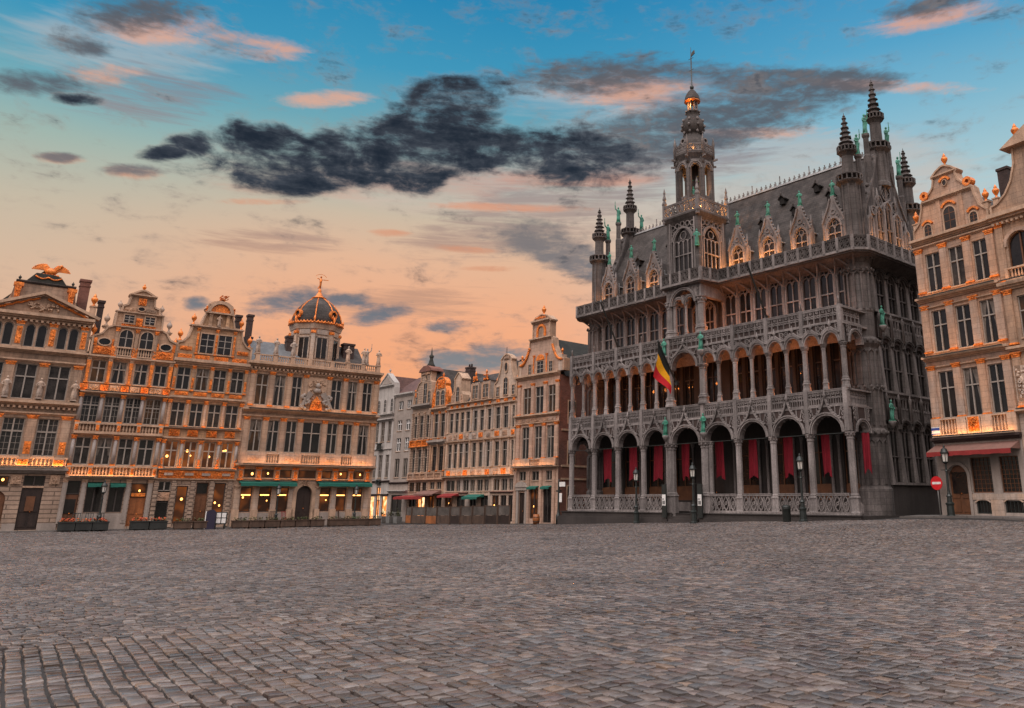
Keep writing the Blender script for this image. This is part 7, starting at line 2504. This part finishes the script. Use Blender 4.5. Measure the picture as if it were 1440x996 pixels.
# helm: dome, bulb, lantern, cap
hm = MB().lathe(0, .05, [(1.3, 26.5), (1.26, 27.1), (1.12, 27.6), (.9, 28.0), (.62, 28.3), (.6, 28.42), (.7, 28.5), (.86, 28.85), (.88, 29.2), (.72, 29.6), (.52, 29.85), (.46, 30.0), (.5, 30.2), (.56, 30.32), (.4, 30.4)], 16, True)
helm = tput(hm, 'helm', 'slate')
for k in range(8):
    a = pi / 8 + k * pi / 4
    ca, sa = cos(a), sin(a)
    MB().bar((1.3 * ca, .05 + 1.3 * sa, 26.6), (.64 * ca, .05 + .64 * sa, 28.35), .09).put('helm_rib', 'gothic_pier', helm)
    for z, r, q in ((28.5, .74, .11), (29.0, .92, .11), (29.5, .8, .11), (30.3, .56, .08)):
        place('crocket', cached(('ck', q), lambda: MB().blob((0, 0, 0), q, q, q * 1.2).mesh('crocket', GS)), helm, (r * ca, .05 + r * sa, z))
    MB().box(.36 * ca - .05, .36 * ca + .05, .05 + .36 * sa - .05, .05 + .36 * sa + .05, 30.35, 31.3).put('lantern_post', GS, helm)
for k in range(4):
    a = pi / 4 + k * pi / 2 - pi / 4
    MB().ring(0, 0, .2, .1, -.1, .1, 10).put('helm_dormer', GS, helm, (1.12 * cos(a), .05 + 1.12 * sin(a), 27.55), a + pi / 2)
MB().lathe(0, .05, [(.62, 31.28), (.6, 31.4), (.52, 31.75), (.3, 32.1), (.1, 32.3)], 10).put('helm_cap', 'slate', helm)
MB().lathe(0, .05, [(.3, 31.2), (.64, 31.2), (.62, 31.27), (.3, 31.27)], 10, caps=False).put('helm_eaves', 'gilding', helm)
sp = MB().lathe(0, .05, [(.06, 32.2), (.16, 32.42), (.16, 32.55), (.05, 32.7), (.045, 35.0), (.015, 36.0)], 8)
sp.bar((-.25, .05, 35.0), (.25, .05, 35.0), .03); sp.bar((-.25, .05, 34.0), (.25, .05, 34.0), .025)
spire = sp.put('spire', 'black_iron', helm)
MB().prism([(.02, 35.15), (.4, 35.3), (.36, 35.6), (.12, 35.5)], .02, .08).put('weather_vane', 'black_iron', helm)
for dx, dy, z, p in ((.75, -.75, 22.0, 260), (-.8, -.5, 22.0, 160), (.85, .7, 22.0, 220)):
    lp = MB().lathe(0, 0, [(.08, 0), (.08, .1)], 8).put('belfry_lamp', 'black_iron', tower, (dx, dy, z))
    ld = bpy.data.lights.new('belfry_lamp', 'POINT'); ld.energy = p; ld.color = (1, .42, .12); ld.shadow_soft_size = .06
    lo = bpy.data.objects.new('belfry_light', ld); lo.parent = lp; lo.location = (0, 0, .25); COL.objects.link(lo)
for dx, dy, z, p in ((.9, -1.05, 26.6, 40), (-1.05, -.85, 26.6, 26), (.1, -.45, 30.6, 26)):
    ld = bpy.data.lights.new('helm_lamp', 'POINT'); ld.energy = p; ld.color = (1, .42, .12); ld.shadow_soft_size = .05
    lp = MB().box(-.03, .03, -.03, .03, 0, .05).put('helm_lamp', 'black_iron', helm, (dx, dy, z))
    lo = bpy.data.objects.new('helm_light', ld); lo.parent = lp; lo.location = (0, 0, .15); COL.objects.link(lo)
# lamps behind the roof parapet washing the cove and the second floor
for x, p in ((1.5, 16), (5.5, 24), (8.5, 40), (14.6, 110), (17.2, 60), (20.0, 44), (23.0, 30), (12.6, 50)):
    gallery_lamp(x, .9, 12.66, p)

# ------------------------------------------------------------------ things on the square
def lamp_post(pt, h, label, glass='milk_glass'):
    z = gz(pt)
    o = empty('street_lamp', label, 'street lamp', (pt[0], pt[1], z), radians(PK.deg), 'iron street lamps round the square')
    k = h / 3.8

    def post():
        mb = MB()
        P = [(.26, -.1), (.26, .08), (.21, .12), (.2, .62), (.24, .68), (.24, .74), (.14, .8), (.13, 1.05), (.17, 1.1), (.1, 1.2), (.075, 1.35), (.06, 2.4), (.085, 2.44), (.055, 2.5), (.05, 2.85)]
        mb.lathe(0, 0, [(a * k, b * k) for a, b in P], 8, False)
        return mb.mesh('post', 'green_iron')
    place('post', cached(('lp', h), post), o)

    def lant():
        mb = MB()
        mb.lathe(0, 0, [(a * k, b * k) for a, b in [(.04, 2.8), (.16, 2.9), (.17, 2.95)]], 8)
        for q in range(6):
            a = 2 * pi * q / 6
            mb.bar((.15 * k * cos(a), .15 * k * sin(a), 2.93 * k), (.2 * k * cos(a), .2 * k * sin(a), 3.4 * k), .022)
        mb.lathe(0, 0, [(a * k, b * k) for a, b in [(.24, 3.39), (.25, 3.43), (.2, 3.5), (.16, 3.62), (.06, 3.68), (.05, 3.72), (.07, 3.76), (.01, 3.86)]], 8)
        mb.bar((-.3 * k, 0, 2.5 * k), (.3 * k, 0, 2.5 * k), .035)
        return mb.mesh('lantern', 'green_iron')
    lo = place('lantern', cached(('ll', h), lant), o)
    me = cached(('lg', h), lambda: MB().lathe(0, 0, [(.13 * k, 2.95 * k), (.175 * k, 3.38 * k)], 6, False).mesh('lantern_glass', glass))
    place('lantern_glass', me, lo)
    return o


lamp_post(PK.p(8.5, -1.3), 3.65, 'iron street lamp before the left half of the gothic arcade')
lamp_post(PK.p(14.53, -2.2), 3.6, 'iron street lamp standing before the portal steps')
lamp_post(PK.p(22.14, -1.6), 3.65, 'iron street lamp beside a bin before the right half of the arcade')
lamp_post(PR.p(1.6, -1.0), 3.65, 'iron street lamp before the red-brown awning')
lamp_post(PW.p(1.79, -1.2), 2.75, 'short lamp post behind the flower boxes at the left')
lamp_post(PW.p(11.68, -.75), 2.7, 'short lamp post before the left green awning of the domed house')
lamp_post(PW.p(16.9, -.75), 2.7, 'short lamp post before the right green awning of the domed house')

# no-entry sign
p = PR.p(.59, -.5)
o = empty('road_sign', 'red round no-entry sign on a thin pole', 'road sign', (p[0], p[1], gz(p)), radians(PR.deg))
MB().lathe(0, 0, [(.03, 0), (.03, 2.1)], 8).put('pole', 'grey_metal', o)
dsc = MB()
dsc.prism([(.36 * cos(2 * pi * k / 32), 1.75 + .36 * sin(2 * pi * k / 32)) for k in range(32)], -.06, -.035)
d = dsc.put('disc', 'sign_red', o)
MB().box(-.27, .27, -.066, -.06, 1.69, 1.81).put('white_bar', 'sign_white', d)
# plate on the hall's flank
p = PK.p(HX1 + .9, 9.4)
o = empty('wall_plate', 'small white notice plate on the gothic flank above the no-entry sign', 'plate', (p[0], p[1], 0), radians(PK.deg) + pi / 2)
MB().box(-.25, .25, -.03, .05, 2.75, 3.2).put('panel', 'sign_white', o); MB().box(-.05, .05, .05, .5, 2.9, 3.0).put('bracket', 'grey_metal', o)


def bin_(pt, h, label):
    o = empty('litter_bin', label, 'litter bin', (pt[0], pt[1], gz(pt)), 0, 'black litter bins')
    k = h / .8
    MB().lathe(0, 0, [(.2 * k, 0), (.22 * k, .05), (.23 * k, .66 * k), (.25 * k, .68 * k), (.25 * k, .72 * k)], 12).put('drum', 'black_iron', o)
    MB().lathe(0, 0, [(.25 * k, .722 * k), (.22 * k, .8 * k), (.1 * k, .86 * k)], 12).put('lid', 'black_iron', o)


bin_(PK.p(21.1, -1.7), .85, 'black litter bin by the right-hand arcade lamp')
bin_(PN.p(2.2, -1.0), .8, 'black litter bin at the mouth of the brick alley')
p = PN.p(1.24, -1.0)
o = empty('sign_post', 'dark post with small white signs at the mouth of the alley', 'sign post', (p[0], p[1], gz(p)), radians(PN.deg))
MB().lathe(0, 0, [(.2, -.1), (.2, .7), (.12, .8), (.08, 1.2), (.07, 3.3), (.03, 3.5)], 8).put('post', 'green_iron', o)
MB().box(.12, .42, -.05, -.02, 1.7, 2.4).put('notice', 'sign_white', o); MB().box(.1, .8, -.05, -.02, 2.9, 3.25).put('street_plate', 'sign_white', o); MB().box(-.25, .25, -.08, .08, 2.5, 2.62).put('bracket', 'green_iron', o)

# notices at the portal
for i, (x, side) in enumerate(((10.62, 'left'), (13.8, 'right'))):
    p = PK.p(x, -.75)
    o = empty('notice_board', 'white notice board at the %s pier of the portal' % side, 'notice board', (p[0], p[1], .6), radians(PK.deg), 'notice boards at the portal')
    MB().box(-.2, .2, -.04, .04, .0, 2.1).put('stand', 'black_iron', o)
    MB().box(-.16, .16, -.06, -.041, .75, 1.45).put('poster', 'sign_white', o)
    q = MB().box(-.12, .12, -.068, -.061, .82, 1.06); q.box(-.12, .02, -.068, -.061, 1.12, 1.2); q.put('poster_picture', 'grey_metal', o)

# red banners hanging in the arcade
BN = [(1, 3.2, .95), (2, 5.95, .85), (3, 8.55, .8), (4, 11.2, .7), (5, 14.2, .75), (6, 16.95, .62), (7, 19.7, .66), (8, 22.35, .6)]
LB = {1: 'red forked banner in the arch nearest the alley but one', 2: 'red forked banner in the third arch from the alley', 3: 'red forked banner in the arch just left of the portal', 4: 'red banner hanging inside the portal arch',
      5: 'red forked banner in the arch just right of the portal', 6: 'red forked banner in the second arch right of the portal', 7: 'red forked banner in the arch behind the lamp beside the bin', 8: 'red forked banner in the last front arch before the corner'}
def banner(pt, ang, w, z0, z1, label):
    o = empty('banner', label, 'banner', (pt[0], pt[1], 0), ang, 'red banners in the arcade')
    n = 14; m = 10
    mb = MB()
    vs = []
    for j in range(m + 1):
        for i in range(n + 1):
            f = i / n; g = j / m
            tail = .32 * (1 - abs(2 * f - 1)) if j == m else .32 * (1 - abs(2 * f - 1)) * g ** 6
            z = z1 + (z0 - z1) * g + (tail if j >= m - 1 else 0)
            vs.append((-w / 2 + w * f, .085 * sin(f * 11 + g * 1.6 + pt[0]) * (.35 + .8 * g), z))
    mb.v = vs
    for j in range(m):
        for i in range(n):
            a = j * (n + 1) + i
            mb.f.append((a, a + 1, a + n + 2, a + n + 1)); mb.sm.append(True)
    c = mb.put('cloth', 'red_cloth', o)
    MB().bar((-w / 2 - .08, 0, z1 + .03), (w / 2 + .08, 0, z1 + .03), .05).put('rod', 'black_iron', o)
for k, x, w_ in BN:
    banner(PK.p(x - .1, .95), radians(PK.deg), w_, 2.95, 5.42, LB[k])
banner(PK.p(24.75, 1.2), radians(PK.deg) + pi / 2 - .9, .42, 3.1, 5.4, 'bright red banner hanging in the end arch at the corner')

# flagpoles
def flagpole(u, z0, tip_n, tip_z, label, flag=False):
    o = empty('flagpole', label, 'flagpole', PK.p(u, -.1, z0), radians(PK.deg), 'flagpoles on the gothic hall')
    dy, dz = tip_n + .1, tip_z - z0
    MB().bar((0, 0, 0), (0, dy, dz), .085).blob((0, dy, dz + .04), .08).put('pole', 'black_iron', o)
    MB().box(-.1, .1, -.05, .12, -.15, .15).put('bracket', 'black_iron', o)
    if flag:
        # hoist along the pole, fly hanging down in soft folds: black, yellow, red
        for si, mat in enumerate(('flag_black', 'flag_yellow', 'flag_red')):
            mb = MB(); n = 6; m = 8
            for j in range(n + 1):
                t = (si + j / n) / 3
                for i in range(m + 1):
                    s_ = i / m
                    hx, hy, hz = 0, dy * (1 - .62 * s_), dz * (1 - .62 * s_)
                    fall = 2.35 * t
                    wv = .16 * sin(s_ * 5.5 + t * 4) * t
                    mb.v.append((-.34 * t * (1 - .3 * s_) + wv, hy - dy * .25 * t * s_ * .6 + .1 * sin(t * 6 + s_ * 3) * t, hz - fall * (.78 + .22 * (1 - s_)) + dz * -.0))
            for j in range(n):
                for i in range(m):
                    a = j * (m + 1) + i
                    mb.f.append((a, a + 1, a + m + 2, a + m + 1)); mb.sm.append(True)
            if si == 0:
                fl_ = mb.put('flag', mat, o)
            else:
                mb.put('flag_stripe', mat, fl_)
flagpole(5.44, 12.75, -1.9, 15.95, 'bare black flagpole left of the central tower')
flagpole(19.3, 12.78, -1.9, 16.05, 'bare black flagpole right of the central tower')
flagpole(11.33, 9.5, -1.85, 12.15, 'flagpole carrying a black, yellow and red flag', True)

# flower boxes and terrace planters on the west side
def planter(u, n, w, label, flowers=True, h=.5, d=.5, group='flower boxes on the west side', mat='planter_dark', z=.02):
    p = PW.p(u, n)
    o = empty('planter', label, 'planter', (p[0], p[1], gz(p) + z), radians(PW.deg), group)
    b = MB().box(-w / 2, w / 2, -d / 2, d / 2, .05, h).box(-w / 2 - .03, w / 2 + .03, -d / 2 - .03, d / 2 + .03, h - .06, h)
    for s_ in (-1, 1):
        b.box(s_ * (w / 2 - .1) - .05, s_ * (w / 2 - .1) + .05, -d / 2 + .02, d / 2 - .02, -.05, .05)
    b.put('box', mat, o)
    r_ = random.Random(int(u * 100))
    lf = MB(); fl_ = MB()
    for k in range(int(70 * w)):
        x, y = r_.uniform(-w / 2 + .05, w / 2 - .05), r_.uniform(-d / 2 + .04, d / 2 - .04)
        z0 = h + r_.uniform(-.02, .14)
        a = r_.uniform(0, 6.28); q = r_.uniform(.04, .09)
        dx, dy = q * cos(a), q * sin(a)
        tz = r_.uniform(-.04, .06)
        tgt = fl_ if flowers and r_.random() < .62 else lf
        if tgt is fl_:
            fl_.blob((x, y, z0 + .05), q * .55, q * .55, q * .4)
        else:
            lf.face([(x - dx, y - dy, z0), (x + dy * .5, y - dx * .5, z0 + tz), (x + dx, y + dy, z0 + .05 + tz), (x - dy * .5, y + dx * .5, z0 + .02)])
    lf.put('leaves', 'leaf', o)
    if fl_.v:
        fl_.put('blossom', 'flower', o)


planter(.27, -1.25, .78, 'flower box of orange blooms at the left end of its row of three')
planter(1.08, -1.25, .78, 'flower box of orange blooms in the middle of its row of three')
planter(1.89, -1.25, .78, 'flower box of orange blooms at the right end of its row of three')
planter(3.85, -1.25, .92, 'flower box of orange blooms before the wooden door, left of a pair')
planter(4.82, -1.25, .92, 'flower box of orange blooms at the dark opening, right of a pair')
nm = ['left of the menu boards', 'just left of the two menu boards', 'under the left awning end', 'second under the left awning', 'third under the left awning', 'left of the round-arched door', 'before the round-arched door', 'right of the round-arched door',
      'first under the right awning', 'second under the right awning', 'third under the right awning', 'at the street corner']
us = [6.1, 7.15, 9.35, 10.3, 11.25, 12.2, 13.15, 14.1, 15.35, 16.25, 17.15, 18.0]
for u, q in zip(us, nm):
    planter(u, -1.45, .9, 'weathered wooden terrace planter ' + q, False, .46, .5, 'terrace planters on the west side', 'planter_wood')
# menu boards
p = PW.p(7.55, -1.75)
o = empty('menu_board', 'dark purple menu board standing at an angle on the terrace', 'menu board', (p[0], p[1], gz(p)), radians(PW.deg) - .5)
MB().prism([(-.28, .0), (.28, .0), (.28, 1.0), (.1, 1.16), (-.28, 1.02)], -.03, .03).put('board', 'purple_board', o); MB().box(-.3, -.26, -.05, .05, 0, 1.05).put('edge', 'sign_white', o)
p = PW.p(8.15, -1.7)
o = empty('menu_stand', 'white framed menu stand with four lit sheets', 'menu board', (p[0], p[1], gz(p)), radians(PW.deg))
MB().box(-.34, .34, -.03, .03, .28, 1.0).box(-.3, -.24, -.03, .2, 0, .28).box(.24, .3, -.03, .2, 0, .28).put('frame', 'black_iron', o)
MB().box(-.27, -.03, -.045, -.03, .34, .62).box(.03, .27, -.045, -.03, .34, .62).box(-.27, -.03, -.045, -.03, .67, .94).box(.03, .27, -.045, -.03, .67, .94).put('menu_sheet', 'sign_white', o)


# cafe chairs
def cafe_chair(pl, u, n, rot, label, mat='grey_metal'):
    p = pl.p(u, n)
    o = empty('cafe_chair', label, 'chair', (p[0], p[1], gz(p) + .07), radians(pl.deg) + rot, 'cafe chairs')
    place('seat', cached(('cs', mat), lambda: MB().box(-.2, .2, -.2, .2, .42, .46).mesh('seat', mat)), o)

    def bk():
        mb = MB()
        for x in (-.18, -.06, .06, .18):
            mb.bar((x, .19, .46), (x, .25, .9), .025)
        mb.bar((-.2, .25, .9), (.2, .25, .9), .04)
        return mb.mesh('backrest', mat)
    place('backrest', cached(('cb', mat), bk), o)
    for sx in (-1, 1):
        for sy in (-1, 1):
            place('leg', cached(('cl', mat, sx, sy), lambda: MB().bar((sx * .18, sy * .18, .42), (sx * .21, sy * .21, 0), .03).mesh('leg', mat)), o)


for k, u in enumerate((.7, 1.4, 2.0)):
    cafe_chair(PW, u, -.65, .3 * k - .3, ('dark cafe chair behind the row of three flower boxes, %s' % ('nearest the dark doorway', 'in the middle', 'nearest the stone wall')[k]), 'black_iron')
for k, u in enumerate((-23.3, -22.5, -21.7, -20.9)):
    cafe_chair(PN, u, -2.3 + .2 * (k % 2), .4 * k, 'grey metal terrace chair under the long red awning, ' + ('by the tiled-roof house', 'second from the tiled-roof house', 'second from the lit window', 'by the lit window')[k])
for k, (u, n) in enumerate(((11.5, -.9), (12.3, -.8), (16.0, -.8))):
    cafe_chair(PW, u, n, .5 * k, ('dark chair on the domed house terrace ' + ('under the left awning', 'left of the arched door', 'under the right awning')[k]), 'awning_red' if k == 1 else 'planter_wood')


# glazed terrace enclosures on the north side
def screen(u0, u1, kind, label, n=-2.6):
    p = PN.p((u0 + u1) / 2, n); w = u1 - u0
    o = empty('terrace_screen', label, 'terrace screen', (p[0], p[1], gz(p)), radians(PN.deg), 'terrace screens on the north side')
    MB().box(-w / 2, w / 2, -.05, .05, .05, .72).put('panel', kind, o)
    MB().box(-w / 2 + .06, w / 2 - .06, -.015, .015, .74, 1.45).put('glass', 'screen_glass', o)
    for s_ in (-1, 1):
        MB().box(s_ * (w / 2 - .03) - .035, s_ * (w / 2 - .03) + .035, -.055, .055, 0, 1.55).put('post', 'planter_wood', o)
    MB().box(-w / 2 + .06, w / 2 - .06, -.03, .03, 1.45, 1.5).put('rail', 'planter_wood', o)


SC = [(-19.0, -18.0, 'orange_wood', 'orange wooden terrace screen right of the long red awning'), (-17.9, -15.6, 'planter_wood', 'brown terrace screen under the small red awning'), (-15.5, -13.7, 'orange_wood', 'orange wooden terrace screen between the small awnings'),
      (-13.6, -11.6, 'planter_wood', 'brown terrace screen under the dark green awning'), (-11.5, -10.0, 'dark_wood', 'dark terrace screen right of the dark green awning'), (-9.9, -8.2, 'planter_wood', 'brown terrace screen before the white gabled house, left one'),
      (-8.1, -6.4, 'planter_wood', 'brown terrace screen before the white gabled house, right one'), (-6.3, -4.6, 'dark_wood', 'dark terrace screen before the pedimented door'), (-4.5, -2.9, 'dark_wood', 'dark terrace screen left of the narrow shop doors')]
for a, b, m, l in SC:
    screen(a, b, m, l)
for k, (u, l) in enumerate(((-22.8, 'by the chairs, farthest left'), (-21.4, 'in the middle'), (-20.0, 'nearest the orange screen'))):
    p = PN.p(u, -2.9)
    o = empty('planter', 'grey planter with shrub under the long red awning, ' + l, 'planter', (p[0], p[1], gz(p)), radians(PN.deg), 'grey planters on the north side')
    MB().taper(0, 0, 0, .6, .3, .25, .36, .3).put('box', 'grey_metal', o)
    lf = MB(); r_ = random.Random(k)
    for q in range(160):
        x, y, z0 = r_.gauss(0, .16), r_.gauss(0, .14), .62 + abs(r_.gauss(0, .3))
        a = r_.uniform(0, 6.28); dx, dy = .07 * cos(a), .07 * sin(a)
        lf.face([(x - dx, y - dy, z0), (x + dy * .5, y - dx * .5, z0 + .03), (x + dx, y + dy, z0 + .06), (x - dy * .5, y + dx * .5, z0 + .02)])
    lf.put('foliage', 'leaf', o)
p = PN.p(-1.5, -1.0)
o = empty('barrel', 'orange-brown wooden barrel table by the narrow shop doors', 'barrel', (p[0], p[1], gz(p)), 0)
MB().lathe(0, 0, [(.24, 0), (.3, .4), (.24, .8)], 14).put('staves', 'orange_wood', o)
MB().lathe(0, 0, [(.285, .2), (.287, .26)], 14, caps=False).lathe(0, 0, [(.285, .55), (.283, .6)], 14, caps=False).put('hoop', 'black_iron', o)
p = PW.p(13.6, -1.95)
